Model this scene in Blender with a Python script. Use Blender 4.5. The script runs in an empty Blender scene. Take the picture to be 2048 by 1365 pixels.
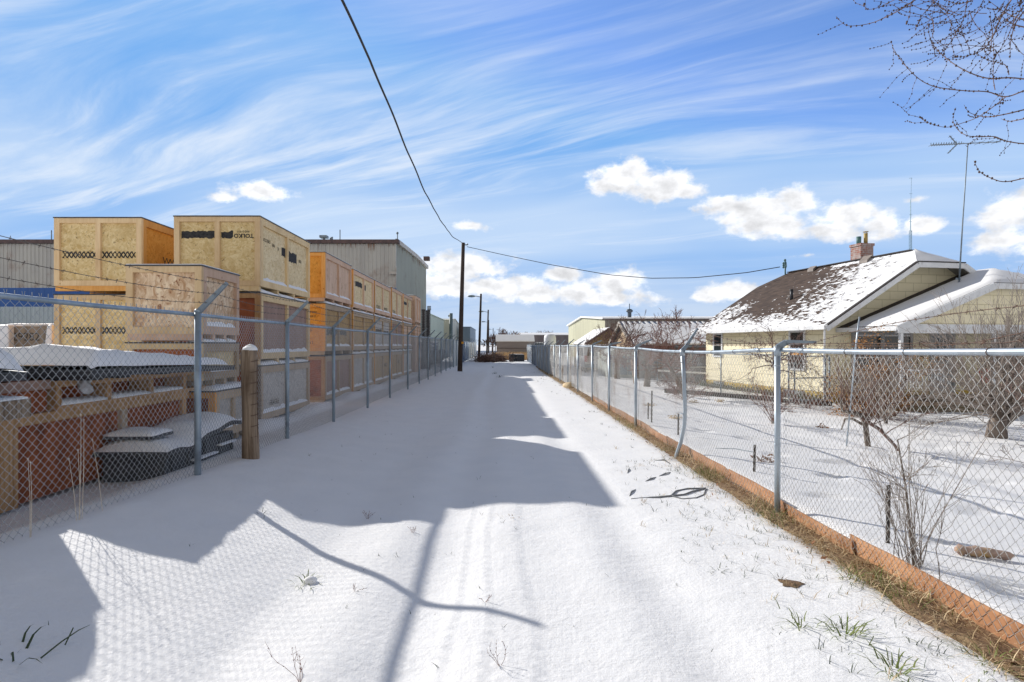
import bpy, bmesh, math, random
import numpy as np
from mathutils import Vector, Matrix, noise as mnoise

# ------------------------------------------------------------------ camera, sky, sun, exposure
scene = bpy.context.scene
COL = scene.collection
EYE = 1.69
F = 1200.0                     # focal length in photo pixels (2048 wide)
CX, CY = 1000.0, 690.0         # where the level alley vanishes in the photo
R = math.radians

cam_d = bpy.data.cameras.new('camera')
cam = bpy.data.objects.new('camera', cam_d)
COL.objects.link(cam)
cam.location = (0, 0, EYE)
cam.rotation_euler = (R(90), 0, 0)
cam_d.sensor_width = 36.0
cam_d.lens = 36.0 * F / 2048.0
cam_d.shift_x = 24.0 / 2048.0
cam_d.shift_y = 7.5 / 2048.0
cam_d.clip_start = 0.05
cam_d.clip_end = 6000
scene.camera = cam

scene.view_settings.view_transform = 'Standard'
scene.view_settings.look = 'None'
scene.view_settings.gamma = 1.0
scene.view_settings.exposure = 0.35
scene.cycles.use_denoising = True
scene.cycles.max_bounces = 8
scene.cycles.diffuse_bounces = 3
scene.cycles.sample_clamp_indirect = 6.0
scene.cycles.transparent_max_bounces = 8

SUNV = Vector((1.42, -1.38, -1.0)).normalized()      # the way the light travels
SUN_EL = math.asin(-SUNV.z)
SUN_AZ = math.atan2(-SUNV.x, -SUNV.y)                # from +Y towards +X
sun_d = bpy.data.lights.new('sun', 'SUN')
sun_d.energy = 4.1
sun_d.angle = R(0.55)
sun_d.color = (1.0, 0.955, 0.89)
sun = bpy.data.objects.new('sun', sun_d)
sun.rotation_euler = SUNV.to_track_quat('-Z', 'Y').to_euler()
sun.location = (-40, 40, 40)
COL.objects.link(sun)

world = bpy.data.worlds.new('World')
scene.world = world
world.use_nodes = True
world.cycles.sampling_method = 'MANUAL'
world.cycles.sample_map_resolution = 256
SKY_STRENGTH = 0.10
CLOUD_W = 7.9


class NT:
    """tiny helper for node trees"""
    def __init__(s, tree):
        s.t = tree
        s.n = tree.nodes
        s.l = tree.links

    def new(s, typ, **kw):
        n = s.n.new(typ)
        for k, v in kw.items():
            setattr(n, k, v)
        return n

    def put(s, sock, v):
        if v is None:
            return
        if hasattr(v, 'is_linked') or hasattr(v, 'links'):
            s.l.new(v, sock)
        else:
            try:
                sock.default_value = v
            except Exception:
                sock.default_value = (v[0], v[1], v[2], 1.0)

    def m(s, op, a, b=None, c=None, clamp=False):
        n = s.new('ShaderNodeMath', operation=op, use_clamp=clamp)
        s.put(n.inputs[0], a)
        s.put(n.inputs[1], b)
        s.put(n.inputs[2], c)
        return n.outputs[0]

    def v(s, op, a, b=None, out=0):
        n = s.new('ShaderNodeVectorMath', operation=op)
        s.put(n.inputs[0], a)
        s.put(n.inputs[1], b)
        if op in ('LENGTH', 'DOT_PRODUCT', 'DISTANCE'):
            return n.outputs['Value']
        return n.outputs[out]

    def xyz(s, a, b, c):
        n = s.new('ShaderNodeCombineXYZ')
        s.put(n.inputs[0], a)
        s.put(n.inputs[1], b)
        s.put(n.inputs[2], c)
        return n.outputs[0]

    def sep(s, a):
        n = s.new('ShaderNodeSeparateXYZ')
        s.put(n.inputs[0], a)
        return n.outputs

    def noise(s, vec, scale, detail=4.0, rough=0.55, dist=0.0, col=False):
        n = s.new('ShaderNodeTexNoise')
        s.put(n.inputs['Vector'], vec)
        n.inputs['Scale'].default_value = scale
        n.inputs['Detail'].default_value = detail
        n.inputs['Roughness'].default_value = rough
        n.inputs['Distortion'].default_value = dist
        return n.outputs[1 if col else 0]

    def rng(s, v, a, b, c=0.0, d=1.0, smooth=True):
        n = s.new('ShaderNodeMapRange')
        n.interpolation_type = 'SMOOTHSTEP' if smooth else 'LINEAR'
        s.put(n.inputs[0], v)
        n.inputs[1].default_value = a
        n.inputs[2].default_value = b
        n.inputs[3].default_value = c
        n.inputs[4].default_value = d
        return n.outputs[0]

    def mix(s, f, a, b, mode='MIX'):
        n = s.new('ShaderNodeMix', data_type='RGBA', blend_type=mode)
        s.put(n.inputs[0], f)
        s.put(n.inputs[6], a if hasattr(a, 'links') else (a[0], a[1], a[2], 1.0))
        s.put(n.inputs[7], b if hasattr(b, 'links') else (b[0], b[1], b[2], 1.0))
        return n.outputs[2]


def azel(px, py):
    az = math.atan((px - CX) / F)
    el = math.atan((CY - py) / F * math.cos(az))
    return az, el


def build_sky():
    t = NT(world.node_tree)
    t.n.clear()
    out = t.new('ShaderNodeOutputWorld')
    bg = t.new('ShaderNodeBackground')
    bg.inputs[1].default_value = SKY_STRENGTH
    t.l.new(bg.outputs[0], out.inputs[0])
    sky = t.new('ShaderNodeTexSky')
    sky.sky_type = 'NISHITA'
    sky.sun_disc = False
    sky.sun_elevation = SUN_EL
    sky.sun_rotation = SUN_AZ
    sky.altitude = 800
    sky.air_density = 1.0
    sky.dust_density = 0.0
    sky.ozone_density = 2.0
    tc = t.new('ShaderNodeTexCoord')
    d = t.v('NORMALIZE', tc.outputs['Generated'])
    x, y, z = t.sep(d)
    az = t.m('ARCTAN2', x, y)
    el = t.m('ARCSINE', z)
    # base blue: the sky texture, a little more saturated
    hs = t.new('ShaderNodeHueSaturation')
    hs.inputs['Saturation'].default_value = 1.12
    hs.inputs['Value'].default_value = 1.0
    t.l.new(sky.outputs[0], hs.inputs['Color'])
    base = hs.outputs[0]
    base = t.mix(1.0, base, (0.80, 1.15, 1.65), 'MULTIPLY')
    base = t.mix(1.0, base, (0.88, 3.05, 6.9), 'DARKEN')
    # thin high streaks on a flat layer overhead
    zz = t.m('ADD', t.m('MAXIMUM', z, 0.0), 0.13)
    lx = t.m('DIVIDE', x, zz)
    ly = t.m('DIVIDE', y, zz)
    a = 0.40
    ca, sa = math.cos(a), math.sin(a)
    along = t.m('SUBTRACT', t.m('MULTIPLY', lx, ca), t.m('MULTIPLY', ly, sa))
    across = t.m('ADD', t.m('MULTIPLY', lx, sa), t.m('MULTIPLY', ly, ca))
    warp = t.noise(t.xyz(t.m('MULTIPLY', along, 0.5), across, 0.0), 0.9, 2, 0.5)
    ac2 = t.m('ADD', across, t.m('MULTIPLY', warp, 0.9))
    s1 = t.noise(t.xyz(t.m('MULTIPLY', along, 0.30), t.m('MULTIPLY', ac2, 1.9), 3.1), 1.5, 7, 0.60, 0.35)
    s2 = t.noise(t.xyz(t.m('MULTIPLY', along, 0.45), t.m('MULTIPLY', ac2, 0.8), 7.7), 0.85, 3, 0.5)
    s3 = t.noise(t.xyz(t.m('MULTIPLY', along, 0.7), t.m('MULTIPLY', ac2, 6.0), 1.7), 2.1, 5, 0.6)
    cir = t.m('ADD', t.m('MULTIPLY', s1, 0.85), t.m('ADD', t.m('MULTIPLY', s2, 0.90), t.m('MULTIPLY', s3, 0.17)))
    cir = t.rng(cir, 0.70, 1.17)
    # the streaks are thickest between 10 and 25 degrees up and thin out above
    band = t.m('MULTIPLY', t.rng(el, 0.02, 0.16, 0.35, 1.0), t.rng(el, 0.24, 0.50, 1.12, 0.36))
    left = t.rng(az, -0.55, 0.6, 1.0, 0.60)
    cirf = t.m('MULTIPLY', t.m('MULTIPLY', cir, band), left)
    veil = t.m('MULTIPLY', t.rng(el, 0.07, 0.17), t.rng(el, 0.22, 0.37, 1.0, 0.0))
    veil = t.m('MULTIPLY', veil, t.rng(s2, 0.36, 0.60, 0.36, 0.74))
    cirf = t.m('MULTIPLY', cirf, 0.88, clamp=True)
    cirf = t.m('SMOOTH_MAX', cirf, veil, 0.3)
    cwhite = (CLOUD_W * 0.68, CLOUD_W * 0.81, CLOUD_W * 0.98)
    c = t.mix(cirf, base, cwhite)
    fil = t.rng(t.m('ADD', t.m('MULTIPLY', s1, 0.7), t.m('MULTIPLY', s3, 0.42)), 0.55, 0.80)
    fil = t.m('MULTIPLY', t.m('MULTIPLY', fil, t.rng(el, 0.05, 0.14)), t.m('MULTIPLY', t.rng(el, 0.30, 0.52, 0.75, 0.35), left))
    c = t.mix(fil, c, (CLOUD_W * 0.84, CLOUD_W * 0.90, CLOUD_W * 1.0))
    # pale air towards the horizon
    hz = t.rng(el, 0.0, 0.18, 0.92, 0.0)
    hz = t.m('MULTIPLY', hz, t.rng(t.noise(t.xyz(t.m('MULTIPLY', az, 3.0), t.m('MULTIPLY', el, 14.0), 0.0), 2.0, 4), 0.25, 0.65, 0.65, 1.0))
    c = t.mix(hz, c, (CLOUD_W * 0.72, CLOUD_W * 0.80, CLOUD_W * 0.90))
    # heaped clouds
    blobs = [
        (1250, 352, 66, 36), (1262, 336, 36, 20), (1322, 372, 62, 32), (1212, 372, 40, 18), (1375, 383, 38, 15),
        (1445, 412, 56, 20), (1520, 422, 100, 32), (1595, 404, 52, 36), (1545, 448, 95, 24),
        (1700, 436, 62, 36), (1665, 462, 90, 22), (1762, 452, 62, 28), (1835, 450, 40, 20),
        (2020, 430, 62, 52), (2085, 410, 90, 60), (2010, 482, 70, 30), (2120, 470, 120, 60),
        (515, 382, 74, 19, .12), (448, 394, 40, 13, .3), (945, 453, 50, 12, .25),
        (925, 538, 92, 30), (880, 568, 90, 30), (1000, 572, 110, 24), (1120, 549, 36, 17), (1090, 586, 140, 20),
        (1238, 570, 58, 30), (1205, 597, 110, 17), (1466, 586, 62, 22), (1420, 596, 46, 10), (1615, 511, 36, 10, .35),  (1830, 400, 40, 14, .5),
        (-300, 420, 160, 40), (-700, 520, 200, 50), (2500, 520, 200, 60),
    ]
    pv = t.xyz(az, el, 0.0)
    cn = t.noise(t.xyz(t.m('MULTIPLY', az, 1.0), t.m('MULTIPLY', el, 1.5), 0.0), 26.0, 6, 0.62)
    cn2 = t.noise(t.xyz(t.m('MULTIPLY', az, 1.0), t.m('MULTIPLY', el, 1.3), 4.0), 9.0, 3, 0.5)
    acc = None
    for (px, py, rx, ry, *bias) in blobs:
        a0, e0 = azel(px, py)
        ca_ = math.cos(a0)
        wa = rx / F * ca_ * ca_
        we = ry / F * ca_
        n = t.new('ShaderNodeVectorMath', operation='MULTIPLY_ADD')
        t.l.new(pv, n.inputs[0])
        n.inputs[1].default_value = (1 / wa, 1 / we, 0.0)
        n.inputs[2].default_value = (-a0 / wa, -e0 / we, 0.0)
        val = t.v('LENGTH', n.outputs[0])
        if bias:
            val = t.m('ADD', val, bias[0])
        acc = val if acc is None else t.m('SMOOTH_MIN', acc, val, 0.25)
    acc = t.m('SUBTRACT', 1.25, acc)
    den = t.m('ADD', acc, t.m('MULTIPLY', t.m('SUBTRACT', cn, 0.5), 2.3))
    den = t.m('ADD', den, t.m('MULTIPLY', t.m('SUBTRACT', cn2, 0.5), 1.0))
    mask = t.rng(den, 0.02, 0.75)
    # soft grey in the thick lower parts
    upn = t.noise(t.xyz(t.m('ADD', az, 0.010), t.m('MULTIPLY', t.m('ADD', el, 0.014), 1.4), 0.0), 18.0, 4, 0.55)
    sh = t.m('SUBTRACT', t.noise(t.xyz(az, t.m('MULTIPLY', el, 1.4), 0.0), 18.0, 4, 0.55), upn)
    shade = t.m('ADD', 0.965, t.m('MULTIPLY', sh, -1.1))
    shade = t.m('MULTIPLY', shade, t.rng(den, 0.5, 1.5, 1.05, 0.86))
    cc = t.v('MULTIPLY', t.xyz(shade, shade, shade), (CLOUD_W * 0.99, CLOUD_W * 1.0, CLOUD_W * 1.03))
    c = t.mix(mask, c, cc)
    # unseen grey-white cloud behind and overhead, added to neutralise and fill the shade
    cover = t.m('MAXIMUM', t.rng(y, 0.12, -0.35), t.rng(el, 0.56, 0.78))
    cover = t.m('MULTIPLY', cover, t.rng(t.noise(d, 2.2, 5, 0.6), 0.3, 0.6, 0.7, 0.95))
    cz = t.rng(el, 0.30, 0.70, 0.88, 0.20)
    c = t.mix(cover, c, t.v('MULTIPLY', t.xyz(cz, cz, cz), (CLOUD_W * 0.98, CLOUD_W * 0.95, CLOUD_W * 0.92)))
    t.l.new(c, bg.inputs[0])


build_sky()

# ------------------------------------------------------------------ helpers


def P(px, py, Y):
    """a point at depth Y that the photo shows at pixel px, py"""
    return Vector(((px - CX) / F * Y, Y, EYE + (CY - py) / F * Y))


def XP(px, Y):
    return (px - CX) / F * Y


def smooth(a, b, x):
    t = min(1.0, max(0.0, (x - a) / (b - a)))
    return t * t * (3 - 2 * t)


def lerp(a, b, t):
    return a + (b - a) * t


class MB:
    """collects shapes and links them as one mesh object"""
    def __init__(s):
        s.v, s.f, s.mi, s.uv = [], [], [], {}

    def add(s, vs, fs, mi=0):
        o = len(s.v)
        s.v.extend([tuple(p) for p in vs])
        s.f.extend([tuple(i + o for i in f) for f in fs])
        s.mi.extend([mi] * len(fs))

    def box(s, a, b, mi=0):
        (x0, y0, z0), (x1, y1, z1) = a, b
        x0, x1 = min(x0, x1), max(x0, x1)
        y0, y1 = min(y0, y1), max(y0, y1)
        z0, z1 = min(z0, z1), max(z0, z1)
        v = [(x0, y0, z0), (x1, y0, z0), (x1, y1, z0), (x0, y1, z0), (x0, y0, z1), (x1, y0, z1), (x1, y1, z1), (x0, y1, z1)]
        s.add(v, [(0, 3, 2, 1), (4, 5, 6, 7), (0, 1, 5, 4), (1, 2, 6, 5), (2, 3, 7, 6), (3, 0, 4, 7)], mi)

    def beam(s, p, q, w, h, up=(0, 0, 1), mi=0):
        p, q = Vector(p), Vector(q)
        d = (q - p).normalized()
        u = Vector(up)
        if abs(d.dot(u)) > 0.98:
            u = Vector((0, 1, 0))
        a = d.cross(u).normalized()
        b = a.cross(d).normalized()
        a *= w / 2
        b *= h / 2
        v = [p - a - b, p + a - b, p + a + b, p - a + b, q - a - b, q + a - b, q + a + b, q - a + b]
        s.add(v, [(0, 3, 2, 1), (4, 5, 6, 7), (0, 1, 5, 4), (1, 2, 6, 5), (2, 3, 7, 6), (3, 0, 4, 7)], mi)

    def tube(s, pts, r, n=8, cap=True, mi=0):
        pts = [Vector(p) for p in pts]
        if not hasattr(r, '__len__'):
            r = [r] * len(pts)
        o = len(s.v)
        prev = None
        for i, p in enumerate(pts):
            if i == 0:
                d = pts[1] - p
            elif i == len(pts) - 1:
                d = p - pts[i - 1]
            else:
                d = pts[i + 1] - pts[i - 1]
            d = d.normalized() if d.length > 1e-9 else Vector((0, 0, 1))
            if prev is None:
                u = Vector((0, 0, 1)) if abs(d.z) < 0.9 else Vector((1, 0, 0))
                a = d.cross(u).normalized()
            else:
                a = (prev - d * prev.dot(d))
                a = a.normalized() if a.length > 1e-6 else d.orthogonal().normalized()
            prev = a
            b = d.cross(a)
            for k in range(n):
                t = 2 * math.pi * k / n
                s.v.append(tuple(p + (a * math.cos(t) + b * math.sin(t)) * r[i]))
        for i in range(len(pts) - 1):
            for k in range(n):
                k2 = (k + 1) % n
                s.f.append((o + i * n + k, o + i * n + k2, o + (i + 1) * n + k2, o + (i + 1) * n + k))
                s.mi.append(mi)
        if cap and n > 2:
            s.f.append(tuple(o + k for k in reversed(range(n))))
            s.mi.append(mi)
            e = o + (len(pts) - 1) * n
            s.f.append(tuple(e + k for k in range(n)))
            s.mi.append(mi)

    def prism(s, poly, d, mi=0):
        """poly: list of 3D points, pushed along d to make a solid"""
        n = len(poly)
        d = Vector(d)
        a = [Vector(p) for p in poly]
        v = a + [p + d for p in a]
        nrm = Vector((0, 0, 0))
        for i in range(n):
            nrm += a[i].cross(a[(i + 1) % n])
        fl = nrm.dot(d) > 0
        fs = []
        fs.append(tuple(reversed(range(n))) if fl else tuple(range(n)))
        fs.append(tuple(range(n, 2 * n)) if fl else tuple(reversed(range(n, 2 * n))))
        for i in range(n):
            j = (i + 1) % n
            fs.append((i, j, n + j, n + i) if fl else (j, i, n + i, n + j))
        s.add(v, fs, mi)

    def ball(s, c, r, n=6, m=4, sc=(1, 1, 1), mi=0):
        c = Vector(c)
        v, f = [], []
        v.append(c + Vector((0, 0, -r * sc[2])))
        for i in range(1, m):
            ph = -math.pi / 2 + math.pi * i / m
            for k in range(n):
                t = 2 * math.pi * k / n
                v.append(c + Vector((math.cos(ph) * math.cos(t) * r * sc[0], math.cos(ph) * math.sin(t) * r * sc[1], math.sin(ph) * r * sc[2])))
        v.append(c + Vector((0, 0, r * sc[2])))
        for k in range(n):
            f.append((0, 1 + (k + 1) % n, 1 + k))
        for i in range(m - 2):
            for k in range(n):
                a = 1 + i * n
                f.append((a + k, a + (k + 1) % n, a + n + (k + 1) % n, a + n + k))
        e = 1 + (m - 2) * n
        for k in range(n):
            f.append((e + k, e + (k + 1) % n, len(v) - 1))
        s.add(v, f, mi)

    def build(s, name, mats, parent=None, smooth=False, bevel=0.0):
        me = bpy.data.meshes.new(name)
        off = Vector((0, 0, 0))
        p = parent
        while p is not None:
            off += p.location
            p = p.parent
        if off.length > 0:
            vv = [(a - off.x, b - off.y, c - off.z) for a, b, c in s.v]
        else:
            vv = s.v
        me.from_pydata(vv, [], s.f)
        if not isinstance(mats, (list, tuple)):
            mats = [mats]
        for mm in mats:
            me.materials.append(mm)
        if len(mats) > 1:
            me.polygons.foreach_set('material_index', s.mi)
        if smooth:
            me.polygons.foreach_set('use_smooth', [True] * len(s.f))
        me.update()
        o = bpy.data.objects.new(name, me)
        COL.objects.link(o)
        if parent is not None:
            o.parent = parent
        if bevel > 0:
            b = o.modifiers.new('bevel', 'BEVEL')
            b.width = bevel
            b.segments = 2
            b.limit_method = 'ANGLE'
        return o


def thing(name, label, cat, loc=(0, 0, 0), group=None):
    o = bpy.data.objects.new(name, None)
    o.empty_display_size = 0.2
    COL.objects.link(o)
    o.location = loc
    o['label'] = label
    o['category'] = cat
    if group:
        o['group'] = group
    return o


def tag(o, label, cat, group=None, kind=None):
    if label:
        o['label'] = label
    if cat:
        o['category'] = cat
    if group:
        o['group'] = group
    if kind:
        o['kind'] = kind
    return o


def copy_tree(o, parent=None):
    c = o.copy()
    COL.objects.link(c)
    if parent is not None:
        c.parent = parent
    for ch in list(o.children):
        copy_tree(ch, c)
    return c


# ------------------------------------------------------------------ materials
MATS = {}


def newmat(name):
    m = bpy.data.materials.new(name)
    m.use_nodes = True
    t = NT(m.node_tree)
    b = t.n.get('Principled BSDF')
    MATS[name] = m
    return m, t, b


def objco(t, rnd=True):
    tc = t.new('ShaderNodeTexCoord')
    co = tc.outputs['Object']
    if rnd:
        oi = t.new('ShaderNodeObjectInfo')
        r = t.m('MULTIPLY', oi.outputs['Random'], 37.0)
        co = t.v('ADD', co, t.xyz(r, t.m('MULTIPLY', r, 0.7), t.m('MULTIPLY', r, 1.3)))
    return co


def tint(t, c, lo=0.84, hi=1.10):
    # every board is a little lighter or darker than the next
    oi = t.new('ShaderNodeObjectInfo')
    r = t.rng(oi.outputs['Random'], 0.0, 1.0, lo, hi, False)
    return t.v('MULTIPLY', c, t.xyz(r, r, r))


def bump(t, b, h, strength, dist=0.01):
    n = t.new('ShaderNodeBump')
    n.inputs['Strength'].default_value = strength
    n.inputs['Distance'].default_value = dist
    t.l.new(h, n.inputs['Height'])
    t.l.new(n.outputs[0], b.inputs['Normal'])


def mottle(name, c1, c2, scale=6.0, stretch=(1, 1, 1), rough=0.7, metal=0.0, bmp=0.0, c3=None, scale3=1.3, spec=0.4, lo=0.35, hi=0.68, dist=0.01, var=0.0):
    m, t, b = newmat(name)
    co = objco(t)
    sc = t.v('MULTIPLY', co, stretch)
    n = t.noise(sc, scale, 5, 0.6)
    c = t.mix(t.rng(n, lo, hi), c1, c2)
    if c3 is not None:
        c = t.mix(t.rng(t.noise(co, scale3, 5, 0.65), 0.52, 0.72, 0.0, 0.9), c, c3)
    if var:
        c = tint(t, c, 1 - var, 1 + var * 0.6)
    t.l.new(c, b.inputs['Base Color'])
    b.inputs['Roughness'].default_value = rough
    b.inputs['Metallic'].default_value = metal
    b.inputs['Specular IOR Level'].default_value = spec
    if bmp > 0:
        bump(t, b, n, bmp, dist)
    return m


def snow_mat(name='snow', fine=True):
    m, t, b = newmat(name)
    tc = t.new('ShaderNodeTexCoord')
    co = tc.outputs['Object']
    n1 = t.noise(co, 2.2, 4, 0.55)
    n2 = t.noise(co, 55.0, 3, 0.7)
    n3 = t.noise(t.v('MULTIPLY', co, (1.0, 1.0, 1.0)), 14.0, 4, 0.6)
    c = t.mix(t.rng(n1, 0.3, 0.7), (0.85, 0.85, 0.85), (0.885, 0.88, 0.875))
    t.l.new(c, b.inputs['Base Color'])
    b.inputs['Roughness'].default_value = 0.65
    b.inputs['Specular IOR Level'].default_value = 0.25
    h = t.m('ADD', t.m('MULTIPLY', n2, 0.35), n3)
    bump(t, b, h, 0.42, 0.02)
    return m


def osb_mat(name, c1, c2, dark, flake=34.0, stretch=(1, 1, 1), darkamt=0.75):
    m, t, b = newmat(name)
    co = objco(t)
    w = t.noise(co, 3.0, 2, 0.5, col=True)
    co2 = t.v('ADD', co, t.v('MULTIPLY', w, (0.35, 0.35, 0.35)))
    sc = t.v('MULTIPLY', co2, stretch)
    vo = t.new('ShaderNodeTexVoronoi')
    vo.inputs['Scale'].default_value = flake * 0.5
    t.l.new(sc, vo.inputs['Vector'])
    g = t.sep(vo.outputs['Color'])
    n = t.noise(sc, flake * 0.35, 5, 0.65, 1.2)
    f = t.m('ADD', t.m('MULTIPLY', g[0], 0.45), t.m('MULTIPLY', t.rng(n, 0.3, 0.7), 0.55))
    c = t.mix(f, c1, c2)
    dk = t.noise(t.v('MULTIPLY', co, (1, 1, 1)), flake * 0.55, 4, 0.7, 1.0)
    c = t.mix(t.rng(dk, 0.58, 0.66, 0.0, darkamt), c, dark)
    big = t.noise(co, 2.4, 4, 0.6)
    c = t.mix(t.rng(big, 0.45, 0.75, 0.0, 0.38), c, (c1[0] * 0.72, c1[1] * 0.68, c1[2] * 0.6))
    c = tint(t, c)
    t.l.new(c, b.inputs['Base Color'])
    b.inputs['Roughness'].default_value = 0.75
    b.inputs['Specular IOR Level'].default_value = 0.2
    bump(t, b, n, 0.25, 0.004)
    return m


def wood_mat(name, c1, c2, knot, axis='z', rough=0.75):
    m, t, b = newmat(name)
    co = objco(t)
    st = {'x': (0.06, 1, 1), 'y': (1, 0.06, 1), 'z': (1, 1, 0.06), 'n': (0.4, 0.4, 0.4)}[axis]
    sc = t.v('MULTIPLY', co, st)
    n = t.noise(sc, 28.0, 4, 0.6, 0.6)
    n2 = t.noise(co, 1.7, 3, 0.5)
    c = t.mix(t.rng(n, 0.3, 0.7), c1, c2)
    c = t.mix(t.rng(n2, 0.4, 0.75, 0.0, 0.35), c, knot)
    vo = t.new('ShaderNodeTexVoronoi')
    vo.inputs['Scale'].default_value = 4.5
    t.l.new(co, vo.inputs['Vector'])
    c = t.mix(t.rng(vo.outputs['Distance'], 0.05, 0.11, 0.8, 0.0), c, knot)
    c = tint(t, c)
    t.l.new(c, b.inputs['Base Color'])
    b.inputs['Roughness'].default_value = rough
    b.inputs['Specular IOR Level'].default_value = 0.2
    bump(t, b, n, 0.45, 0.006)
    return m


SNOW = snow_mat()
OSB = osb_mat('osb_yellow', (0.64, 0.44, 0.17), (0.93, 0.76, 0.44), (0.22, 0.12, 0.045))
OSB2 = osb_mat('osb_pale', (0.64, 0.47, 0.23), (0.92, 0.78, 0.52), (0.26, 0.16, 0.07))
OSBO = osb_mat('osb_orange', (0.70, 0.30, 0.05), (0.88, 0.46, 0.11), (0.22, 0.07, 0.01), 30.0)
OSBP = osb_mat('osb_pink', (0.50, 0.28, 0.14), (0.96, 0.80, 0.58), (0.26, 0.10, 0.045), 20.0, (1.6, 1.6, 0.5), 0.9)
OSBG = osb_mat('osb_grey', (0.44, 0.40, 0.36), (0.66, 0.62, 0.56), (0.2, 0.17, 0.14))
PLYB = mottle('plywood_brown', (0.34, 0.10, 0.035), (0.22, 0.06, 0.02), 5, (1, 1, 0.4), 0.7, bmp=0.1, c3=(0.13, 0.035, 0.012), scale3=2.2)
PLYR = mottle('plywood_rust', (0.42, 0.13, 0.04), (0.32, 0.09, 0.03), 4, (1, 1, 0.4), 0.7, bmp=0.1)
PLYP = mottle('plywood_pink', (0.70, 0.50, 0.36), (0.60, 0.40, 0.27), 4, (1, 1, 0.3), 0.7, bmp=0.1, c3=(0.40, 0.24, 0.15), scale3=5.0)
PLYM = mottle('plywood_mauve', (0.36, 0.235, 0.185), (0.30, 0.19, 0.145), 4, (1, 1, 0.3), 0.7, bmp=0.1)
PINE = wood_mat('pine_pale', (0.80, 0.60, 0.36), (0.70, 0.50, 0.28), (0.42, 0.24, 0.10))
PINEY = wood_mat('pine_yellow', (0.82, 0.64, 0.38), (0.74, 0.54, 0.29), (0.42, 0.26, 0.11))
PINEB = wood_mat('pine_brown', (0.56, 0.35, 0.18), (0.42, 0.24, 0.11), (0.22, 0.10, 0.04))
PINEO = wood_mat('pine_orange', (0.82, 0.44, 0.14), (0.72, 0.34, 0.09), (0.36, 0.12, 0.03))
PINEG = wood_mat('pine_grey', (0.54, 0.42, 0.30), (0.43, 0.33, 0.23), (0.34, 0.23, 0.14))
PINEPK = wood_mat('pine_pink', (0.74, 0.53, 0.39), (0.65, 0.44, 0.31), (0.38, 0.20, 0.12))
WOODG = wood_mat('weathered_wood', (0.34, 0.26, 0.185), (0.15, 0.105, 0.07), (0.07, 0.045, 0.03))
LID = mottle('black_plastic', (0.022, 0.024, 0.03), (0.05, 0.052, 0.06), 9, rough=0.45, spec=0.5)
BINP = mottle('grey_plastic', (0.035, 0.04, 0.045), (0.075, 0.08, 0.085), 5, rough=0.55, spec=0.4)
INK = mottle('black_ink', (0.02, 0.02, 0.024), (0.05, 0.048, 0.045), 22, rough=0.8)
INKG = mottle('grey_ink', (0.16, 0.13, 0.09), (0.10, 0.09, 0.07), 22, rough=0.8)
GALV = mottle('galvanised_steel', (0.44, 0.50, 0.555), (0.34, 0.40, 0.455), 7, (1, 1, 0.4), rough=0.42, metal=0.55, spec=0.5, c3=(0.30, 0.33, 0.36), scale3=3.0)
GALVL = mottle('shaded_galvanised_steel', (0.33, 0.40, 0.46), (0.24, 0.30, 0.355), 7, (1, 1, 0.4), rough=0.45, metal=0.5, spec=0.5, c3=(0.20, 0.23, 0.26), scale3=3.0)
GALVD = mottle('weathered_steel', (0.25, 0.30, 0.34), (0.17, 0.21, 0.25), 7, (1, 1, 0.4), rough=0.5, metal=0.4, spec=0.5)
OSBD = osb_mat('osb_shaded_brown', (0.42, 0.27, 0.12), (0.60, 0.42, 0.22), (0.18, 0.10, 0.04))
WIRE = mottle('galvanised_wire', (0.42, 0.45, 0.48), (0.30, 0.33, 0.36), 20, rough=0.38, metal=0.65, spec=0.5)
WIRER = mottle('wire_weathered', (0.56, 0.56, 0.55), (0.38, 0.38, 0.37), 20, rough=0.5, metal=0.4, spec=0.5, c3=(0.2, 0.13, 0.08))
BARB = mottle('barbed_wire_steel', (0.17, 0.15, 0.13), (0.10, 0.08, 0.065), 20, rough=0.6, metal=0.4)
RUSTW = mottle('rusty_wire', (0.17, 0.10, 0.07), (0.09, 0.06, 0.045), 20, rough=0.7, metal=0.2)
# ------------------------------------------------------------------ ground
XL, XR = -3.53, 2.825         # the two fence lines
random.seed(7)
_by = [(-8, .30), (0, .30), (4.2, .28), (6.9, .19), (9.7, .15), (12.5, .08), (16.0, .02), (24, 0.0), (9999, 0)]


def interp(tab, y):
    for i in range(len(tab) - 1):
        if y <= tab[i + 1][0]:
            (a, va), (b, vb) = tab[i], tab[i + 1]
            return va + (vb - va) * (y - a) / (b - a)
    return tab[-1][1]


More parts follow.
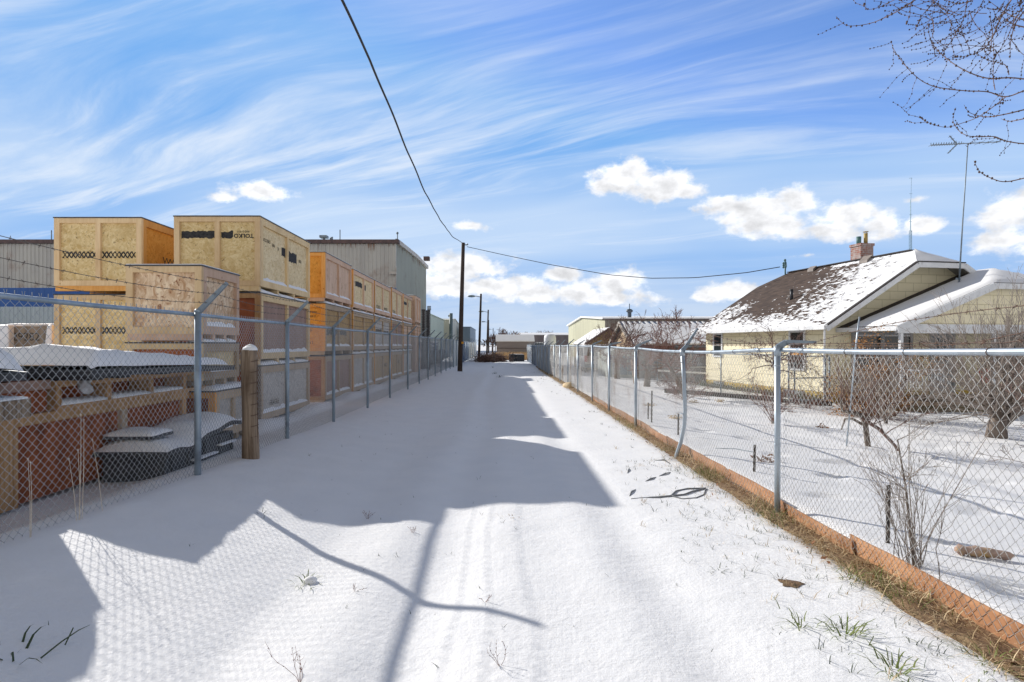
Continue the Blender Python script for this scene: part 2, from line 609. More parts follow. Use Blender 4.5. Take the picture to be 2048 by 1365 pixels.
def gz(x, y, fine=True):
    z = 0.0
    near = 1.0 if y < 60 else max(0.0, 1 - (y - 60) / 40)
    if x < 0:
        z += interp(_by, y) * min(1.0, max(0.0, (-1.5 - x) / 1.9)) * smooth(-4.6, -3.62, x)
        z -= 0.05 * smooth(-0.6, -1.6, x) * smooth(-3.4, -2.0, x) * near
        z -= 0.03 * smooth(-4.2, -5.0, x) * near
    wob = 0.10 * math.sin(y * 0.33 + 0.6) + 0.05 * math.sin(y * 0.9)
    fade = near
    z -= 0.042 * math.exp(-((x + 0.42 + wob) / 0.27) ** 2) * fade
    z += 0.010 * math.exp(-((x + 0.88 + wob) / 0.20) ** 2) * fade
    z += 0.010 * math.exp(-((x - 0.08 + wob) / 0.22) ** 2) * fade
    z -= 0.030 * math.exp(-((x - 1.12 - wob * 0.6) / 0.24) ** 2) * fade
    z += 0.014 * math.exp(-((x - 0.75 - wob * 0.6) / 0.2) ** 2) * fade
    if x < -4.4 and 11 < y < 40:
        z += (0.13 + 0.05 * math.sin(y * 1.7)) * smooth(-4.4, -4.75, x) * smooth(-5.6, -5.2, x) * smooth(11, 12.2, y)
    if x > XR - 0.5:
        z -= 0.05 * math.exp(-((x - XR + 0.05) / 0.16) ** 2) * (1.0 if y < 45 else 0)
        if x > XR:
            z += (0.07 * smooth(XR, XR + 0.25, x) - min(0.40, 0.036 * (x - XR))) * (1.0 if y < 60 else max(0, 1 - (y - 60) / 30))
    if fine:
        v = Vector((x, y, 0.0))
        z += (0.011 * mnoise.noise(v * 0.7) + 0.007 * mnoise.noise(v * 2.1 + Vector((5, 3, 0)))) * near
        if y < 16:
            z += 0.0045 * mnoise.noise(v * 6.0) + (0.012 * max(0.0, mnoise.noise(Vector((x * 3.1, y * 3.1, 9.0)))) if x < -2.2 or x > 2.2 else 0)
        if x > XR + 0.4 and y < 25:      # old footprints in the yard
            q = mnoise.noise(Vector((x * 1.9, y * 1.9, 4.0)))
            z -= 0.05 * smooth(0.28, 0.55, q)
    return z


def axis(parts):
    o = [parts[0][0]]
    for (_, b, st) in parts:
        a = o[-1]
        n = max(1, int(round((b - a) / st)))
        for i in range(1, n + 1):
            o.append(a + (b - a) * i / n)
    return o


def build_ground():
    xs = axis([(-2500, -600, 600), (0, -150, 150), (0, -40, 20), (0, -13, 3), (0, -5.2, 0.5), (0, -2.2, 0.07), (0, 2.2, 0.085), (0, 4.6, 0.06), (0, 12.5, 0.16), (0, 20, 0.8), (0, 60, 6), (0, 200, 30), (0, 2500, 700)])
    ys = axis([(-30, -6, 6), (0, 1.8, 0.4), (0, 9.0, 0.065), (0, 16, 0.12), (0, 26, 0.3), (0, 60, 0.9), (0, 110, 6), (0, 300, 40), (0, 4000, 900)])
    vs = [(x, y, gz(x, y)) for y in ys for x in xs]
    n = len(xs)
    fs = [(j * n + i, j * n + i + 1, (j + 1) * n + i + 1, (j + 1) * n + i) for j in range(len(ys) - 1) for i in range(n - 1)]
    me = bpy.data.meshes.new('snowy_ground')
    me.from_pydata(vs, [], fs)
    me.polygons.foreach_set('use_smooth', [True] * len(fs))
    me.materials.append(SNOW)
    o = bpy.data.objects.new('snowy_ground', me)
    COL.objects.link(o)
    tag(o, 'white snow lying over the alley and the yards', None, None, 'structure')
    return o


build_ground()


def snow_slab(mb, x0, x1, y0, y1, z, th, seed=0, st=0.12, edge=0.06, lump=0.25, slope=(0, 0)):
    """a lying blanket of snow with rounded, uneven edges"""
    rnd = random.Random(seed)
    nx = max(3, int((x1 - x0) / st) + 1)
    ny = max(3, int((y1 - y0) / st) + 1)
    nx, ny = min(nx, 60), min(ny, 60)
    o = len(mb.v)
    sx = rnd.random() * 50
    top = []
    for j in range(ny):
        for i in range(nx):
            u, v = i / (nx - 1), j / (ny - 1)
            x, y = lerp(x0, x1, u), lerp(y0, y1, v)
            e = min(u * (x1 - x0), (1 - u) * (x1 - x0), v * (y1 - y0), (1 - v) * (y1 - y0))
            k = math.sqrt(min(1.0, (e + 0.012) / edge)) if e < edge else 1.0
            nn = mnoise.noise(Vector((x * 2.3 + sx, y * 2.3, z * 3.0))) * lump + mnoise.noise(Vector((x * 7 + sx, y * 7, z))) * lump * 0.4
            b = mnoise.noise(Vector((x * 5 + sx, y * 5, 3.0))) * 0.018
            xx = x + (b if i in (0, nx - 1) else 0)
            yy = y + (b if j in (0, ny - 1) else 0)
            zz = z + slope[0] * (x - x0) + slope[1] * (y - y0)
            top.append((xx, yy, zz + th * k * (1 + nn)))
    bot = [(p[0], p[1], z + slope[0] * (p[0] - x0) + slope[1] * (p[1] - y0)) for p in top]
    vs = top + bot
    N = nx * ny
    fs = []
    for j in range(ny - 1):
        for i in range(nx - 1):
            a = j * nx + i
            fs.append((a, a + 1, a + nx + 1, a + nx))
    for i in range(nx - 1):
        fs.append((i + 1, i, N + i, N + i + 1))
        a = (ny - 1) * nx + i
        fs.append((a, a + 1, N + a + 1, N + a))
    for j in range(ny - 1):
        a = j * nx
        fs.append((a, a + nx, N + a + nx, N + a))
        a = j * nx + nx - 1
        fs.append((a + nx, a, N + a, N + a + nx))
    mb.add(vs, fs)


# ------------------------------------------------------------------ chain link fences
def chain_mesh(L, H, r=0.0023, W=0.0735, seed=1, bow=0.02, spike=0.032, n=3, sag=0.0):
    """zig-zag wires hooked into each other, in the local Y-Z plane"""
    mb = MB()
    hw = W / 2
    nw = int(round(L / hw))
    hw = L / nw
    nz = int(H / (W / 2))
    for i in range(nw):
        pts = []
        for j in range(nz + 1):
            right = (i + j) % 2 == 1
            y = (i + 1) * hw if right else i * hw
            z = H - j * W / 2
            q = Vector((y * 0.9, z * 1.2, seed * 3.3))
            x = bow * mnoise.noise(q) * min(1.0, j / 6) + (0.0022 if right else -0.0022)
            dz = 0.012 * mnoise.noise(q * 1.7 + Vector((0, 0, 7)))
            if j == 0 and spike > 0:
                pts.append((x + (0.004 if right else -0.004), y + (0.006 if i % 4 < 2 else -0.006), z + spike))
            pts.append((x, y, z + dz * min(1.0, j / 6)))
        mb.tube(pts, r, n, cap=False)
    return mb


def barb_strand(pts, mat, parent, sp=0.125, r=0.0017, name='barbed_wire'):
    mb = MB()
    # two wires twisted together
    out, L = [], 0.0
    acc = [0.0]
    for i in range(len(pts) - 1):
        acc.append(acc[-1] + (Vector(pts[i + 1]) - Vector(pts[i])).length)
    tot = acc[-1]

    def at(s):
        for i in range(len(pts) - 1):
            if s <= acc[i + 1] or i == len(pts) - 2:
                f = (s - acc[i]) / max(1e-6, acc[i + 1] - acc[i])
                return Vector(pts[i]).lerp(Vector(pts[i + 1]), f)
    m = int(tot / 0.2)
    line = [at(tot * k / m) for k in range(m + 1)]
    mb.tube(line, r * 1.5, 4, cap=False)
    k = 0
    s = 0.05
    rnd = random.Random(len(pts))
    while s < tot:
        p = at(s)
        if p.y < 26:
            for q in range(2):
                a = Vector((rnd.uniform(-1, 1), rnd.uniform(-.5, .5), rnd.uniform(-1, 1))).normalized() * 0.017
                mb.beam(p - a, p + a, 0.0026, 0.0026)
            mb.beam(p - Vector((0, .008, 0)), p + Vector((0, .008, 0)), r * 3.8, r * 3.8)
        s += sp
    mb.build(name, mat, parent)


POSTY_L = [-5.3, -2.25, 0.5, 3.55, 6.92, 9.83, 12.57, 15.80, 19.0, 22.7, 25.9, 29.1, 32.3, 35.5, 38.7, 41.9, 45.0]
ZRL = 2.04
fl = thing('chain_link_fence', 'tall chain link fence before the stacked crates, its barbed wire arms leaning over the alley', 'fence', (XL, 0, 0))
mesh_l = chain_mesh(3.05, 1.98, seed=2, r=0.0023, spike=0.042).build('mesh_panel', WIRE, fl, smooth=True)
mesh_l.location = (0, 0, 0)


def at_panel(me_obj, parent, i, y0, y1, z, first=[None]):
    o = me_obj if me_obj.get('used') is None else me_obj.copy()
    if me_obj.get('used') is None:
        me_obj['used'] = 1
    else:
        COL.objects.link(o)
        o.parent = parent
    o.location = (0, y0, z)
    o.scale = (1, (y1 - y0) / 3.05, 1)
    return o


# the panel mesh was built around the world origin; shift it into the fence's own frame
for v in mesh_l.data.vertices:
    v.co.x -= XL
for v in mesh_l.data.vertices:
    v.co.x += XL
mesh_l.data.transform(Matrix.Translation((-XL, 0, 0)) if abs(mesh_l.data.vertices[0].co.x + 0) < 0 else Matrix())
mx = np.mean([v.co.x for v in mesh_l.data.vertices])
mesh_l.data.transform(Matrix.Translation((-mx, 0, 0)))

for i in range(len(POSTY_L) - 1):
    y0, y1 = POSTY_L[i], POSTY_L[i + 1]
    at_panel(mesh_l, fl, i, y0, y1, ZRL - 1.98 + 0.005)
slat_post_l = [45.0, 48.0, 51.2, 54.4, 57.6, 60.8, 64, 67.2, 70.4, 76, 82, 88]
allposts = POSTY_L + slat_post_l[1:]
for i, y in enumerate(allposts):
    g = gz(XL, y)
    rr = 0.037 if i in (4,) else 0.031
    mb = MB()
    mb.tube([(XL + 0.045, y, g - 0.3), (XL + 0.045, y, ZRL + 0.03)], rr, 14 if y < 25 else 8)
    if y < 12:
        mb.tube([(XL + 0.045, y, ZRL + 0.028), (XL + 0.045, y, ZRL + 0.06)], [rr * 1.15, rr * 0.75], 12)
    for zz in (0.5, 1.0, 1.5):
        if y < 14:
            mb.tube([(XL + 0.045, y, zz), (XL + 0.045, y, zz + 0.006)], rr * 1.09, 12)
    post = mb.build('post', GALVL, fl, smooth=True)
    m2 = MB()
    a0 = Vector((XL + 0.045, y, ZRL + 0.035))
    a1 = a0 + Vector((0.335, 0.0, 0.33))
    m2.prism([a0 + Vector((-0.028, -0.02, 0.0)), a0 + Vector((0.03, -0.02, -0.028)), a1 + Vector((0.014, -0.012, -0.014)), a1 + Vector((-0.012, -0.012, 0.012))], (0, 0.034, 0))
    m2.build('barb_arm', GALVD, post)
for (y0, y1) in [(allposts[i], allposts[i + 1]) for i in range(len(allposts) - 1)]:
    mb = MB()
    mb.tube([(XL, y0, ZRL), (XL, (y0 + y1) / 2, ZRL - 0.008), (XL, y1, ZRL)], 0.0215, 12 if y0 < 25 else 6, cap=False)
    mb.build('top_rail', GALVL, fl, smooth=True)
for k, (dx, dz) in enumerate([(0.325, 0.345), (0.215, 0.235), (0.11, 0.135)]):
    pts = []
    for i in range(len(allposts) - 1):
        y0, y1 = allposts[i], allposts[i + 1]
        for q in range(6):
            f = q / 6
            pts.append((XL + 0.045 + dx, lerp(y0, y1, f), ZRL + dz - 0.05 * 4 * f * (1 - f) * (0.5 + 0.3 * ((i + k) % 3))))
    barb_strand(pts, BARB, fl)
SLW = mottle('slat_white', (0.60, 0.62, 0.60), (0.50, 0.53, 0.52), 4, rough=0.6)
SLB = mottle('slat_blue', (0.10, 0.16, 0.27), (0.075, 0.125, 0.22), 4, rough=0.6)
SLG = mottle('slat_grey', (0.30, 0.35, 0.39), (0.24, 0.29, 0.33), 4, rough=0.6)


def slat_run(x, y0, y1, z1, mat, parent, w=0.075, gap=0.012):
    mb = MB()
    y = y0
    while y < y1:
        mb.box((x - 0.008, y, 0.02), (x + 0.008, y + w, z1))
        y += w + gap
    return mb.build('privacy_slats', mat, parent)


for (a, b, m) in [(45.1, 51.1, SLW), (51.3, 67.1, SLB), (67.3, 88, SLW)]:
    for i in range(len(slat_post_l) - 1):
        y0, y1 = slat_post_l[i], slat_post_l[i + 1]
        if y0 >= a - 0.3 and y1 <= b + 0.3:
            slat_run(XL, y0 + 0.06, y1 - 0.06, ZRL - 0.05, m, fl)

# right fence
POSTY_R = [-3.1, 0.0, 3.02, 6.02, 9.16, 12.3, 15.3, 18.1, 21.5, 24.6, 27.8, 30.8, 33.9, 37.0, 40.0, 43.1, 46.1, 49.2, 52.2, 55.3, 58.3, 61.0]
RAILZ = [1.67, 1.665, 1.655, 1.64, 1.585, 1.615, 1.635, 1.65, 1.65, 1.66, 1.645, 1.65] + [1.655] * 10
fr = thing('chain_link_fence', 'lower chain link fence with a pale pipe rail and bent arms, edging the house yard', 'fence', (XR, 0, 0))
mesh_r = chain_mesh(3.05, 1.60, seed=5, r=0.0021, bow=0.035, spike=0.03).build('mesh_panel', WIRER, fr, smooth=True)
mx = np.mean([v.co.x for v in mesh_r.data.vertices])
mesh_r.data.transform(Matrix.Translation((-mx, 0, 0)))
for i in range(len(POSTY_R) - 1):
    o = at_panel(mesh_r, fr, i, POSTY_R[i], POSTY_R[i + 1], min(RAILZ[i], RAILZ[i + 1]) - 1.60 - 0.004)
    dz = RAILZ[i + 1] - RAILZ[i]
ARMS = {3: (0.385, 0.055), 4: (0.235, 0.335), 5: (0.34, 0.17), 6: (0.31, 0.11), 7: (0.29, 0.15), 8: (0.27, 0.20)}
for i, y in enumerate(POSTY_R):
    g = gz(XR, y)
    zt = RAILZ[i]
    xp = XR - 0.042
    mb = MB()
    n = 14 if y < 20 else 8
    if i == 4:      # knocked over at the foot
        pts = [(xp - 0.115, y - 0.03, g - 0.15), (xp - 0.10, y - 0.03, g + 0.05), (xp - 0.03, y - 0.02, g + 0.25), (xp + 0.03, y, g + 0.5), (xp + 0.045, y, g + 0.75), (xp + 0.03, y, g + 1.1), (xp, y, zt + 0.03)]
        mb.tube(pts, 0.029, n)
    else:
        mb.tube([(xp, y, g - 0.3), (xp, y, zt + 0.03)], 0.029, n)
    if y < 14:
        mb.tube([(xp, y, zt - 0.06), (xp, y, zt + 0.035)], 0.035, n)
        for zz in (zt - 0.16, zt - 0.95):
            mb.tube([(xp, y, zz), (xp, y, zz + 0.008)], 0.033, n)
    post = mb.build('post', GALV, fr, smooth=True)
    dx, dz = ARMS.get(i, (0.25, 0.25 + 0.02 * math.sin(i * 2.0)))
    m2 = MB()
    a0 = Vector((xp, y, zt + 0.02))
    am = a0 + Vector((dx * 0.22, 0, 0.055))
    a1 = a0 + Vector((dx, 0, dz))
    for (p, q, w0, w1) in [(a0, am, 0.030, 0.026), (am, a1, 0.026, 0.012)]:
        d = (q - p).normalized()
        nn = Vector((-d.z, 0, d.x))
        m2.prism([p - nn * w0 + Vector((0, -0.015, 0)), p + nn * w0 + Vector((0, -0.015, 0)), q + nn * w1 + Vector((0, -0.015, 0)), q - nn * w1 + Vector((0, -0.015, 0))], (0, 0.03 if p is a0 else 0.027, 0))
    m2.build('barb_arm', GALVD, post)
for i in range(len(POSTY_R) - 1):
    y0, y1 = POSTY_R[i], POSTY_R[i + 1]
    z0, z1 = RAILZ[i], RAILZ[i + 1]
    mb = MB()
    pts = [(XR, lerp(y0, y1, q / 8), lerp(z0, z1, smooth(0, 1, q / 8)) - 0.012 * math.sin(math.pi * q / 8)) for q in range(9)]
    mb.tube(pts, 0.0215, 14 if y0 < 20 else 6, cap=False)
    rail = mb.build('top_rail', GALV, fr, smooth=True)
    if y1 < 17 and y0 > -0.5:
        if i in (2, 3):
            mb = MB()
            yc = y0 + (0.55 if i == 3 else 2.6)
            zc = lerp(z0, z1, smooth(0, 1, (yc - y0) / (y1 - y0))) - 0.012 * math.sin(math.pi * (yc - y0) / (y1 - y0))
            mb.tube([(XR, yc - 0.07, zc), (XR, yc + 0.07, zc)], 0.0245, 14)
            mb.build('rail_sleeve', GALV, rail, smooth=True)
        for k in range(4):
            f = (k + 0.6) / 4.2
            yy = lerp(y0, y1, f)
            zz = lerp(z0, z1, smooth(0, 1, f)) - 0.012 * math.sin(math.pi * f)
            mb = MB()
            ring = [(XR + 0.0245 * math.cos(a), yy + 0.012 * math.sin(a * 0.5), zz + 0.0245 * math.sin(a)) for a in [q * math.pi / 6 for q in range(14)]]
            mb.tube(ring, 0.0022, 5)
            mb.build('wire_tie', RUSTW, rail)
for k, (fx, base) in enumerate([(0.97, 0), (0.62, 0), (0.28, 0)]):
    pts = []
    for i in range(1, len(POSTY_R) - 1):
        y0, y1 = POSTY_R[i], POSTY_R[i + 1]
        d0, d1 = ARMS.get(i, (0.25, 0.25)), ARMS.get(i + 1, (0.25, 0.25))
        for q in range(8):
            f = q / 8
            sag = [0.10, 0.13, 0.10][k] * 4 * f * (1 - f)
            if i == 2 and k == 0:
                sag = -0.06 * 4 * f * (1 - f)
            x0_, x1_ = d0[0] * fx, d1[0] * fx
            zz = lerp(RAILZ[i] + d0[1] * fx + 0.02, RAILZ[i + 1] + d1[1] * fx + 0.02, f) - sag
            pts.append((XR - 0.042 + lerp(x0_, x1_, f), lerp(y0, y1, f), max(zz, 1.66 + 0.02 * k)))
    barb_strand(pts, RUSTW, fr, sp=0.13)
for i in range(len(POSTY_R) - 1):
    if POSTY_R[i] > 46:
        slat_run(XR, POSTY_R[i] + 0.06, POSTY_R[i + 1] - 0.06, 1.60, SLB, fr)
    elif POSTY_R[i] > 33.5:
        slat_run(XR, POSTY_R[i] + 0.06, POSTY_R[i + 1] - 0.06, 1.55, SLG, fr, 0.055, 0.05)

# ------------------------------------------------------------------ crates
GROUPC = 'shipping crates stacked beyond the left fence'


def fonttext(body, size, mat, parent, loc, rot, name='lettering', extr=0.0, sx=1.0, thick=0.0):
    cu = bpy.data.curves.new(name, 'FONT')
    cu.body = body
    cu.size = size
    cu.align_x = 'CENTER'
    cu.align_y = 'CENTER'
    cu.extrude = 0.001
    cu.offset = thick
    cu.resolution_u = 3
    ob = bpy.data.objects.new(name, cu)
    COL.objects.link(ob)
    dg = bpy.context.evaluated_depsgraph_get()
    me = bpy.data.meshes.new_from_object(ob.evaluated_get(dg))
    bpy.data.objects.remove(ob)
    bpy.data.curves.remove(cu)
    me.materials.clear()
    me.materials.append(mat)
    o = bpy.data.objects.new(name, me)
    COL.objects.link(o)
    off = Vector((0, 0, 0))
    p = parent
    while p is not None:
        off += p.location
        p = p.parent
    me.transform(Matrix.Translation(Vector(loc) - off) @ rot.to_4x4() @ Matrix.Diagonal((sx, 1, 1, 1)))
    o.parent = parent
    return o


ROT_FRONT = Matrix.Rotation(R(90), 3, 'X')                               # reads from the camera side
ROT_SIDE = Matrix.Rotation(R(90), 3, 'Z') @ Matrix.Rotation(R(90), 3, 'X')  # reads from the alley
UP_FRONT = Matrix.Rotation(R(180), 3, 'Y') @ ROT_FRONT                    # upside down
UP_SIDE = Matrix.Rotation(R(180), 3, 'X') @ ROT_SIDE


def paint_front(parent, x0, x1, z0, z1, y, mat=None, seed=0, rag=0.02, name='paint_patch'):
    rnd = random.Random(seed)
    n = max(6, int((x1 - x0) / 0.035))
    top = [(lerp(x0, x1, i / n), y, z1 + rnd.uniform(-rag, rag * 0.4)) for i in range(n + 1)]
    bot = [(lerp(x0, x1, i / n), y, z0 + rnd.uniform(-rag * 0.4, rag)) for i in range(n + 1)]
    mb = MB()
    mb.add(top + bot, [(n + 1 + i, n + 2 + i, i + 1, i) for i in range(n)])
    return mb.build(name, mat or INK, parent)


def paint_side(parent, y0, y1, z0, z1, x, mat=None, seed=0, rag=0.02, name='paint_patch'):
    rnd = random.Random(seed)
    n = max(6, int((y1 - y0) / 0.05))
    top = [(x, lerp(y0, y1, i / n), z1 + rnd.uniform(-rag, rag * 0.4)) for i in range(n + 1)]
    bot = [(x, lerp(y0, y1, i / n), z0 + rnd.uniform(-rag * 0.4, rag)) for i in range(n + 1)]
    mb = MB()
    mb.add(top + bot, [(n + 1 + i, n + 2 + i, i + 1, i) for i in range(n)])
    return mb.build(name, mat or INK, parent)


def crosses(parent, face, a0, a1, z0, z1, c, n, mat=None, seed=0):
    """a row of stencilled crosses; face 'f' in the X-Z plane, 's' in the Y-Z plane"""
    mb = MB()
    rnd = random.Random(seed)
    w = (a1 - a0) / n
    for i in range(n):
        p, q = a0 + w * i + 0.006, a0 + w * (i + 1) - 0.006
        t = 0.013 + rnd.uniform(-.003, .004)
        for (s0, s1) in ((z0, z1), (z1, z0)):
            pts = [(p - t, s0), (p + t, s0), (q + t, s1), (q - t, s1)]
            if face == 'f':
                v = [(a, c - 0.0005 * (s0 == z1), z) for a, z in pts]
            else:
                v = [(c + 0.0005 * (s0 == z1), a, z) for a, z in pts]
            mb.add(v, [(0, 1, 2, 3)])
        for zz in (z0, z1):
            dz = 0.012
            pts = [(p - 0.018, zz - dz), (p + 0.02, zz - dz), (p + 0.02, zz + dz), (p - 0.018, zz + dz)]
            v = [(a, c - 0.001, z) for a, z in pts] if face == 'f' else [(c + 0.001, a, z) for a, z in pts]
            mb.add(v, [(0, 1, 2, 3)])
    return mb.build('stencilled_crosses', mat or INK, parent)


REC = 0.06


def crate(label, x0, x1, y0, y1, z0, z1, front, side, frame, frame_s=None, nf=1, ns=1, bw=0.11, skid=0.11, topsnow=0.0, ledge=True, gapsnow=True, lid=LID, seed=0, front_frame_only=False):
    frame_s = frame_s or frame
    t = thing('shipping_crate', label, 'crate', ((x0 + x1) / 2, (y0 + y1) / 2, z0), GROUPC)
    zb = z0 + skid
    zt = z1 - 0.022
    mb = MB()      # panels: one closed box set back behind the battens
    mb.box((x0 + 0.02, y0 + REC, zb + 0.02), (x1 - REC, y1 - 0.02, zt - 0.003), 0)
    pf = MB()
    pf.box((x0 + 0.02, y0 + REC - 0.004, zb + 0.02), (x1 - REC, y0 + REC + 0.004, zt - 0.003))
    mb.build('side_panel', side, t)
    pf.build('front_panel', front, t)
    f = MB()
    e = REC + 0.012
    hb = bw * 1.0
    f.box((x0, y0, zb), (x0 + bw, y0 + e, zt))
    f.box((x1 - bw, y0, zb), (x1, y0 + e, zt))
    f.box((x0 + bw, y0 + 0.002, zt - hb * 0.9), (x1 - bw, y0 + e, zt))
    f.box((x0 + bw, y0 + 0.002, zb), (x1 - bw, y0 + e, zb + hb))
    for k in range(nf):
        xc = lerp(x0 + bw, x1 - bw, (k + 1) / (nf + 1))
        f.box((xc - 0.05, y0 + 0.004, zb + hb), (xc + 0.05, y0 + e, zt - hb * 0.9))
    f.build('front_frame', frame, t)
    g = MB()
    ys = y0 + e
    g.box((x1 - e, ys, zb), (x1 - 0.002, ys + bw, zt))
    g.box((x1 - e, y1 - bw, zb), (x1 - 0.002, y1, zt))
    g.box((x1 - e, ys + bw, zt - hb * 1.3), (x1 - 0.004, y1 - bw, zt))
    g.box((x1 - e, ys + bw, zb), (x1 - 0.004, y1 - bw, zb + hb * 1.2))
    for k in range(ns):
        yc = lerp(ys + bw, y1 - bw, (k + 1) / (ns + 1))
        g.box((x1 - e, yc - 0.045, zb + hb * 1.2), (x1 - 0.008, yc + 0.045, zt - hb * 1.3))
    g.build('side_frame', frame_s, t)
    l = MB()
    l.box((x0 - 0.012, y0 - 0.012, zt), (x1 + 0.012, y1 + 0.012, z1))
    l.build('lid', lid, t)
    for k in range(4):
        yc = lerp(y0 + 0.06, y1 - 0.08, k / 3)
        s = MB()
        s.box((x0 + 0.02, yc - 0.045, z0 + 0.003), (x1 - 0.03, yc + 0.045, zb - 0.001))
        s.build('skid', frame_s, t)
    if ledge:
        s = MB()
        zz = zb + hb * 1.2
        cuts = [ys + bw] + [lerp(ys + bw, y1 - bw, (k + 1) / (ns + 1)) for k in range(ns)] + [y1 - bw]
        for k in range(len(cuts) - 1):
            a, b = cuts[k] + (0.05 if k else 0.005), cuts[k + 1] - 0.05
            n = 12
            top = [(x1 - REC + 0.001, lerp(a, b, i / n), zz + 0.10 * (0.75 + 0.45 * mnoise.noise(Vector((i * 0.5, seed * 3.1 + k, z0)))) * (0.55 if i in (0, n) else 1)) for i in range(n + 1)]
            mid = [(x1 - 0.024, p[1], zz + 0.025 + (p[2] - zz) * 0.25) for p in top]
            lo = [(x1 - 0.006, p[1], zz + 0.001) for p in top]
            vv = top + mid + lo
            m_ = n + 1
            s.add(vv, [(i, m_ + i, m_ + i + 1, i + 1) for i in range(n)] + [(m_ + i, 2 * m_ + i, 2 * m_ + i + 1, m_ + i + 1) for i in range(n)])
        s.build('snow_ledge', SNOW, t, smooth=True)
    if gapsnow:
        s = MB()
        for k in range(3):
            a, b = lerp(y0 + 0.06, y1 - 0.08, k / 3) + 0.06, lerp(y0 + 0.06, y1 - 0.08, (k + 1) / 3) - 0.06
            snow_slab(s, x1 - 0.28, x1 - 0.005, a, b, z1 + 0.001, 0.075, seed * 7 + k, 0.09, 0.05, 0.5)
        s.build('snow', SNOW, t, smooth=True)
    if topsnow > 0:
        s = MB()
        snow_slab(s, x0 + 0.005, x1 - 0.005, y0 + 0.005, y1 - 0.005, z1 + 0.001, topsnow, seed, 0.12, 0.05, 0.3)
        s.build('snow_cap', SNOW, t, smooth=True)
    return t


XC = -4.96
# the tall stack with the black paint bars (nearest the alley)
Y0, Y1 = 12.4, 15.66
XA = XC - 1.78
a3 = crate('pale wafer board crate with black paint bars, topmost of the stack behind the wooden post', XA, XC, Y0, Y1, 2.80, 4.36, OSB, OSB2, PINE, PINEY, topsnow=0.012, gapsnow=False, seed=1)
fy = Y0 + REC - 0.008
paint_front(a3, XA + 0.13, XA + 0.83, 3.895, 4.055, fy, seed=3)
paint_front(a3, XA + 0.955, XA + 1.20, 3.90, 4.055, fy, seed=4, rag=0.035)
fonttext('TOLKO', 0.115, INK, a3, (XA + 1.42, fy - 0.001, 3.955), UP_FRONT, sx=1.05, thick=0.003)
fonttext('08-02-21 03:13', 0.06, INK, a3, (XA + 1.41, fy - 0.001, 4.04), UP_FRONT, sx=0.7)
sx_ = XC - REC + 0.003
paint_side(a3, 13.78, 14.08, 3.72, 3.93, sx_, seed=5, rag=0.03)
paint_side(a3, 14.22, 14.80, 3.66, 3.92, sx_, seed=6, rag=0.04)
fonttext('STRUCTURAL', 0.10, INKG, a3, (sx_ + 0.001, 12.86, 3.93), UP_SIDE, sx=0.8)
fonttext('PANEL', 0.10, INKG, a3, (sx_ + 0.001, 13.28, 3.89), UP_SIDE, sx=0.6)
fonttext('1/2', 0.10, INKG, a3, (sx_ + 0.001, 13.58, 3.86), UP_SIDE, sx=0.8)
fonttext('TOLKO', 0.10, INK, a3, (sx_ + 0.001, 15.05, 3.78), UP_SIDE, sx=0.6)
a2 = crate('crate with dark mauve plywood side, middle of the stack behind the wooden fence post', XA, XC, Y0, Y1, 1.28, 2.78, PLYB, PLYM, PINEB, PINEY, gapsnow=True, seed=2)
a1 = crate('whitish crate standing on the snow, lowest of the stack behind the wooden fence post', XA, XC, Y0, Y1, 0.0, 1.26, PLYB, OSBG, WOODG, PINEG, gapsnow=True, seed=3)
fonttext('FRAGILE', 0.17, INKG, a1, (sx_ + 0.001, 13.35, 0.42), ROT_SIDE, sx=0.9)
# the stack with the rows of crosses, farther from the alley
XB1, XB0 = -7.41, -9.22
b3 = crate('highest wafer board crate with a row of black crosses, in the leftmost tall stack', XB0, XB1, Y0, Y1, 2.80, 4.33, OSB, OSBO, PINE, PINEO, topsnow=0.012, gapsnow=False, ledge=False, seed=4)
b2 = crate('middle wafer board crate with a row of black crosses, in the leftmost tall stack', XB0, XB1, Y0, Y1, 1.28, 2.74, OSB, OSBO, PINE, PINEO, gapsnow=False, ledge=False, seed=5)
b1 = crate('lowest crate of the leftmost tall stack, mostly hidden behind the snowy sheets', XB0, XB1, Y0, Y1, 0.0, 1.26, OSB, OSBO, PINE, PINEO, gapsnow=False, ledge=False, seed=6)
for (c, z) in ((b3, 3.50), (b2, 1.93)):
    crosses(c, 'f', XB0 + 0.15, XB0 + 0.84, z, z + 0.115, fy, 8, seed=1)
    crosses(c, 'f', XB0 + 0.97, XB0 + 1.66, z, z + 0.115, fy, 8, seed=2)
crosses(b3, 's', 13.3, 15.3, 3.40, 3.62, XB1 - REC + 0.003, 14, seed=3)
# the row receding along the fence
C0, C1 = 17.0, 20.05
W2 = XC - 1.75
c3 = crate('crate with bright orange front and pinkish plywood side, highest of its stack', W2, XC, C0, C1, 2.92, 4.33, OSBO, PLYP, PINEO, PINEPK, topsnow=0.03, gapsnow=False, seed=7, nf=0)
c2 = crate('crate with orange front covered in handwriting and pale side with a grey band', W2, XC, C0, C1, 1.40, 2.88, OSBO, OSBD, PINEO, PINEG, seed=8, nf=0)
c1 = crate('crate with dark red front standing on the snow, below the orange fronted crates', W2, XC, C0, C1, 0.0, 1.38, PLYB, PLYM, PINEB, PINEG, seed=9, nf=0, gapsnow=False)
fo = C0 - 0.003
for k, (txt, z) in enumerate([('DO NOT STACK', 2.62), ('IN RANGE OF', 2.50), ('TOWING', 2.24), ('IN A', 2.10)]):
    fonttext(txt, 0.085, INK, c2, (XC - 0.42, C0 + REC - 0.008, z), ROT_FRONT, sx=0.55)
fonttext('12', 0.12, INK, c2, (XC - 0.40, C0 + REC - 0.008, 1.75), ROT_FRONT, sx=0.9)
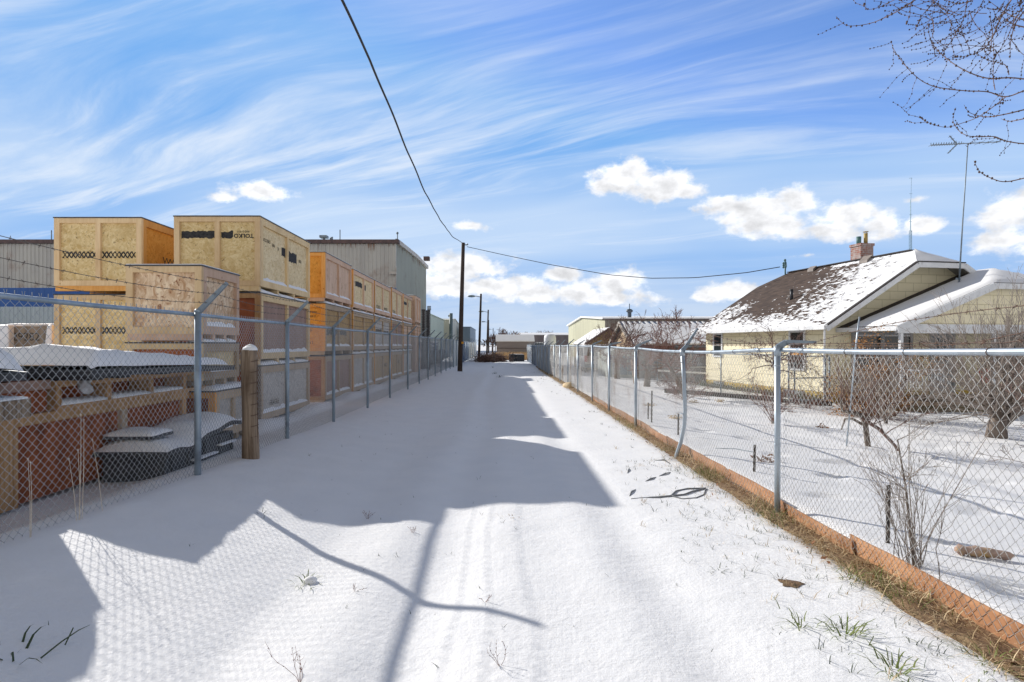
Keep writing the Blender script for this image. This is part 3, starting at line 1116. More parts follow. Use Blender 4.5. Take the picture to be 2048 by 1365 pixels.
paint_side(c2, 17.3, 19.6, 1.98, 2.16, sx_, INKG, 9, 0.05)
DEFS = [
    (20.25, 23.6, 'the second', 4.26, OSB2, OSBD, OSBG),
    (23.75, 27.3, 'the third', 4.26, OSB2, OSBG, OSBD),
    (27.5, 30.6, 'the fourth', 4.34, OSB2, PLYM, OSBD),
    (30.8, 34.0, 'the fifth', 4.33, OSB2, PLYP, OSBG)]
WHAT = [('pale top crate with two black paint bars', 'weathered middle crate', 'weathered bottom crate'),
        ('pale top crate with grey lettering along its bottom edge', 'greyish middle crate with a dark band', 'grey bottom crate with faint handwriting'),
        ('pale top crate with grey lettering low on its side', 'pinkish plywood middle crate', 'buff bottom crate with faint handwriting'),
        ('small pale top crate with a short black bar', 'pinkish middle crate', 'grey bottom crate')]
WHERE = ['first stack beyond the orange fronts', 'second stack beyond the orange fronts', 'third stack beyond the orange fronts', 'farthest stack by the black columns']
for i, (ya, yb, w_, zt_, s3, s2, s1) in enumerate(DEFS):
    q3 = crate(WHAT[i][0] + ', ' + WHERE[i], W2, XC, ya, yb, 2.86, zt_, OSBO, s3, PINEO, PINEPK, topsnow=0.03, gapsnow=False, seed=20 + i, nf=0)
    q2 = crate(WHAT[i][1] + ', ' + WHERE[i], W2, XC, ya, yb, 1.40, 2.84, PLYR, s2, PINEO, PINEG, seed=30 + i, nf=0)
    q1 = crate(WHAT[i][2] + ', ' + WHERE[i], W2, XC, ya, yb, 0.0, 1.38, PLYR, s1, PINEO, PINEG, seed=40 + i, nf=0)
    ym = (ya + yb) / 2
    if i == 0:
        paint_side(q3, ya + 0.55, ym - 0.1, 3.72, 3.92, sx_, seed=51, rag=0.03)
        paint_side(q3, ym + 0.15, ym + 0.5, 3.70, 3.90, sx_, seed=52, rag=0.03)
        fonttext('24/16', 0.1, INK, q3, (sx_ + 0.001, ya + 0.38, 3.86), UP_SIDE, sx=0.7)
    if i == 1:
        fonttext('TOLKO', 0.19, INKG, q3, (sx_ + 0.001, ya + 1.0, 3.24), ROT_SIDE, sx=1.3, thick=0.004)
        fonttext('WOOD', 0.17, INKG, q3, (sx_ + 0.001, ym + 0.8, 3.24), ROT_SIDE, sx=1.2, thick=0.004)
        paint_side(q2, ya + 0.3, ym - 0.1, 2.12, 2.34, sx_, INKG, 61, 0.03)
        paint_side(q2, ym + 0.1, yb - 0.3, 2.10, 2.3, sx_, INKG, 62, 0.03)
        fonttext('WEST', 0.2, INK, q1, (sx_ + 0.001, ym + 0.8, 0.8), ROT_SIDE, sx=1.2)
    if i == 2:
        fonttext('TOLKO', 0.2, INKG, q3, (sx_ + 0.001, ya + 0.9, 3.24), ROT_SIDE, sx=1.2, thick=0.004)
        fonttext('WEST', 0.2, INK, q1, (sx_ + 0.001, ym + 0.5, 0.85), ROT_SIDE, sx=1.2)
    if i == 3:
        paint_side(q3, ya + 0.4, ym - 0.1, 3.8, 3.97, sx_, seed=71, rag=0.03)
        paint_side(q3, ym + 0.15, ym + 0.5, 3.74, 3.97, sx_, seed=72, rag=0.05)
crate('small pinkish crate peeping over the far end of the crate row', XC - 1.3, XC + 0.12, 34.3, 36.6, 2.9, 4.52, PLYP, PLYP, PINEPK, topsnow=0.03, gapsnow=False, ledge=False, seed=77, nf=0)
crate('plain crate holding up the small pinkish crate at the far end', XC - 1.3, XC + 0.12, 34.3, 36.6, 0.0, 2.88, PLYP, PLYP, PINEPK, gapsnow=False, ledge=False, seed=78, nf=0)

# the lower stack in front, pink wafer board on top
K0, K1 = 9.97, 11.42
XK = -6.22
k3 = crate('pinkish wafer board crate with snow on its lid, on top of the low front stack', XK, XC, K0, K1, 1.76, 3.02, OSBP, OSBP, PINE, PINEPK, nf=0, ns=0, bw=0.115, topsnow=0.028, gapsnow=False, seed=81)
k2 = crate('yellow framed crate with brown plywood front, under the pinkish wafer board crate', XK, XC, K0, K1, 0.98, 1.735, PLYR, OSB2, PINEY, PINEG, nf=0, ns=0, seed=82)
k1 = crate('low grey crate at the bottom of the front stack, snow lying on its edge', XK, XC + 0.22, K0, K1, 0.0, 0.92, PLYB, OSBG, PINEO, PINEG, nf=0, ns=1, seed=83, topsnow=0.07, gapsnow=False)
# ------------------------------------------------------------------ things among the crates
# long open frames with rusty plywood, lying along the fence
Ym0, Ym1 = 5.55, 9.55


def long_crate():
    t = thing('long_crate', 'long low crate with rusty plywood panels and pale posts, right behind the left fence', 'crate', (-5.5, 7.5, 0), 'long open crates behind the fence')
    mb = MB()
    mb.box((-7.0, Ym0, 0.02), (-5.03, Ym1, 0.93))
    mb.build('side_panel', PLYB, t)
    f = MB()
    f.box((-5.06, Ym0 - 0.02, 0.84), (-4.965, Ym1 + 0.02, 0.95))
    f.build('top_beam', PINEB, t)
    for (y, w, m) in ((5.62, .13, PINEO), (6.05, .16, PINEB), (7.95, .12, PINEG), (9.46, .11, PINEB)):
        p = MB()
        p.box((-5.055, y - w / 2, 0.01), (-4.972, y + w / 2, 0.838))
        if w > .15:
            p.box((-4.99, y + w / 2 + .004, 0.01), (-4.962, y + w / 2 + .05, 0.838))
        p.build('post', m, t)
    return t


long_crate()
t = thing('open_frame', 'open wooden frame with dark bays and snowy sills, lying on the long rusty crate', 'crate', (-5.5, 8, 0.95), 'long open crates behind the fence')
mb = MB()
mb.box((-7.0, 6.75, 0.955), (-5.28, Ym1 + 0.7, 1.27))
mb.build('side_panel', PLYB, t)
mb = MB()
mb.box((-5.27, 6.7, 1.21), (-4.955, Ym1 + 0.72, 1.285))
mb.build('top_beam', PINEB, t)
mb = MB()
mb.box((-5.27, 6.7, 0.952), (-4.94, Ym1 + 0.72, 1.0))
mb.build('sill', PINEB, t)
for y in (6.75, 7.62, 8.55, 9.45):
    mb = MB()
    mb.box((-5.26, y - 0.045, 1.001), (-4.962, y + 0.045, 1.209))
    mb.build('post', PINEB, t)
s = MB()
for k, (a, b) in enumerate(((6.80, 7.56), (7.68, 8.49), (8.61, 9.39))):
    snow_slab(s, -5.24, -4.95, a, b, 1.001, 0.055, 90 + k, 0.07, 0.05, 0.5)
s.build('snow', SNOW, t, smooth=True)
t = thing('dark_crate', 'dark brown crate end left of the open frame, under the snowy sheets', 'crate', (-5.6, 5.6, 0), 'long open crates behind the fence')
mb = MB()
mb.box((-6.9, 4.6, 0.955), (-5.03, 6.66, 1.30))
mb.build('side_panel', PLYB, t)
mb = MB()
mb.box((-5.03, 4.6, 1.20), (-4.985, 6.66, 1.305))
mb.build('top_beam', PLYM, t)
mb = MB()
mb.box((-6.9, 4.6, 0.005), (-5.04, 5.5, 0.949))
mb.build('lower_panel', PLYB, t)

# black sheets lying on top, deep snow on them
t = thing('snowy_sheet_stack', 'stack of black sheets under a thick snow blanket, lying across the long open crates', 'sheet stack', (-5.6, 8, 1.31))


def zs(x, y):
    return 1.475 - 0.022 * (y - 5.0)


def sheet_piece(q, snow, seed):
    bot = [(x, y, zs(x, y) - 0.10) for x, y in q]
    mb = MB()
    mb.prism(bot, (0, 0, 0.062))
    mb.build('sheet', LID, t)
    mb = MB()
    mb.prism([(x + (0.02 if x > -4.8 else 0), y, z + 0.066) for (x, y, z) in bot], (0, 0, 0.012))
    mb.build('sheet', BINP, t)
    if not snow:
        return
    y0, y1, xa, xb, h0, h1 = snow
    ns, ms = max(8, int((y1 - y0) / 0.11)), 20
    vs = []
    for j in range(ns):
        v = j / (ns - 1)
        y = lerp(y0, y1, v)
        xe = lerp(xa, xb, v)
        for i in range(ms):
            u = i / (ms - 1)
            x = lerp(xe, -8.2, u ** 1.6)
            k = min(1.0, math.sqrt((u * 3.9 + 0.004) / 0.16)) * min(1, math.sqrt((v * (y1 - y0) + 0.004) / 0.12)) * min(1, math.sqrt(((1 - v) * (y1 - y0) + 0.004) / 0.25))
            hgt = lerp(h0, h1, v) * (1 + 0.28 * mnoise.noise(Vector((x * 1.5, y * 1.5, 2))) + 0.16 * mnoise.noise(Vector((x * 6, y * 6, 2))))
            hgt += 0.05 * math.exp(-((y - 6.9) / 0.5) ** 2 - ((x + 6.5) / 0.8) ** 2)
            sh_ = min(0.90, (xe - x) * 0.97)
            yy_ = y + (sh_ * v if seed else 0.0)
            vs.append((x + 0.012 * mnoise.noise(Vector((x * 9, y * 9, 7))), yy_, zs(x, y) - 0.02 + hgt * k))
    fs = [(j * ms + i, (j + 1) * ms + i, (j + 1) * ms + i + 1, j * ms + i + 1) for j in range(ns - 1) for i in range(ms - 1)]
    mb = MB()
    mb.add(vs, fs)
    mb.build('snow_blanket', SNOW, t, smooth=True)


sheet_piece([(-4.40, 6.46), (-4.62, 10.45), (-6.9, 10.0), (-8.4, 9.6), (-8.4, 6.46)], (6.48, 10.25, -4.42, -4.62, 0.25, 0.09), 0)
sheet_piece([(-4.30, 3.6), (-4.32, 5.48), (-5.25, 6.40), (-8.4, 6.40), (-8.4, 3.6)], (3.62, 5.47, -4.32, -4.34, 0.19, 0.19), 1)
for yy in (6.7, 7.2, 8.1):
    mb = MB()
    mb.box((-5.1, yy, 1.29), (-4.55, yy + 0.18, zs(-4.6, yy) - 0.104))
    mb.build('spacer', LID, t)

# clear plastic bag hanging out of the frame
BAG = mottle('clear_plastic', (0.62, 0.64, 0.66), (0.42, 0.40, 0.40), 9, rough=0.3)
mb = MB()
for i in range(7):
    pass
bagp = []
for j in range(8):
    z = 1.36 - j * 0.036
    w = [0.05, .075, .085, .09, .1, .105, .095, .05][j]
    bagp.append([(-4.93 + 0.035 * math.sin(k * 1.3 + j) * (1 if j < 7 else .4) + 0.02, 7.12 + w * math.cos(2 * math.pi * k / 10), z + 0.006 * math.sin(3 * k)) for k in range(10)])
vs = [p for r in bagp for p in r]
for i, p in enumerate(vs):
    vs[i] = (p[0] + 0.03 * math.sin(2 * math.pi * (i % 10) / 10), p[1], p[2])
mb.add(vs, [(j * 10 + k, j * 10 + (k + 1) % 10, (j + 1) * 10 + (k + 1) % 10, (j + 1) * 10 + k) for j in range(7) for k in range(10)])
o = mb.build('plastic_bag', BAG, smooth=True)
tag(o, 'crumpled clear plastic bag hanging over the open wooden frame', 'bag')

# plank with snow at the very left
t = thing('dark_plank', 'short thick dark plank topped with snow, sticking out at the left edge of the picture', 'plank', (-4.5, 5.0, 1.0))
mb = MB()
mb.box((-5.0, 4.35, 0.98), (-4.62, 5.92, 1.16))
mb.build('board', WOODG, t, bevel=0.008)
mb = MB()
snow_slab(mb, -4.99, -4.63, 4.4, 5.88, 1.161, 0.035, 5, 0.06, 0.05, 0.5)
mb.build('snow', SNOW, t, smooth=True)

# grey plastic bin under snow
t = thing('plastic_bin', 'long dark grey plastic bin buried under wind shaped snow, just behind the fence post', 'bin', (-4.4, 8.3, 0))
mb = MB()
xb0, xb1, yb0, yb1 = -5.0, -4.14, 7.45, 9.45
mb.prism([(xb0 + .04, yb0 + .04, -0.05), (xb1 - .04, yb0 + .04, -0.05), (xb1 - .04, yb1 - .04, -0.05), (xb0 + .04, yb1 - .04, -0.05)], (0, 0, 0.40))
for yy in (7.6, 8.0, 8.45, 8.9, 9.3):
    mb.box((xb1 - 0.04, yy, 0.0), (xb1 - 0.012, yy + 0.06, 0.33))
mb.build('tub', BINP, t, bevel=0.02)
mb = MB()
n = 24
prof = [(lerp(yb0 - .05, yb1 + .05, i / n), 0.36 + 0.15 * smooth(0.25, 0.75, i / n) + 0.02 * math.sin(i * .7)) for i in range(n + 1)]
vs = [(xb1 + 0.05, y, z - 0.06) for y, z in prof] + [(xb1 + 0.05, y, z) for y, z in prof] + [(xb0 - 0.05, y, z) for y, z in prof] + [(xb0 - .05, y, z - 0.06) for y, z in prof]
m_ = n + 1
fs = []
for i in range(n):
    for r in range(3):
        fs.append((r * m_ + i, r * m_ + i + 1, (r + 1) * m_ + i + 1, (r + 1) * m_ + i))
fs.append((0, m_, 2 * m_, 3 * m_))
fs.append((n, 3 * m_ + n, 2 * m_ + n, m_ + n))
mb.add(vs, fs)
mb.build('lid', BINP, t)
mb = MB()
vs, nn = [], 30
for i in range(nn + 1):
    f = i / nn
    y = lerp(yb0 - .04, yb1 + .04, f)
    base = 0.36 + 0.15 * smooth(0.25, 0.75, f) + 0.02 * math.sin(f * n * .7)
    for k in range(11):
        u = k / 10
        h = 0.13 * math.sqrt(max(0, math.sin(math.pi * min(1, max(0, u))))) * min(1, math.sqrt(f / 0.06 + 0.001)) * min(1, math.sqrt((1 - f) / 0.06 + .001))
        h *= 1 + 0.35 * mnoise.noise(Vector((u * 2, y * 2.2, 1)))
        vs.append((lerp(xb1 + .04, xb0 - .04, u), y, base + 0.002 + h))
mb.add(vs, [(i * 11 + k, i * 11 + k + 1, (i + 1) * 11 + k + 1, (i + 1) * 11 + k) for i in range(nn) for k in range(10)])
mb.build('snow_blanket', SNOW, t, smooth=True)
mb = MB()
snow_slab(mb, xb1 - 0.06, xb1 + 0.04, 8.1, 8.75, 0.12, 0.03, 3, .05, .04)
snow_slab(mb, xb1 - 0.06, xb1 + 0.04, 8.85, 9.35, 0.20, 0.03, 4, .05, .04)
mb.build('snow', SNOW, t, smooth=True)
# snowy lid leaning behind the bin
t = thing('bin_lid', 'loose dark lid with a snow cap lying behind the grey plastic bin', 'lid', (-4.9, 7.9, .45))
mb = MB()
mb.box((-4.97, 7.5, 0.5), (-4.35, 8.0, 0.54))
mb.build('lid', BINP, t, bevel=0.01)
mb = MB()
snow_slab(mb, -4.96, -4.36, 7.51, 7.99, 0.541, 0.06, 8, .05, .12)
mb.build('snow_cap', SNOW, t, smooth=True)

# weathered round fence post standing in the alley edge
t = thing('wooden_post', 'thick weathered round wooden post with a snow cap and wire wrapped on it', 'post', (-3.32, 8.1, 0.1))
px_, py_ = XP(499, 8.1), 8.1
mb = MB()
pts, rad = [], []
for i in range(14):
    f = i / 13
    pts.append((px_ - 0.03 * f + 0.02, py_, lerp(-0.1, 1.62, f)))
    rad.append(0.108 + 0.005 * math.sin(f * 9) - 0.006 * f)
mb.tube(pts, rad, 18)
for v_i in range(len(mb.v)):
    x, y, z = mb.v[v_i]
    k = 1 + 0.05 * mnoise.noise(Vector((x * 16, y * 16, z * 0.8)))
    mb.v[v_i] = (px_ + (x - px_) * k, py_ + (y - py_) * k, z + (0.03 * (px_ - x) if z > 1.6 else 0))
post = mb.build('pole', WOODG, t, smooth=True)
mb = MB()
vs = []
for j in range(6):
    for k in range(16):
        a = 2 * math.pi * k / 16
        r = 0.1 * math.cos(j / 5 * math.pi / 2)
        vs.append((px_ - 0.01 + r * math.cos(a) + 0.015, py_ + r * math.sin(a), 1.615 + 0.075 * math.sin(j / 5 * math.pi / 2) * (1 + .2 * math.sin(a))))
mb.add(vs, [(j * 16 + k, j * 16 + (k + 1) % 16, (j + 1) * 16 + (k + 1) % 16, (j + 1) * 16 + k) for j in range(5) for k in range(16)])
mb.build('snow_cap', SNOW, t, smooth=True)
mb = MB()
for i in range(8):
    z = 0.45 + i * 0.145
    mb.tube([(px_ + 0.06, py_ - 0.1, z), (px_ + 0.108, py_ - 0.045, z + 0.01), (px_ + 0.112, py_ + 0.03, z + 0.015)], 0.004, 4)
mb.tube([(px_ + 0.118, py_ - 0.02, 0.2), (px_ + 0.114, py_ - 0.02, 1.5)], 0.004, 4)
mb.build('wire', RUSTW, t)

# white framed crate with a handwritten number, far left
WHITEP = mottle('white_paint', (0.78, 0.79, 0.81), (0.70, 0.72, 0.75), 3, rough=0.5)
xq0, xq1, yq = XP(-30, 13.2), XP(104, 13.2), 13.2
t = thing('white_framed_crate', 'crate with broad white edges and a handwritten number on its dark board', 'crate', ((xq0 + xq1) / 2, yq, 1.4))
zq0, zq1 = 1.45, 2.13
mb = MB()
mb.box((xq0 + .1, yq + 0.15, zq0), (xq1 - .1, yq + 1.4, zq1 - .03))
mb.build('number_board', mottle('dark_board', (0.30, 0.24, 0.18), (0.20, 0.155, 0.115), 8, (1, 1, .2), .8), t)
for (a, b) in ((xq0 - .1, XP(17, 13.2)), (XP(86, 13.2), xq1)):
    mb = MB()
    mb.prism([(a, yq, zq0), (b, yq, zq0), (b, yq, zq1), (a + .08, yq, zq1 - .0)], (0, 0.5, 0))
    mb.build('side_frame', WHITEP, t, bevel=0.03)
mb = MB()
mb.box((xq0 - .1, yq - 0.25, 1.36), (xq1, yq + 1.4, 1.445))
mb.build('base', WOODG, t)
mb = MB()
snow_slab(mb, xq0 - .1, xq1, yq - .25, yq - .005, 1.446, 0.05, 3, .08, .05)
snow_slab(mb, xq0, xq1, yq + .5, yq + 1.4, zq1 + .001, 0.05, 3, .1, .05)
mb.build('snow', SNOW, t, smooth=True)
yt = yq + 0.146
fonttext('29282', 0.26, INK, t, (XP(52, yt), yt, 1.86), ROT_FRONT, name='handwriting', sx=0.95, thick=-0.002)
fonttext('TIIVI', 0.20, INK, t, (XP(52, yt), yt, 1.55), ROT_FRONT, name='handwriting', sx=0.95, thick=-0.002)
t = thing('rough_crate', 'low plain crate holding up the white framed numbered crate', 'crate', (-10.5, 13.8, 0), None)
mb = MB()
mb.box((xq0 - .1, yq - .2, 0.02), (xq1 - .02, yq + 1.4, 1.352))
mb.build('side_panel', OSBG, t)
mb = MB()
mb.box((xq0 - .1, yq - .24, 1.2), (xq1 - .02, yq - .202, 1.352))
mb.build('top_beam', PINEG, t)

# black perforated steel columns at the far end of the row
for k, (pa, pb, ztop, Y, lab) in enumerate(((832.5, 840, 4.02, 36.8, 'tall black steel column nearest the crates, standing upright'), (843, 850.5, 3.95, 38.2, 'tall black perforated steel column, middle of three'), (851.5, 860, 3.95, 39.2, 'tall black perforated steel column with a pale cap, right of three'))):
    t = thing('steel_column', lab, 'column', (XP((pa + pb) / 2, Y), Y, 0), 'black steel columns at the end of the crates')
    x0, x1 = XP(pa, Y), XP(pb, Y)
    mb = MB()
    mb.box((x0, Y, 0), (x1, Y + 0.3, ztop))
    mb.build('column', LID, t)
    if k:
        mb = MB()
        for z in np.arange(0.6, ztop - 0.15, 0.105):
            for xx in ((x0 + 0.035, x1 - 0.03)):
                mb.box((xx - .012, Y - 0.012, z), (xx + .012, Y - 0.002, z + 0.04))
        o = mb.build('punched_holes', SLW, t)
        o['kind'] = 'stuff'
    if k == 2:
        mb = MB()
        mb.tube([(x0 + .2, Y + .15, ztop), (x0 + .2, Y + .15, ztop + 0.28)], 0.13, 10)
        mb.build('cap', GALV, t, smooth=True)

# machinery and pipes lying in the yard behind the far fence
DARKM = mottle('dark_machinery', (0.05, 0.07, 0.10), (0.10, 0.12, 0.15), 3, rough=0.6)
t = thing('equipment_pile', 'dark blue pile of covered equipment with snow patches behind the far left fence', 'equipment', (-6.2, 47, 0))
mb = MB()
rnd = random.Random(3)
for i in range(16):
    y = 40 + i * 1.2
    mb.tube([(-5.2 - rnd.random() * 1.6, y, 0.3 + rnd.random() * .6), (-5.2 - rnd.random() * 1.6, y + 2.0, 0.3 + rnd.random() * .7)], 0.25 + rnd.random() * .25, 8)
mb.box((-7.6, 44, 0), (-5.8, 56, 1.9))
mb.build('covered_load', DARKM, t)
mb = MB()
for i in range(9):
    y = 43.5 + i * 1.4
    snow_slab(mb, -6.9 - rnd.random() * .5, -5.6, y, y + .9, 1.5 + .4 * rnd.random(), .12, i, .2, .2, .6)
mb.build('snow', SNOW, t, smooth=True)

# ------------------------------------------------------------------ the big metal building on the left


def rib_wall(mb, p0, p1, z0, z1, pitch=0.30, depth=0.05, side=1):
    """ribbed sheet from p0 to p1 (x, y), ribs standing out"""
    p0, p1 = Vector((p0[0], p0[1], 0)), Vector((p1[0], p1[1], 0))
    L = (p1 - p0).length
    d = (p1 - p0) / L
    n = Vector((d.y, -d.x, 0)) * side
    prof = [(0, 0), (0.62, 0), (0.70, 1), (0.92, 1), (1.0, 0)]
    N = max(1, int(round(L / pitch)))
    pts = []
    for i in range(N):
        for (u, h) in prof[:-1]:
            pts.append(p0 + d * (L * (i + u) / N) + n * (depth * h))
    pts.append(p1)
    vs = [(p.x, p.y, z0) for p in pts] + [(p.x, p.y, z1) for p in pts]
    m = len(pts)
    fs = [(i, i + 1, m + i + 1, m + i) for i in range(m - 1)]
    if side < 0:
        fs = [tuple(reversed(f)) for f in fs]
    mb.add(vs, fs)


BY, BX = 46.0, -7.95
METAL1 = mottle('cream_sheet_metal', (0.50, 0.49, 0.45), (0.42, 0.41, 0.385), 1.2, (1, 1, .15), .5, c3=(0.30, 0.22, 0.18), scale3=.5)
METAL2 = mottle('pale_sheet_metal', (0.47, 0.53, 0.55), (0.41, 0.47, 0.49), 1.2, (1, 1, .15), .5)
METALS = mottle('grey_green_sheet_metal', (0.35, 0.38, 0.34), (0.315, 0.34, 0.305), .9, (1, 1, .3), .55, c3=(0.27, 0.27, 0.23), scale3=.6)
METALB = mottle('blue_sheet_metal', (0.02, 0.10, 0.34), (0.017, 0.08, 0.28), 1.5, (1, 1, .2), .45)
TRIMD = mottle('dark_trim', (0.075, 0.05, 0.05), (0.13, 0.08, 0.075), 3, rough=.6)
TRIMW = mottle('pale_trim', (0.55, 0.55, 0.52), (0.42, 0.36, 0.30), 2, rough=.6)
t = thing('metal_building', 'large cream metal industrial building with a blue band, behind the crates', 'building', (-25, 50, 0))
zt0 = EYE + 205 / F * BY
zb1 = EYE + 114 / F * BY
zb0 = EYE + 76 / F * BY
mb = MB()
rib_wall(mb, (-60, BY), (BX, BY), zb1, zt0)
mb.build('upper_wall', METAL1, t)
mb = MB()
rib_wall(mb, (-60, BY), (BX, BY), zb0 + .002, zb1 - .002, pitch=.9, depth=.02)
mb.build('blue_band', METALB, t)
mb = MB()
rib_wall(mb, (-60, BY), (BX, BY), 0, zb0, pitch=.33)
mb.build('lower_wall', METAL2, t)
BY2 = 64.3
BXR = BX
mb = MB()
# long right-hand wall with a shallow gable top and a kink
prof = [(BY, zt0), (BY + 10.2, EYE + 176 / F * (BY + 10.2)), (BY2, EYE + 155 / F * BY2)]
vs = []
N = 46
for i in range(N + 1):
    for h, off in ((0, 0), (.62, 0), (.72, .035), (.9, .035)):
        y = lerp(BY, BY2, min(1, (i + h) / N))
        z = interp(prof, y)
        vs.append((BXR + off, y, z))
lo = [(x, y, 0) for x, y, z in vs]
m = len(vs)
mb.add(lo + vs, [(i, i + 1, m + i + 1, m + i) for i in range(m - 1)])
mb.build('side_wall', METALS, t)
mb = MB()
BXI = BXR - .01
mb.prism([(BXI, BY + .3, zt0 + .02), (BXR, BY + 10.2, prof[1][1] + .02), (BXR, BY2, prof[2][1] + .02), (BXI, BY2, prof[2][1] - 1), (BXI, BY + .3, zt0 - 1)], (-52, 0, 0))
mb.build('roof', METALS, t)
mb = MB()
mb.box((-60, BY - 0.35, zt0 - 0.12), (BX + 0.25, BY + 0.2, zt0 + 0.16))
mb.build('eave_trim', TRIMD, t)
mb = MB()
mb.beam((BXR + .1, BY + .25, zt0 + .03), (BXR + .1, BY + 10.2, prof[1][1] + .03), .28, .34)
mb.beam((BXR + .1, BY + 10.2, prof[1][1] + .03), (BXR + .1, BY2 + .4, prof[2][1] + .03), .28, .34)
mb.build('verge_trim', TRIMW, t)
mb = MB()
rnd = random.Random(4)
for i in range(46):      # rust running down from the eave
    x = rnd.uniform(-30, BX - .2)
    h = rnd.uniform(.12, .75) ** 1.4
    w = rnd.uniform(.04, .16)
    mb.add([(x, BY - .056, zt0 - .12), (x + w, BY - .056, zt0 - .12), (x + w * .6, BY - .056, zt0 - .12 - h), (x + w * .4, BY - .056, zt0 - .12 - h)], [(0, 3, 2, 1)])
for i in range(14):
    y = BY + rnd.uniform(.5, 13)
    z = interp(prof, y) - .12
    h, w = rnd.uniform(.2, .8), rnd.uniform(.1, .3)
    mb.add([(BXR + .042, y, z), (BXR + .042, y + w, z), (BXR + .042, y + w * .5, z - h)], [(0, 2, 1)])
o = mb.build('rust_streaks', mottle('rust', (0.30, 0.20, 0.15), (0.22, 0.15, 0.12), 3, rough=.9), t)
o['kind'] = 'stuff'
for (px, py0, py1, kind) in ((648, 472, 484, 'vent'), (680, 460, 484, 'pole'), (665, 474, 484, 'dish'), (795, 467, 485, 'camera'), (103, 461, 478, 'pole')):
    x = XP(px, BY + .8)
    z0, z1 = zt0 + .1, EYE + (CY - py0) / F * (BY + .8)
    mb = MB()
    mb.tube([(x, BY + .8, z0 - .3), (x, BY + .8, z1)], .04 if kind != 'vent' else .1, 8)
    if kind == 'vent':
        mb.box((x - .28, BY + .5, z1 - .18), (x + .28, BY + 1.1, z1))
    elif kind == 'dish':
        mb.ball((x - .08, BY + .75, z1 - .15), .13, 8, 6, (1, .5, 1))
    elif kind == 'camera':
        mb.ball((x, BY + .75, z1), .1, 8, 6)
        mb.box((x - .15, BY + .7, z0 + .0), (x + .05, BY + .9, z0 + .3))
    mb.build({'vent': 'roof_vent', 'pole': 'roof_pole', 'dish': 'roof_dish', 'camera': 'roof_camera'}[kind], GALVD, t)
mb = MB()
mb.box((BX - .45, BY - .5, EYE + 145 / F * BY), (BX + .05, BY - .1, EYE + 140 / F * BY))
mb.tube([(BX - .02, BY - .07, EYE + 138 / F * BY), (BX - .02, BY - .07, EYE + 157 / F * BY)], .05, 8)
mb.build('wall_lamp', TRIMW, t)
mb = MB()
for x in (-37, -35.6, -33.4, -31.6, -29):
    mb.tube([(x, BY - .2, 2.3), (x, BY - .2, 3.25)], .08, 6)
mb.tube([(-38, BY - .2, 2.75), (-27, BY - .2, 2.9)], .05, 6)
mb.build('wall_pipes', TRIMD, t)
mb = MB()
mb.box((BXR - .1, BY2 - 1.2, prof[2][1] + .6), (BXR + .5, BY2 - .4, prof[2][1] + 1.0))
mb.build('roof_box', TRIMD, t)

# ------------------------------------------------------------------ smaller buildings beyond


def house_box(name, label, x0, x1, y0, y1, z, mat, roofmat=None, roof='flat', rise=0, axis_='y', cat='building', over=.15):
    t = thing(name, label, cat, ((x0 + x1) / 2, (y0 + y1) / 2, 0))
    mb = MB()
    if roof == 'flat':
        mb.box((x0, y0, 0), (x1, y1, z))
    elif axis_ == 'x':
        mb.prism([(x0, y0, 0), (x0, y1, 0), (x0, y1, z), (x0, (y0 + y1) / 2, z + rise), (x0, y0, z)], (x1 - x0, 0, 0))
    else:
        mb.prism([(x0, y0, 0), (x1, y0, 0), (x1, y0, z), ((x0 + x1) / 2, y0, z + rise), (x0, y0, z)], (0, y1 - y0, 0))
    mb.build('wall', mat, t)
    mb = MB()
    th = .12
    if roof == 'flat':
        mb.box((x0 - over, y0 - over, z + .003), (x1 + over, y1 + over, z + th))
    elif axis_ == 'x':
        ym, zr = (y0 + y1) / 2, z + rise + .02
        k = rise / (ym - y0)
        mb.prism([(x0 - over, y0 - over, z - over * k + .02), (x0 - over, ym, zr), (x0 - over, y1 + over, z - over * k + .02), (x0 - over, y1 + over, z - over * k + .02 + th), (x0 - over, ym, zr + th), (x0 - over, y0 - over, z - over * k + .02 + th)], (x1 - x0 + 2 * over, 0, 0))
    else:
        xm, zr = (x0 + x1) / 2, z + rise + .02
        k = rise / (xm - x0)
        mb.prism([(x0 - over, y0 - over, z - over * k + .02), (xm, y0 - over, zr), (x1 + over, y0 - over, z - over * k + .02), (x1 + over, y0 - over, z - over * k + .02 + th), (xm, y0 - over, zr + th), (x0 - over, y0 - over, z - over * k + .02 + th)], (0, y1 - y0 + 2 * over, 0))
    mb.build('roof', roofmat or mat, t)
    return t


PALEG = mottle('pale_green_metal', (0.46, 0.52, 0.42), (0.40, 0.46, 0.37), 1.0, (1, 1, .2), .6)
PALEC = mottle('pale_cream_metal', (0.55, 0.55, 0.46), (0.48, 0.48, 0.40), 1.0, (1, 1, .2), .6)
BLUEG = mottle('blue_grey_metal', (0.20, 0.27, 0.33), (0.17, 0.235, 0.29), 1.0, (1, 1, .2), .6)
TAUPE = mottle('taupe_siding', (0.33, 0.29, 0.28), (0.28, 0.245, 0.24), 1.0, (.2, 1, 1), .7)
DARKT = mottle('dark_taupe_siding', (0.17, 0.145, 0.15), (0.14, 0.12, 0.125), 1.0, (1, 1, .2), .7)
house_box('metal_shed', 'pale green metal shed just right of the black steel columns', -24, -11.1, 94, 119, 6.5, PALEG)
house_box('metal_shed', 'cream metal shed with a sloping top, behind the tall dark pole', -20, -10.1, 121, 147, 6.6, PALEC, roof='gable', rise=.8, axis_='x')
house_box('metal_shed', 'blue grey box shaped shed right of the tall dark pole', -8.7, -6.95, 140, 171, 5.8, BLUEG)
mb = MB()
x = XP(902, 112)
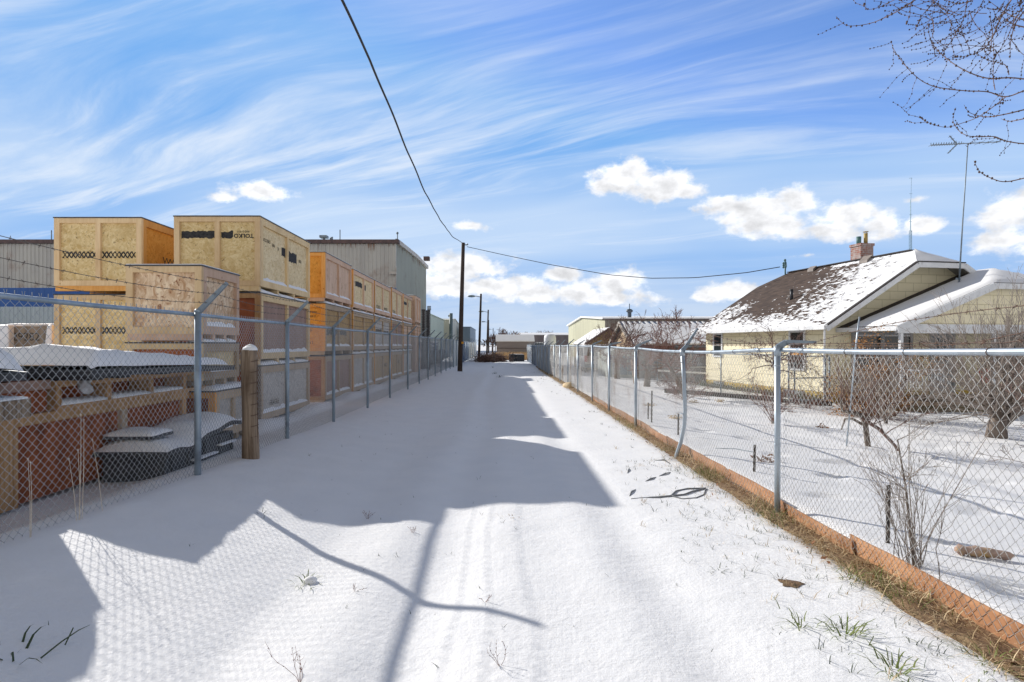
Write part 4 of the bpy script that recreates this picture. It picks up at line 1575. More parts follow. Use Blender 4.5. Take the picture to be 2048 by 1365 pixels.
mb.tube([(x, 112, 0), (x, 112, EYE + 63 / F * 112)], .32, 12)
mb.tube([(x, 112, EYE + 60 / F * 112), (x - .5, 112, EYE + 57 / F * 112)], .2, 8)
tag(mb.build('exhaust_stack', mottle('stack_paint', (.12, .17, .18), (.09, .13, .14), 2, rough=.6), smooth=True), 'dark exhaust stack standing before the cream shed', 'stack')
t = house_box('garden_shed', 'taupe shed with a snow covered roof at the end of the alley', XP(993, 80), XP(1067, 80), 80, 83.2, 2.15, TAUPE, SNOW, 'gable', .8, 'x')
mb = MB()
mb.box((XP(993, 80), 79.9, 1.2), (XP(1067, 80), 79.985, 1.26))
mb.build('trim', DARKT, t)
house_box('long_warehouse', 'long low dark warehouse with snow on its roof, far behind the taupe shed', XP(1040, 128), XP(1140, 128), 128, 140, 3.75, DARKT, SNOW, 'gable', .5, 'x')
mb = MB()
xt = XP(1100, 84)
prof_ = [(0, 1.0), (2.6, 1.0), (3.0, .9), (3.15, .6), (3.2, .0)]
for a in range(1):
    vs = []
    for (z, r) in prof_:
        for k in range(20):
            vs.append((xt + .84 * r * math.cos(2 * math.pi * k / 20), 84 + .84 * r * math.sin(2 * math.pi * k / 20), z))
    mb.add(vs, [(j * 20 + k, j * 20 + (k + 1) % 20, (j + 1) * 20 + (k + 1) % 20, (j + 1) * 20 + k) for j in range(len(prof_) - 1) for k in range(20)])
tag(mb.build('storage_tank', WHITEP, smooth=True), 'white rounded storage tank behind the right hand fence', 'tank')
t = thing('parked_truck', 'snowy pickup truck far behind, left of the white tank', 'truck', (XP(1078, 82), 82, 0))
mb = MB()
x0 = XP(1069, 82)
mb.box((x0, 81, .5), (x0 + 1.4, 85, 1.3))
mb.box((x0 + .1, 82, 1.3), (x0 + 1.3, 83.6, 1.9))
mb.build('body', DARKM, t, bevel=.08)
mb = MB()
snow_slab(mb, x0, x0 + 1.4, 81, 82, 1.302, .12, 1, .2, .1)
snow_slab(mb, x0 + .1, x0 + 1.3, 82, 83.6, 1.902, .12, 2, .2, .1)
mb.build('snow', SNOW, t, smooth=True)
# green and brown metal building, right
GX0, GX1, GY0, GY1 = 10.5, 26.5, 60, 92
OLIVE = mottle('olive_sheet_metal', (0.52, 0.51, 0.36), (0.45, 0.44, 0.31), .8, (1, 1, .15), .6)
BROWNM = mottle('brown_grey_sheet_metal', (0.21, 0.185, 0.16), (0.26, 0.255, 0.23), .5, (1, 1, .25), .65)  # brown-grey of the long side, darkened for the shade it lies in
t = thing('metal_building', 'olive metal building with a weathered brown long side, behind the snowy roofs', 'building', (18, 76, 0))
ze, zr = EYE + 51 / F * 60, EYE + 53.5 / F * 76
mb = MB()
vs = []
N = 60
for i in range(N + 1):
    y = lerp(GY0, GY1, i / N)
    f = (y - GY0) / (GY1 - GY0)
    z = lerp(ze, zr, f / .5) if f < .5 else lerp(zr, EYE + 37 / F * 92, (f - .5) / .5)
    vs.append((GX0 - (.05 if i % 2 else 0), y, z))
m = len(vs)
mb.add([(a, b, 0) for a, b, c in vs] + vs, [(i + 1, i, m + i, m + i + 1) for i in range(m - 1)])
mb.build('gable_wall', OLIVE, t)
mb = MB()
rib_wall(mb, (GX0, GY0), (GX1, GY0), 0, ze, pitch=.4, depth=.05)
mb.build('long_wall', BROWNM, t)
mb = MB()
mb.prism([(GX0 - .3, GY0 - .3, ze), (GX0 - .3, 76, zr + .05), (GX0 - .3, GY1, EYE + 37 / F * 92), (GX0 - .3, GY1, EYE + 37 / F * 92 + .16), (GX0 - .3, 76, zr + .22), (GX0 - .3, GY0 - .3, ze + .16)], (GX1 - GX0 + .3, 0, 0))
mb.build('roof', SNOW, t)
mb = MB()
mb.box((GX0 - .35, GY0 - .38, ze - .06), (GX1, GY0 - .31, ze + .02))
mb.build('gutter', TRIMD, t)
mb = MB()
x = XP(1259, 62)
mb.tube([(x, 62, ze), (x, 62, ze + .9)], .2, 10)
mb.ball((x, 62, ze + .95), .36, 10, 6, (1, 1, .6))
mb.tube([(x, 62, ze + 1.1), (x, 62, ze + 1.7)], .04, 6)
mb.build('roof_vent', DARKM, t)
# yellow garage with a snowy roof
YEL = mottle('ochre_boards', (0.42, 0.31, 0.12), (0.34, 0.25, 0.10), 2, (1, 1, .2), .8)
t = house_box('garage', 'small ochre garage with a snowy roof beside the parked van', 5.75, 8.8, 40, 46.5, 1.75, YEL, SNOW, 'gable', .98, 'y', 'garage', .12)
mb = MB()
mb.beam((5.6, 39.84, 1.68), (7.275, 39.84, 2.76), .04, .12)
mb.beam((7.275, 39.84, 2.76), (8.95, 39.84, 1.68), .04, .12)
mb.build('verge_board', TRIMD, t)
# long roof building with a snowy slope
TAN = mottle('tan_boards', (0.55, 0.42, 0.28), (0.45, 0.33, 0.2), 3, (1, .2, 1), .8)
GREYB = mottle('grey_boards', (0.20, 0.19, 0.18), (0.13, 0.125, 0.12), 3, (1, 1, .2), .8)
t = thing('long_outbuilding', 'long low outbuilding with a snowy roof and tan boarded gable, left of the yellow house', 'outbuilding', (11, 36, 0))
lx0, lx1 = 7.15, 15.5
ly0, lyr, ly1 = 32.2, 36.0, 39.8
lzr = EYE + 43 / F * lyr
lze = 1.55
mb = MB()
mb.prism([(lx0 + .25, ly0 + .3, -.3), (lx0 + .25, ly0 + .3, lze), (lx0 + .25, lyr, lzr - .05), (lx0 + .25, ly1 - .3, lze), (lx0 + .25, ly1 - .3, -.3)], (.1, 0, 0))
mb.build('gable', TAN, t)
mb = MB()
mb.box((lx0 + .36, ly0 + .3, -.35), (lx1, ly1 - .3, lze))
mb.build('wall', GREYB, t)
SEAM = mottle('blue_metal_roof', (0.10, 0.13, 0.18), (0.14, 0.17, 0.22), 2, rough=.4, metal=.3)
mb = MB()
th = .1
mb.prism([(lx0, ly0, lze), (lx0, lyr, lzr), (lx0, ly1, lze), (lx0, ly1, lze + th), (lx0, lyr, lzr + th), (lx0, ly0, lze + th)], (lx1 - lx0, 0, 0))
roof_ = mb.build('roof', SEAM, t)
mb = MB()
k = (lzr - lze) / (lyr - ly0)
mb.prism([(lx0 + .12, ly0 + .05, lze + th + .02 + .05 * k), (lx0 + .12, lyr - .62, lzr + th + .02 - .62 * k), (lx0 + .12, lyr - .62, lzr + th + .07 - .62 * k), (lx0 + .12, ly0 + .05, lze + th + .10 + .05 * k)], (lx1 - lx0 - .2, 0, 0))
mb.build('snow_blanket', SNOW, t)
mb = MB()
n = 24
for i in range(n):      # ridges of snow between the seams near the ridge
    x = lerp(lx0 + .2, lx1 - .3, i / (n - 1))
    mb.prism([(x, lyr - .63, lzr + th + .005 - .63 * k), (x + .16, lyr - .63, lzr + th + .005 - .63 * k), (x + .1 - .06, lyr - .08, lzr + th + .005 - .08 * k), (x - .06, lyr - .08, lzr + th + .005 - .08 * k)], (0, 0, .045))
o = mb.build('snow', SNOW, t)
mb = MB()
mb.beam((lx0 - .02, ly0, lze + .02), (lx0 - .02, lyr, lzr + .02), .06, .2)
mb.beam((lx0 - .02, lyr, lzr + .02), (lx0 - .02, ly1, lze + .02), .06, .2)
mb.build('verge_board', TRIMW, t)
for (xa, xb) in ((8.2, 8.9), (10.3, 11.2), (12.6, 13.4)):
    mb = MB()
    mb.box((xa, ly0 + .24, .45), (xb, ly0 + .296, 1.3))
    w = mb.build('window', TRIMW, t)
    mb = MB()
    mb.box((xa + .06, ly0 + .225, .51), (xb - .06, ly0 + .238, 1.24))
    mb.build('pane', DARKM, w)
# pale lean-to and dark woodpile things behind the fence
t = thing('greenhouse', 'pale lean-to with glazed panels beside the long outbuilding', 'greenhouse', (6.6, 33.5, 0))
mb = MB()
mb.prism([(5.7, 32.0, -.2), (7.3, 32.0, -.2), (7.3, 32.0, 1.35), (6.5, 32.0, 1.6), (5.7, 32.0, 1.25)], (0, 3.0, 0))
mb.build('wall', mottle('pale_mint', (.55, .58, .52), (.45, .49, .45), 2, rough=.5), t)
for i in range(3):
    mb = MB()
    mb.box((6.0 + i * .42, 31.95, .1), (6.34 + i * .42, 31.994, 1.1))
    mb.build('pane', BLUEG, t)
t = thing('lumber_pile', 'dark pile of old lumber with a snowy plank, left of the yellow house', 'lumber', (9, 29, -.3))
mb = MB()
rnd = random.Random(8)
for i in range(26):
    x = rnd.uniform(7.3, 10.2)
    z = rnd.uniform(-.3, .75)
    mb.beam((x, 29.3 + rnd.random(), z), (x + rnd.uniform(.6, 1.8), 29.6 + rnd.random() * .8, z + rnd.uniform(-.15, .25)), .12, .14)
mb.build('timber', GREYB, t)
mb = MB()
mb.beam((7.6, 28.9, .45), (10.6, 28.9, .28), .3, .08)
mb.build('snowy_plank', SNOW, t)
# ------------------------------------------------------------------ the yellow house
HO = Vector((10.63, 19.6, 0))
HU = Vector((0.9832, 0.1825, 0))
HV = Vector((-0.1825, 0.9832, 0))
HG = -0.32                     # yard level at the house


def H(u, v, z):
    return HO + HU * u + HV * v + Vector((0, 0, z))


def hbox(mb, u0, u1, v0, v1, z0, z1, mi=0):
    p = [H(u0, v0, z0), H(u1, v0, z0), H(u1, v1, z0), H(u0, v1, z0)]
    mb.prism(p, (0, 0, z1 - z0), mi)


def siding_mat(name, c1, c2):
    """big painted shingles: joints from a brick pattern"""
    m, t, b = newmat(name)
    uv = t.new('ShaderNodeUVMap')
    uv.uv_map = 'UVMap'
    br = t.new('ShaderNodeTexBrick')
    br.inputs['Scale'].default_value = 1.0
    br.inputs['Mortar Size'].default_value = 0.008
    br.inputs['Brick Width'].default_value = 0.61
    br.inputs['Row Height'].default_value = 0.29
    br.inputs['Color1'].default_value = (*c1, 1)
    br.inputs['Color2'].default_value = (*c2, 1)
    br.inputs['Mortar'].default_value = (c1[0] * .62, c1[1] * .6, c1[2] * .5, 1)
    t.l.new(uv.outputs[0], br.inputs['Vector'])
    tc = t.new('ShaderNodeTexCoord')
    n = t.noise(tc.outputs['Object'], 2.0, 5, .6)
    c = t.mix(t.rng(n, .45, .75, 0, .25), br.outputs['Color'], (c1[0] * .8, c1[1] * .78, c1[2] * .75))
    t.l.new(c, b.inputs['Base Color'])
    b.inputs['Roughness'].default_value = .6
    b.inputs['Specular IOR Level'].default_value = .3
    inv = t.m('SUBTRACT', 1.0, br.outputs['Fac'])
    bump(t, b, inv, .6, .01)
    return m


def roof_mat():
    """brown shingle courses with snow caught on them; UV = (metres along the ridge, metres up the slope)"""
    m, t, b = newmat('snowy_shingles')
    uv = t.new('ShaderNodeUVMap')
    uv.uv_map = 'UVMap'
    x, y, _ = t.sep(uv.outputs[0])
    rowh = 0.115
    r = t.m('DIVIDE', y, rowh)
    row = t.m('FLOOR', r)
    fr = t.m('FRACT', r)
    off = t.m('MULTIPLY', row, 0.37)
    col = t.m('DIVIDE', t.m('ADD', x, off), 0.3)
    ci = t.m('FLOOR', col)
    wn = t.new('ShaderNodeTexWhiteNoise')
    wn.noise_dimensions = '2D'
    t.l.new(t.xyz(ci, row, 0), wn.inputs['Vector'])
    shc = t.mix(wn.outputs['Value'], (0.060, 0.042, 0.034), (0.115, 0.080, 0.062))
    nz = t.noise(t.xyz(x, y, 0), 30.0, 3, .7)
    shc = t.mix(t.rng(nz, .3, .7, 0, .35), shc, (0.05, 0.036, 0.03))
    line = t.m('LESS_THAN', fr, 0.10)
    shc = t.mix(t.m('MULTIPLY', line, .6), shc, (0.02, 0.015, 0.012))
    # how much snow is left: the eave, the near rake and the near end of the ridge keep it
    eave = t.rng(y, -0.1, 2.0, 0.98, -0.1, False)
    near = t.rng(t.m('SUBTRACT', x, t.m('MULTIPLY', y, 0.22)), -0.7, 5.2, 0.98, 0.0, False)
    far = t.m('MULTIPLY', t.rng(x, 5.8, 7.2, 0.0, 0.62), t.rng(y, 1.4, 3.2, 1.0, 0.0))
    ridge = t.m('MULTIPLY', t.rng(y, 4.45, 4.8, 0.0, 0.75), t.rng(x, 4.2, 5.4, 1.0, 0.0))
    cov = t.m('MAXIMUM', t.m('MAXIMUM', eave, near), t.m('MAXIMUM', far, ridge))
    big = t.noise(t.xyz(x, t.m('MULTIPLY', y, 1.3), 0), 0.9, 3, .55)
    cov = t.m('ADD', cov, t.m('MULTIPLY', t.m('SUBTRACT', big, 0.5), 0.75))
    # clumps sit along each course
    dash = t.noise(t.xyz(t.m('ADD', t.m('MULTIPLY', x, 3.4), t.m('MULTIPLY', row, 7.3)), t.m('MULTIPLY', row, 3.17), 0), 1.0, 2, .6)
    fine = t.noise(t.xyz(x, y, 2.0), 12.0, 3, .6)
    dash = t.m('ADD', t.m('MULTIPLY', t.m('SUBTRACT', dash, 0.5), 2.2), 0.5)
    th = t.m('ADD', t.m('MULTIPLY', dash, 0.80), t.m('MULTIPLY', fine, 0.40))
    inrow = t.m('MULTIPLY', t.m('ABSOLUTE', t.m('SUBTRACT', fr, 0.42)), 0.55)
    val = t.m('SUBTRACT', t.m('ADD', cov, 0.22), t.m('ADD', th, inrow))
    snow = t.rng(val, -0.02, 0.05)
    c = t.mix(snow, shc, (0.86, 0.87, 0.885))
    t.l.new(c, b.inputs['Base Color'])
    b.inputs['Roughness'].default_value = .8
    b.inputs['Specular IOR Level'].default_value = .2
    h = t.m('ADD', t.m('MULTIPLY', t.rng(val, -0.02, 0.3), 1.0), t.m('MULTIPLY', fr, -0.35))
    bump(t, b, h, .8, .03)
    return m


def uvquad(name, pts, uvs, mat, parent, thick=None):
    me = bpy.data.meshes.new(name)
    off = Vector((0, 0, 0))
    p = parent
    while p is not None:
        off += p.location
        p = p.parent
    me.from_pydata([Vector(q) - off for q in pts], [], [tuple(range(len(pts)))])
    l = me.uv_layers.new(name='UVMap')
    for i, q in enumerate(uvs):
        l.data[i].uv = q
    me.materials.append(mat)
    me.update()
    o = bpy.data.objects.new(name, me)
    COL.objects.link(o)
    o.parent = parent
    return o


CREAM = siding_mat('cream_shingles', (0.90, 0.82, 0.585), (0.86, 0.775, 0.54))
YELB = mottle('yellow_foundation', (0.62, 0.43, 0.08), (0.52, 0.36, 0.08), 3, (1, 1, .5), .7)
ROOF = roof_mat()
SHING = mottle('dark_shingles', (0.055, 0.045, 0.042), (0.03, 0.026, 0.026), 14, (1, 1, 1), .85)
GREYT = mottle('grey_window_frame', (0.40, 0.41, 0.41), (0.33, 0.34, 0.345), 3, rough=.6)
WHITET = mottle('white_trim', (0.78, 0.79, 0.80), (0.68, 0.70, 0.72), 3, rough=.5, c3=(0.5, 0.5, 0.5), scale3=7.0)
SOFF = mottle('grey_soffit', (0.30, 0.29, 0.27), (0.25, 0.245, 0.23), 3, rough=.7)
CONC = mottle('concrete', (0.30, 0.31, 0.31), (0.24, 0.25, 0.25), 7, rough=.85)


def glass_mat():
    m, t, b = newmat('window_glass')
    b.inputs['Base Color'].default_value = (0.02, 0.028, 0.03, 1)
    b.inputs['Roughness'].default_value = 0.06
    b.inputs['Specular IOR Level'].default_value = 0.7
    return m


GLASS = glass_mat()
house = thing('yellow_house', 'pale yellow house with a brown half snowy roof, brick chimney and a gabled front porch', 'house', (10.63, 19.6, HG))
WT = 2.36                      # wall top
UR = 3.8                       # ridge line
VL = 7.5                       # length of the left wall


def wallquad(name, pu, mat, parent):
    pts = [H(*p) for p in pu]
    uv = [((p[1] if pu[0][0] == pu[1][0] == pu[-1][0] else p[0]), p[2]) for p in pu]
    return uvquad(name, pts, uv, mat, parent)


# left wall with two windows let into it, front wall with windows and door
W1, W2_ = (1.03, 1.70, 0.86, 2.12), (6.20, 6.78, 1.22, 2.12)
mb = MB()
zf = 0.13
hbox(mb, 0.012, 0.25, 0.012, VL - .012, HG - .3, zf - .002)
hbox(mb, 0.25, 9.8, 0.012, 0.25, HG - .3, zf - .002)
mb.build('foundation', YELB, house)
mb = MB()
for (a, b) in ((6.05, 6.85), (1.0, 2.1)):
    hbox(mb, -0.02, 0.011, a, b, HG - .2, zf - .03)
mb.build('vent_block', CONC, house)
wallquad('left_wall', [(0, VL, zf), (0, 0, zf), (0, 0, WT + .1), (0, VL, WT + .1)], CREAM, house)
gl = [(0, 0, zf), (9.8, 0, zf), (9.8, 0, WT), (7.6, 0, WT + .0), (4.7, 0, 4.32), (2.9, 0, 4.32), (0, 0, WT + .0)]
wallquad('front_wall', gl, CREAM, house)
wallquad('back_wall', [(7.6, VL, zf), (0, VL, zf), (0, VL, WT), (2.9, VL, 4.3), (4.7, VL, 4.3), (7.6, VL, WT)], CREAM, house)


def win_left(v0, v1, z0, z1, board=0.0):
    mb = MB()
    w = .09
    hbox(mb, -.04, .01, v0 - w, v1 + w, z1, z1 + w)
    hbox(mb, -.055, .01, v0 - w, v1 + w, z0 - .06, z0)
    hbox(mb, -.04, .01, v0 - w, v0, z0, z1)
    hbox(mb, -.04, .01, v1, v1 + w, z0, z1)
    f = mb.build('window', WHITET, house)
    mb = MB()
    hbox(mb, -.02, -.012, v0, v1, z0, z1)
    mb.build('pane', GLASS, f)
    mb = MB()
    zm = (z0 + z1) / 2
    hbox(mb, -.034, -.0205, v0, v1, zm - .025, zm + .025)
    mb.build('sash', GREYT, f)
    if board:
        mb = MB()
        hbox(mb, -.03, -.0205, v0 + .03, v1 - .03, zm - .04 - board, zm - .03)
        mb.build('wood_insert', PINEO, f)


win_left(*W1, board=.12)
win_left(*W2_)


def win_front(u0, u1, z0, z1, mull=1, frame=GREYT, name='window'):
    mb = MB()
    w = .09
    hbox(mb, u0 - w, u1 + w, -.05, -.004, z1, z1 + w)
    hbox(mb, u0 - w, u1 + w, -.06, -.004, z0 - w, z0)
    hbox(mb, u0 - w, u0, -.05, -.004, z0, z1)
    hbox(mb, u1, u1 + w, -.05, -.004, z0, z1)
    for k in range(mull):
        uc = lerp(u0, u1, (k + 1) / (mull + 1))
        hbox(mb, uc - .07, uc + .07, -.045, -.004, z0, z1)
    f = mb.build(name, frame, house)
    for k in range(mull + 1):
        a = lerp(u0, u1, k / (mull + 1)) + (.07 if k else 0)
        b = lerp(u0, u1, (k + 1) / (mull + 1)) - (.07 if k < mull else 0)
        mb = MB()
        hbox(mb, a, b, -.014, -.005, z0, z1)
        mb.build('pane', GLASS, f)
        mb = MB()
        hbox(mb, a, b, -.03, -.0145, z1 - .05, z1)
        hbox(mb, a, b, -.03, -.0145, (z0 + z1) / 2 - .02, (z0 + z1) / 2 + .02)
        hbox(mb, a, a + .04, -.03, -.0145, z0, (z0 + z1) / 2 - .02)
        hbox(mb, b - .04, b, -.03, -.0145, z0, (z0 + z1) / 2 - .02)
        mb.build('sash', WHITET, f)
    return f


win_front(1.05, 3.2, .52, 2.02, 1)
win_front(6.7, 9.2, .52, 2.02, 2)
mb = MB()
hbox(mb, 3.98, 4.08, -.05, -.004, HG + .35, 2.1)
hbox(mb, 4.88, 4.98, -.05, -.004, HG + .35, 2.1)
hbox(mb, 4.08, 4.88, -.05, -.004, 2.02, 2.1)
d = mb.build('door_frame', GREYT, house)
mb = MB()
hbox(mb, 4.085, 4.875, -.03, -.005, HG + .36, 2.015)
d = mb.build('door', mottle('grey_door', (.42, .43, .43), (.36, .37, .37), 3, rough=.5), house)
mb = MB()
hbox(mb, 4.22, 4.74, -.04, -.031, 1.15, 1.9)
mb.build('pane', GLASS, d)
mb = MB()
for k in range(5):
    hbox(mb, 4.2 + k * .13, 4.225 + k * .13, -.05, -.041, 1.13, 1.92)
mb.build('grille', WHITET, d)
# dark scroll ornament on the wall
mb = MB()
q0 = H(3.62, -.03, 1.72)
for (sx_o, r) in ((0, .09), (.12, .06), (.22, .1)):
    mb.tube([q0 + HU * (sx_o + r * .6 * math.cos(a)) + Vector((0, 0, r * math.sin(a))) for a in np.linspace(0, 5.2, 12)], .012, 5)
for (zz, r) in ((1.15, .16), (.85, .13)):
    mb.tube([H(3.62, -.03, zz) + HU * (r * math.cos(a)) + Vector((0, 0, r * math.sin(a))) for a in np.linspace(0.5, 5.5, 12)], .015, 5)
mb.build('wall_ornament', TRIMD, house)

# roof
EU, EZ = -.45, 2.29
CLU, CLZ = 2.89, 4.38
RZ = 4.96
V0, V1 = -.6, 8.0
slope = math.hypot(UR - EU, RZ - EZ)
sl = slope / (UR - EU)
th = Vector((0, 0, -.12))
lp = [(EU, V0, EZ), (CLU, V0, CLZ), (UR, V0 + 1.0, RZ), (UR, V1 - 1.0, RZ), (CLU, V1, CLZ), (EU, V1, EZ)]
uvquad('left_roof', [H(*p) for p in reversed(lp)], [(p[1] - V0, (p[0] - EU) * sl) for p in reversed(lp)], ROOF, house)
rp = [(2 * UR - p[0], p[1], p[2]) for p in lp]
uvquad('right_roof', [H(*p) for p in rp], [(p[1] - V0, (p[0] - EU) * sl) for p in lp], ROOF, house)
for (va, vb) in ((V0, V0 + 1.0), (V1, V1 - 1.0)):
    tri = [(CLU, va, CLZ), (2 * UR - CLU, va, CLZ), (UR, vb, RZ)]
    if va > vb:
        tri = [tri[1], tri[0], tri[2]]
    uvquad('hip_roof', [H(*p) for p in tri], [(0, 0), (0.2, 0), (0.1, .2)], ROOF if va < vb else SHING, house)
mb = MB()      # snow on the near hip
hn = 7
vs = []
for j in range(hn + 1):
    f = j / hn
    for i in range(hn + 1):
        g = i / hn
        u = lerp(lerp(CLU, UR, f), lerp(2 * UR - CLU, UR, f), g)
        vs.append(H(u, lerp(V0 - .02, V0 + 1.0, f), lerp(CLZ, RZ, f) + .05 * (0.5 + .5 * math.sin(math.pi * min(1, g * 1.0))) + .015 * mnoise.noise(Vector((u * 4, f * 5, 0)))))
mb.add(vs, [(j * (hn + 1) + i, j * (hn + 1) + i + 1, (j + 1) * (hn + 1) + i + 1, (j + 1) * (hn + 1) + i) for j in range(hn) for i in range(hn)])
mb.build('roof_snow', SNOW, house, smooth=True)
# soffits and underside
mb = MB()
for pp in (lp, rp):
    pts = [H(*p) - Vector((0, 0, .10)) for p in pp]
    mb.add(pts, [tuple(range(6))])
mb.build('soffit', SOFF, house)


def fascia(mb, a, b, h, w=.05, drop=.0):
    p, q = H(*a) + Vector((0, 0, -h / 2 - drop)), H(*b) + Vector((0, 0, -h / 2 - drop))
    mb.beam(p, q, w, h)


mb = MB()
fascia(mb, (EU - .02, V0 - .03, EZ + .01), (CLU, V0 - .03, CLZ + .01), .19, .05)
fascia(mb, (CLU, V0 - .032, CLZ + .0), (2 * UR - CLU, V0 - .032, CLZ + .0), .17, .05)
fascia(mb, (2 * UR - CLU, V0 - .03, CLZ + .01), (2 * UR - EU, V0 - .03, EZ + .01), .19, .05)
mb.build('rake_board', WHITET, house)
mb = MB()
fascia(mb, (EU - .05, V0 - .02, EZ + .015), (EU - .05, V1, EZ + .015), .13, .1)
mb.build('gutter', WHITET, house)
mb = MB()
p = H(EU + .0, V0 + .08, EZ - .1)
mb.tube([p, p + Vector((0, 0, -.5)), H(-.05, V0 + .6, 1.55), H(-.05, V0 + .6, HG + .1)], .03, 8)
mb.build('downpipe', WHITET, house)
mb = MB()
for (a, b) in (((EU, V0 - .015, EZ + .022), (CLU, V0 - .015, CLZ + .022)), ((CLU, V0 - .015, CLZ + .02), (2 * UR - CLU, V0 - .015, CLZ + .02))):
    mb.beam(H(*a), H(*b), .12, .035)
mb.build('drip_edge', SHING, house)
# tarpaper edges on the ridge and bits of loose shingle
mb = MB()
mb.beam(H(UR, V0 + 1.1, RZ + .012), H(UR, V1 - 1.0, RZ + .012), .22, .035)
mb.build('ridge_cap', SHING, house)
for (u, v, w, l) in ((3.45, 2.1, .35, .55), (3.5, 5.05, .25, .5)):
    mb = MB()
    zz = EZ + (u - EU) * (RZ - EZ) / (UR - EU)
    k = (RZ - EZ) / (UR - EU)
    mb.prism([H(u, v, zz + .01), H(u + w, v + .1, zz + w * k + .01), H(u + w, v + l, zz + w * k + .01), H(u, v + l * .7, zz + .01)], (0, 0, .10))
    mb.build('roof_hatch', mottle('bare_metal_flashing', (.30, .26, .23), (.22, .19, .17), 4, rough=.6), house)
mb = MB()
u, v = 1.42, 3.6
zz = EZ + (u - EU) * (RZ - EZ) / (UR - EU)
mb.tube([H(u, v, zz - .05), H(u, v, zz + .36)], .06, 10)
mb.tube([H(u, v, zz + .36), H(u, v, zz + .39)], .075, 10)
mb.build('vent_pipe', LID, house, smooth=True)


def brick_mat():
    m, t, b = newmat('old_brick')
    tc = t.new('ShaderNodeTexCoord')
    co = tc.outputs['Object']
    x, y, z = t.sep(co)
    br = t.new('ShaderNodeTexBrick')
    br.inputs['Scale'].default_value = 1.0
    br.inputs['Brick Width'].default_value = .21
    br.inputs['Row Height'].default_value = .075
    br.inputs['Mortar Size'].default_value = .009
    br.inputs['Color1'].default_value = (.33, .10, .06, 1)
    br.inputs['Color2'].default_value = (.22, .085, .06, 1)
    br.inputs['Mortar'].default_value = (.36, .32, .29, 1)
    t.l.new(t.xyz(t.m('ADD', x, y), z, 0), br.inputs['Vector'])
    n = t.noise(co, 3.0, 5, .65)
    zz = t.rng(z, 2.0, 5.6, 0, 1)
    c = t.mix(t.m('MULTIPLY', t.rng(n, .42, .62), .75), br.outputs['Color'], (.46, .42, .40))
    t.l.new(c, b.inputs['Base Color'])
    b.inputs['Roughness'].default_value = .9
    bump(t, b, br.outputs['Fac'], -.6, .01)
    return m


BRICK = brick_mat()
mb = MB()
cu0, cu1, cv0, cv1 = 3.80, 4.36, 2.8, 3.32
hbox(mb, cu0, cu1, cv0, cv1, 4.4, 5.50)
hbox(mb, cu0 - .03, cu1 + .03, cv0 - .03, cv1 + .03, 5.501, 5.6)
ch = mb.build('chimney', BRICK, house)
mb = MB()
mb.tube([H(3.98, 3.1, 5.601), H(3.98, 3.1, 5.9)], .085, 12)
mb.build('flue', mottle('green_clay', (.10, .20, .18), (.07, .15, .14), 4, rough=.6), ch, smooth=True)
mb = MB()
mb.tube([H(4.20, 3.0, 5.601), H(4.20, 3.0, 6.02)], .07, 12)
for a in (0, 2.1, 4.2):
    mb.tube([H(4.20 + .06 * math.cos(a), 3.0 + .06 * math.sin(a), 6.02), H(4.20 + .06 * math.cos(a), 3.0 + .06 * math.sin(a), 6.07)], .01, 5)
mb.tube([H(4.20, 3.0, 6.07), H(4.20, 3.0, 6.085)], .10, 12)
mb.build('flue', mottle('yellow_flue', (.45, .32, .10), (.36, .25, .08), 4, rough=.6), ch, smooth=True)

# porch
PU0, PV, PEZ = .4, -2.4, 2.24
PCU, PCZ = 3.74, 3.54
PRU, PRZ = 5.2, 4.1
pk = (PCZ - PEZ) / (PCU - PU0)
porch_l = [(PU0, PV, PEZ), (PCU, PV, PCZ), (PRU, PV + 1.2, PEZ + pk * (PRU - PU0)), (PRU, -.004, PEZ + pk * (PRU - PU0)), (PU0, -.004, PEZ)]
mb = MB()
mb.prism([H(*p) - Vector((0, 0, .1)) for p in porch_l], (0, 0, .1))
porch_r = [(2 * PRU - p[0], p[1], p[2]) for p in porch_l]
mb.prism([H(*p) - Vector((0, 0, .1)) for p in porch_r], (0, 0, .1))
tri = [(PCU, PV, PCZ), (2 * PRU - PCU, PV, PCZ), (PRU, PV + 1.2, PEZ + pk * (PRU - PU0))]
mb.prism([H(*p) - Vector((0, 0, .1)) for p in tri], (0, 0, .1))
proof = mb.build('porch_roof', SHING, house)
mb = MB()
vs, nu, nv = [], 40, 16
for i in range(nu + 1):
    u = lerp(PU0 + .0, 2 * PRU - PU0, i / nu)
    for j in range(nv + 1):
        v = lerp(PV - .01, -.50 + .05 * mnoise.noise(Vector((u * 3, 0, 0))), j / nv)
        zz = PEZ + pk * min(u - PU0, 2 * PRU - PU0 - u)
        hip = PCZ + (PRZ - PCZ) * (v - PV) / 1.2
        zz = min(zz, hip) if PCU < u < 2 * PRU - PCU else zz
        e = min(j, nv - j) / 2.0
        hgt = .065 * min(1, math.sqrt(e * 2 + .05)) * (1 + .10 * mnoise.noise(Vector((u * 2, v * 2, 5)))) * min(1, math.sqrt((min(i, nu - i) + .05) / 1.5))
        vs.append(H(u, v, zz + .003 + hgt))
mb.add(vs, [(i * (nv + 1) + j, (i + 1) * (nv + 1) + j, (i + 1) * (nv + 1) + j + 1, i * (nv + 1) + j + 1) for i in range(nu) for j in range(nv)])
mb.build('snow', SNOW, proof, smooth=True)
mb = MB()
fascia(mb, (PU0 - .02, PV - .03, PEZ), (PCU, PV - .03, PCZ), .20, .05)
fascia(mb, (PCU, PV - .032, PCZ - .01), (2 * PRU - PCU, PV - .032, PCZ - .01), .17, .05)
fascia(mb, (2 * PRU - PCU, PV - .03, PCZ), (2 * PRU - PU0 + .02, PV - .03, PEZ), .20, .05)
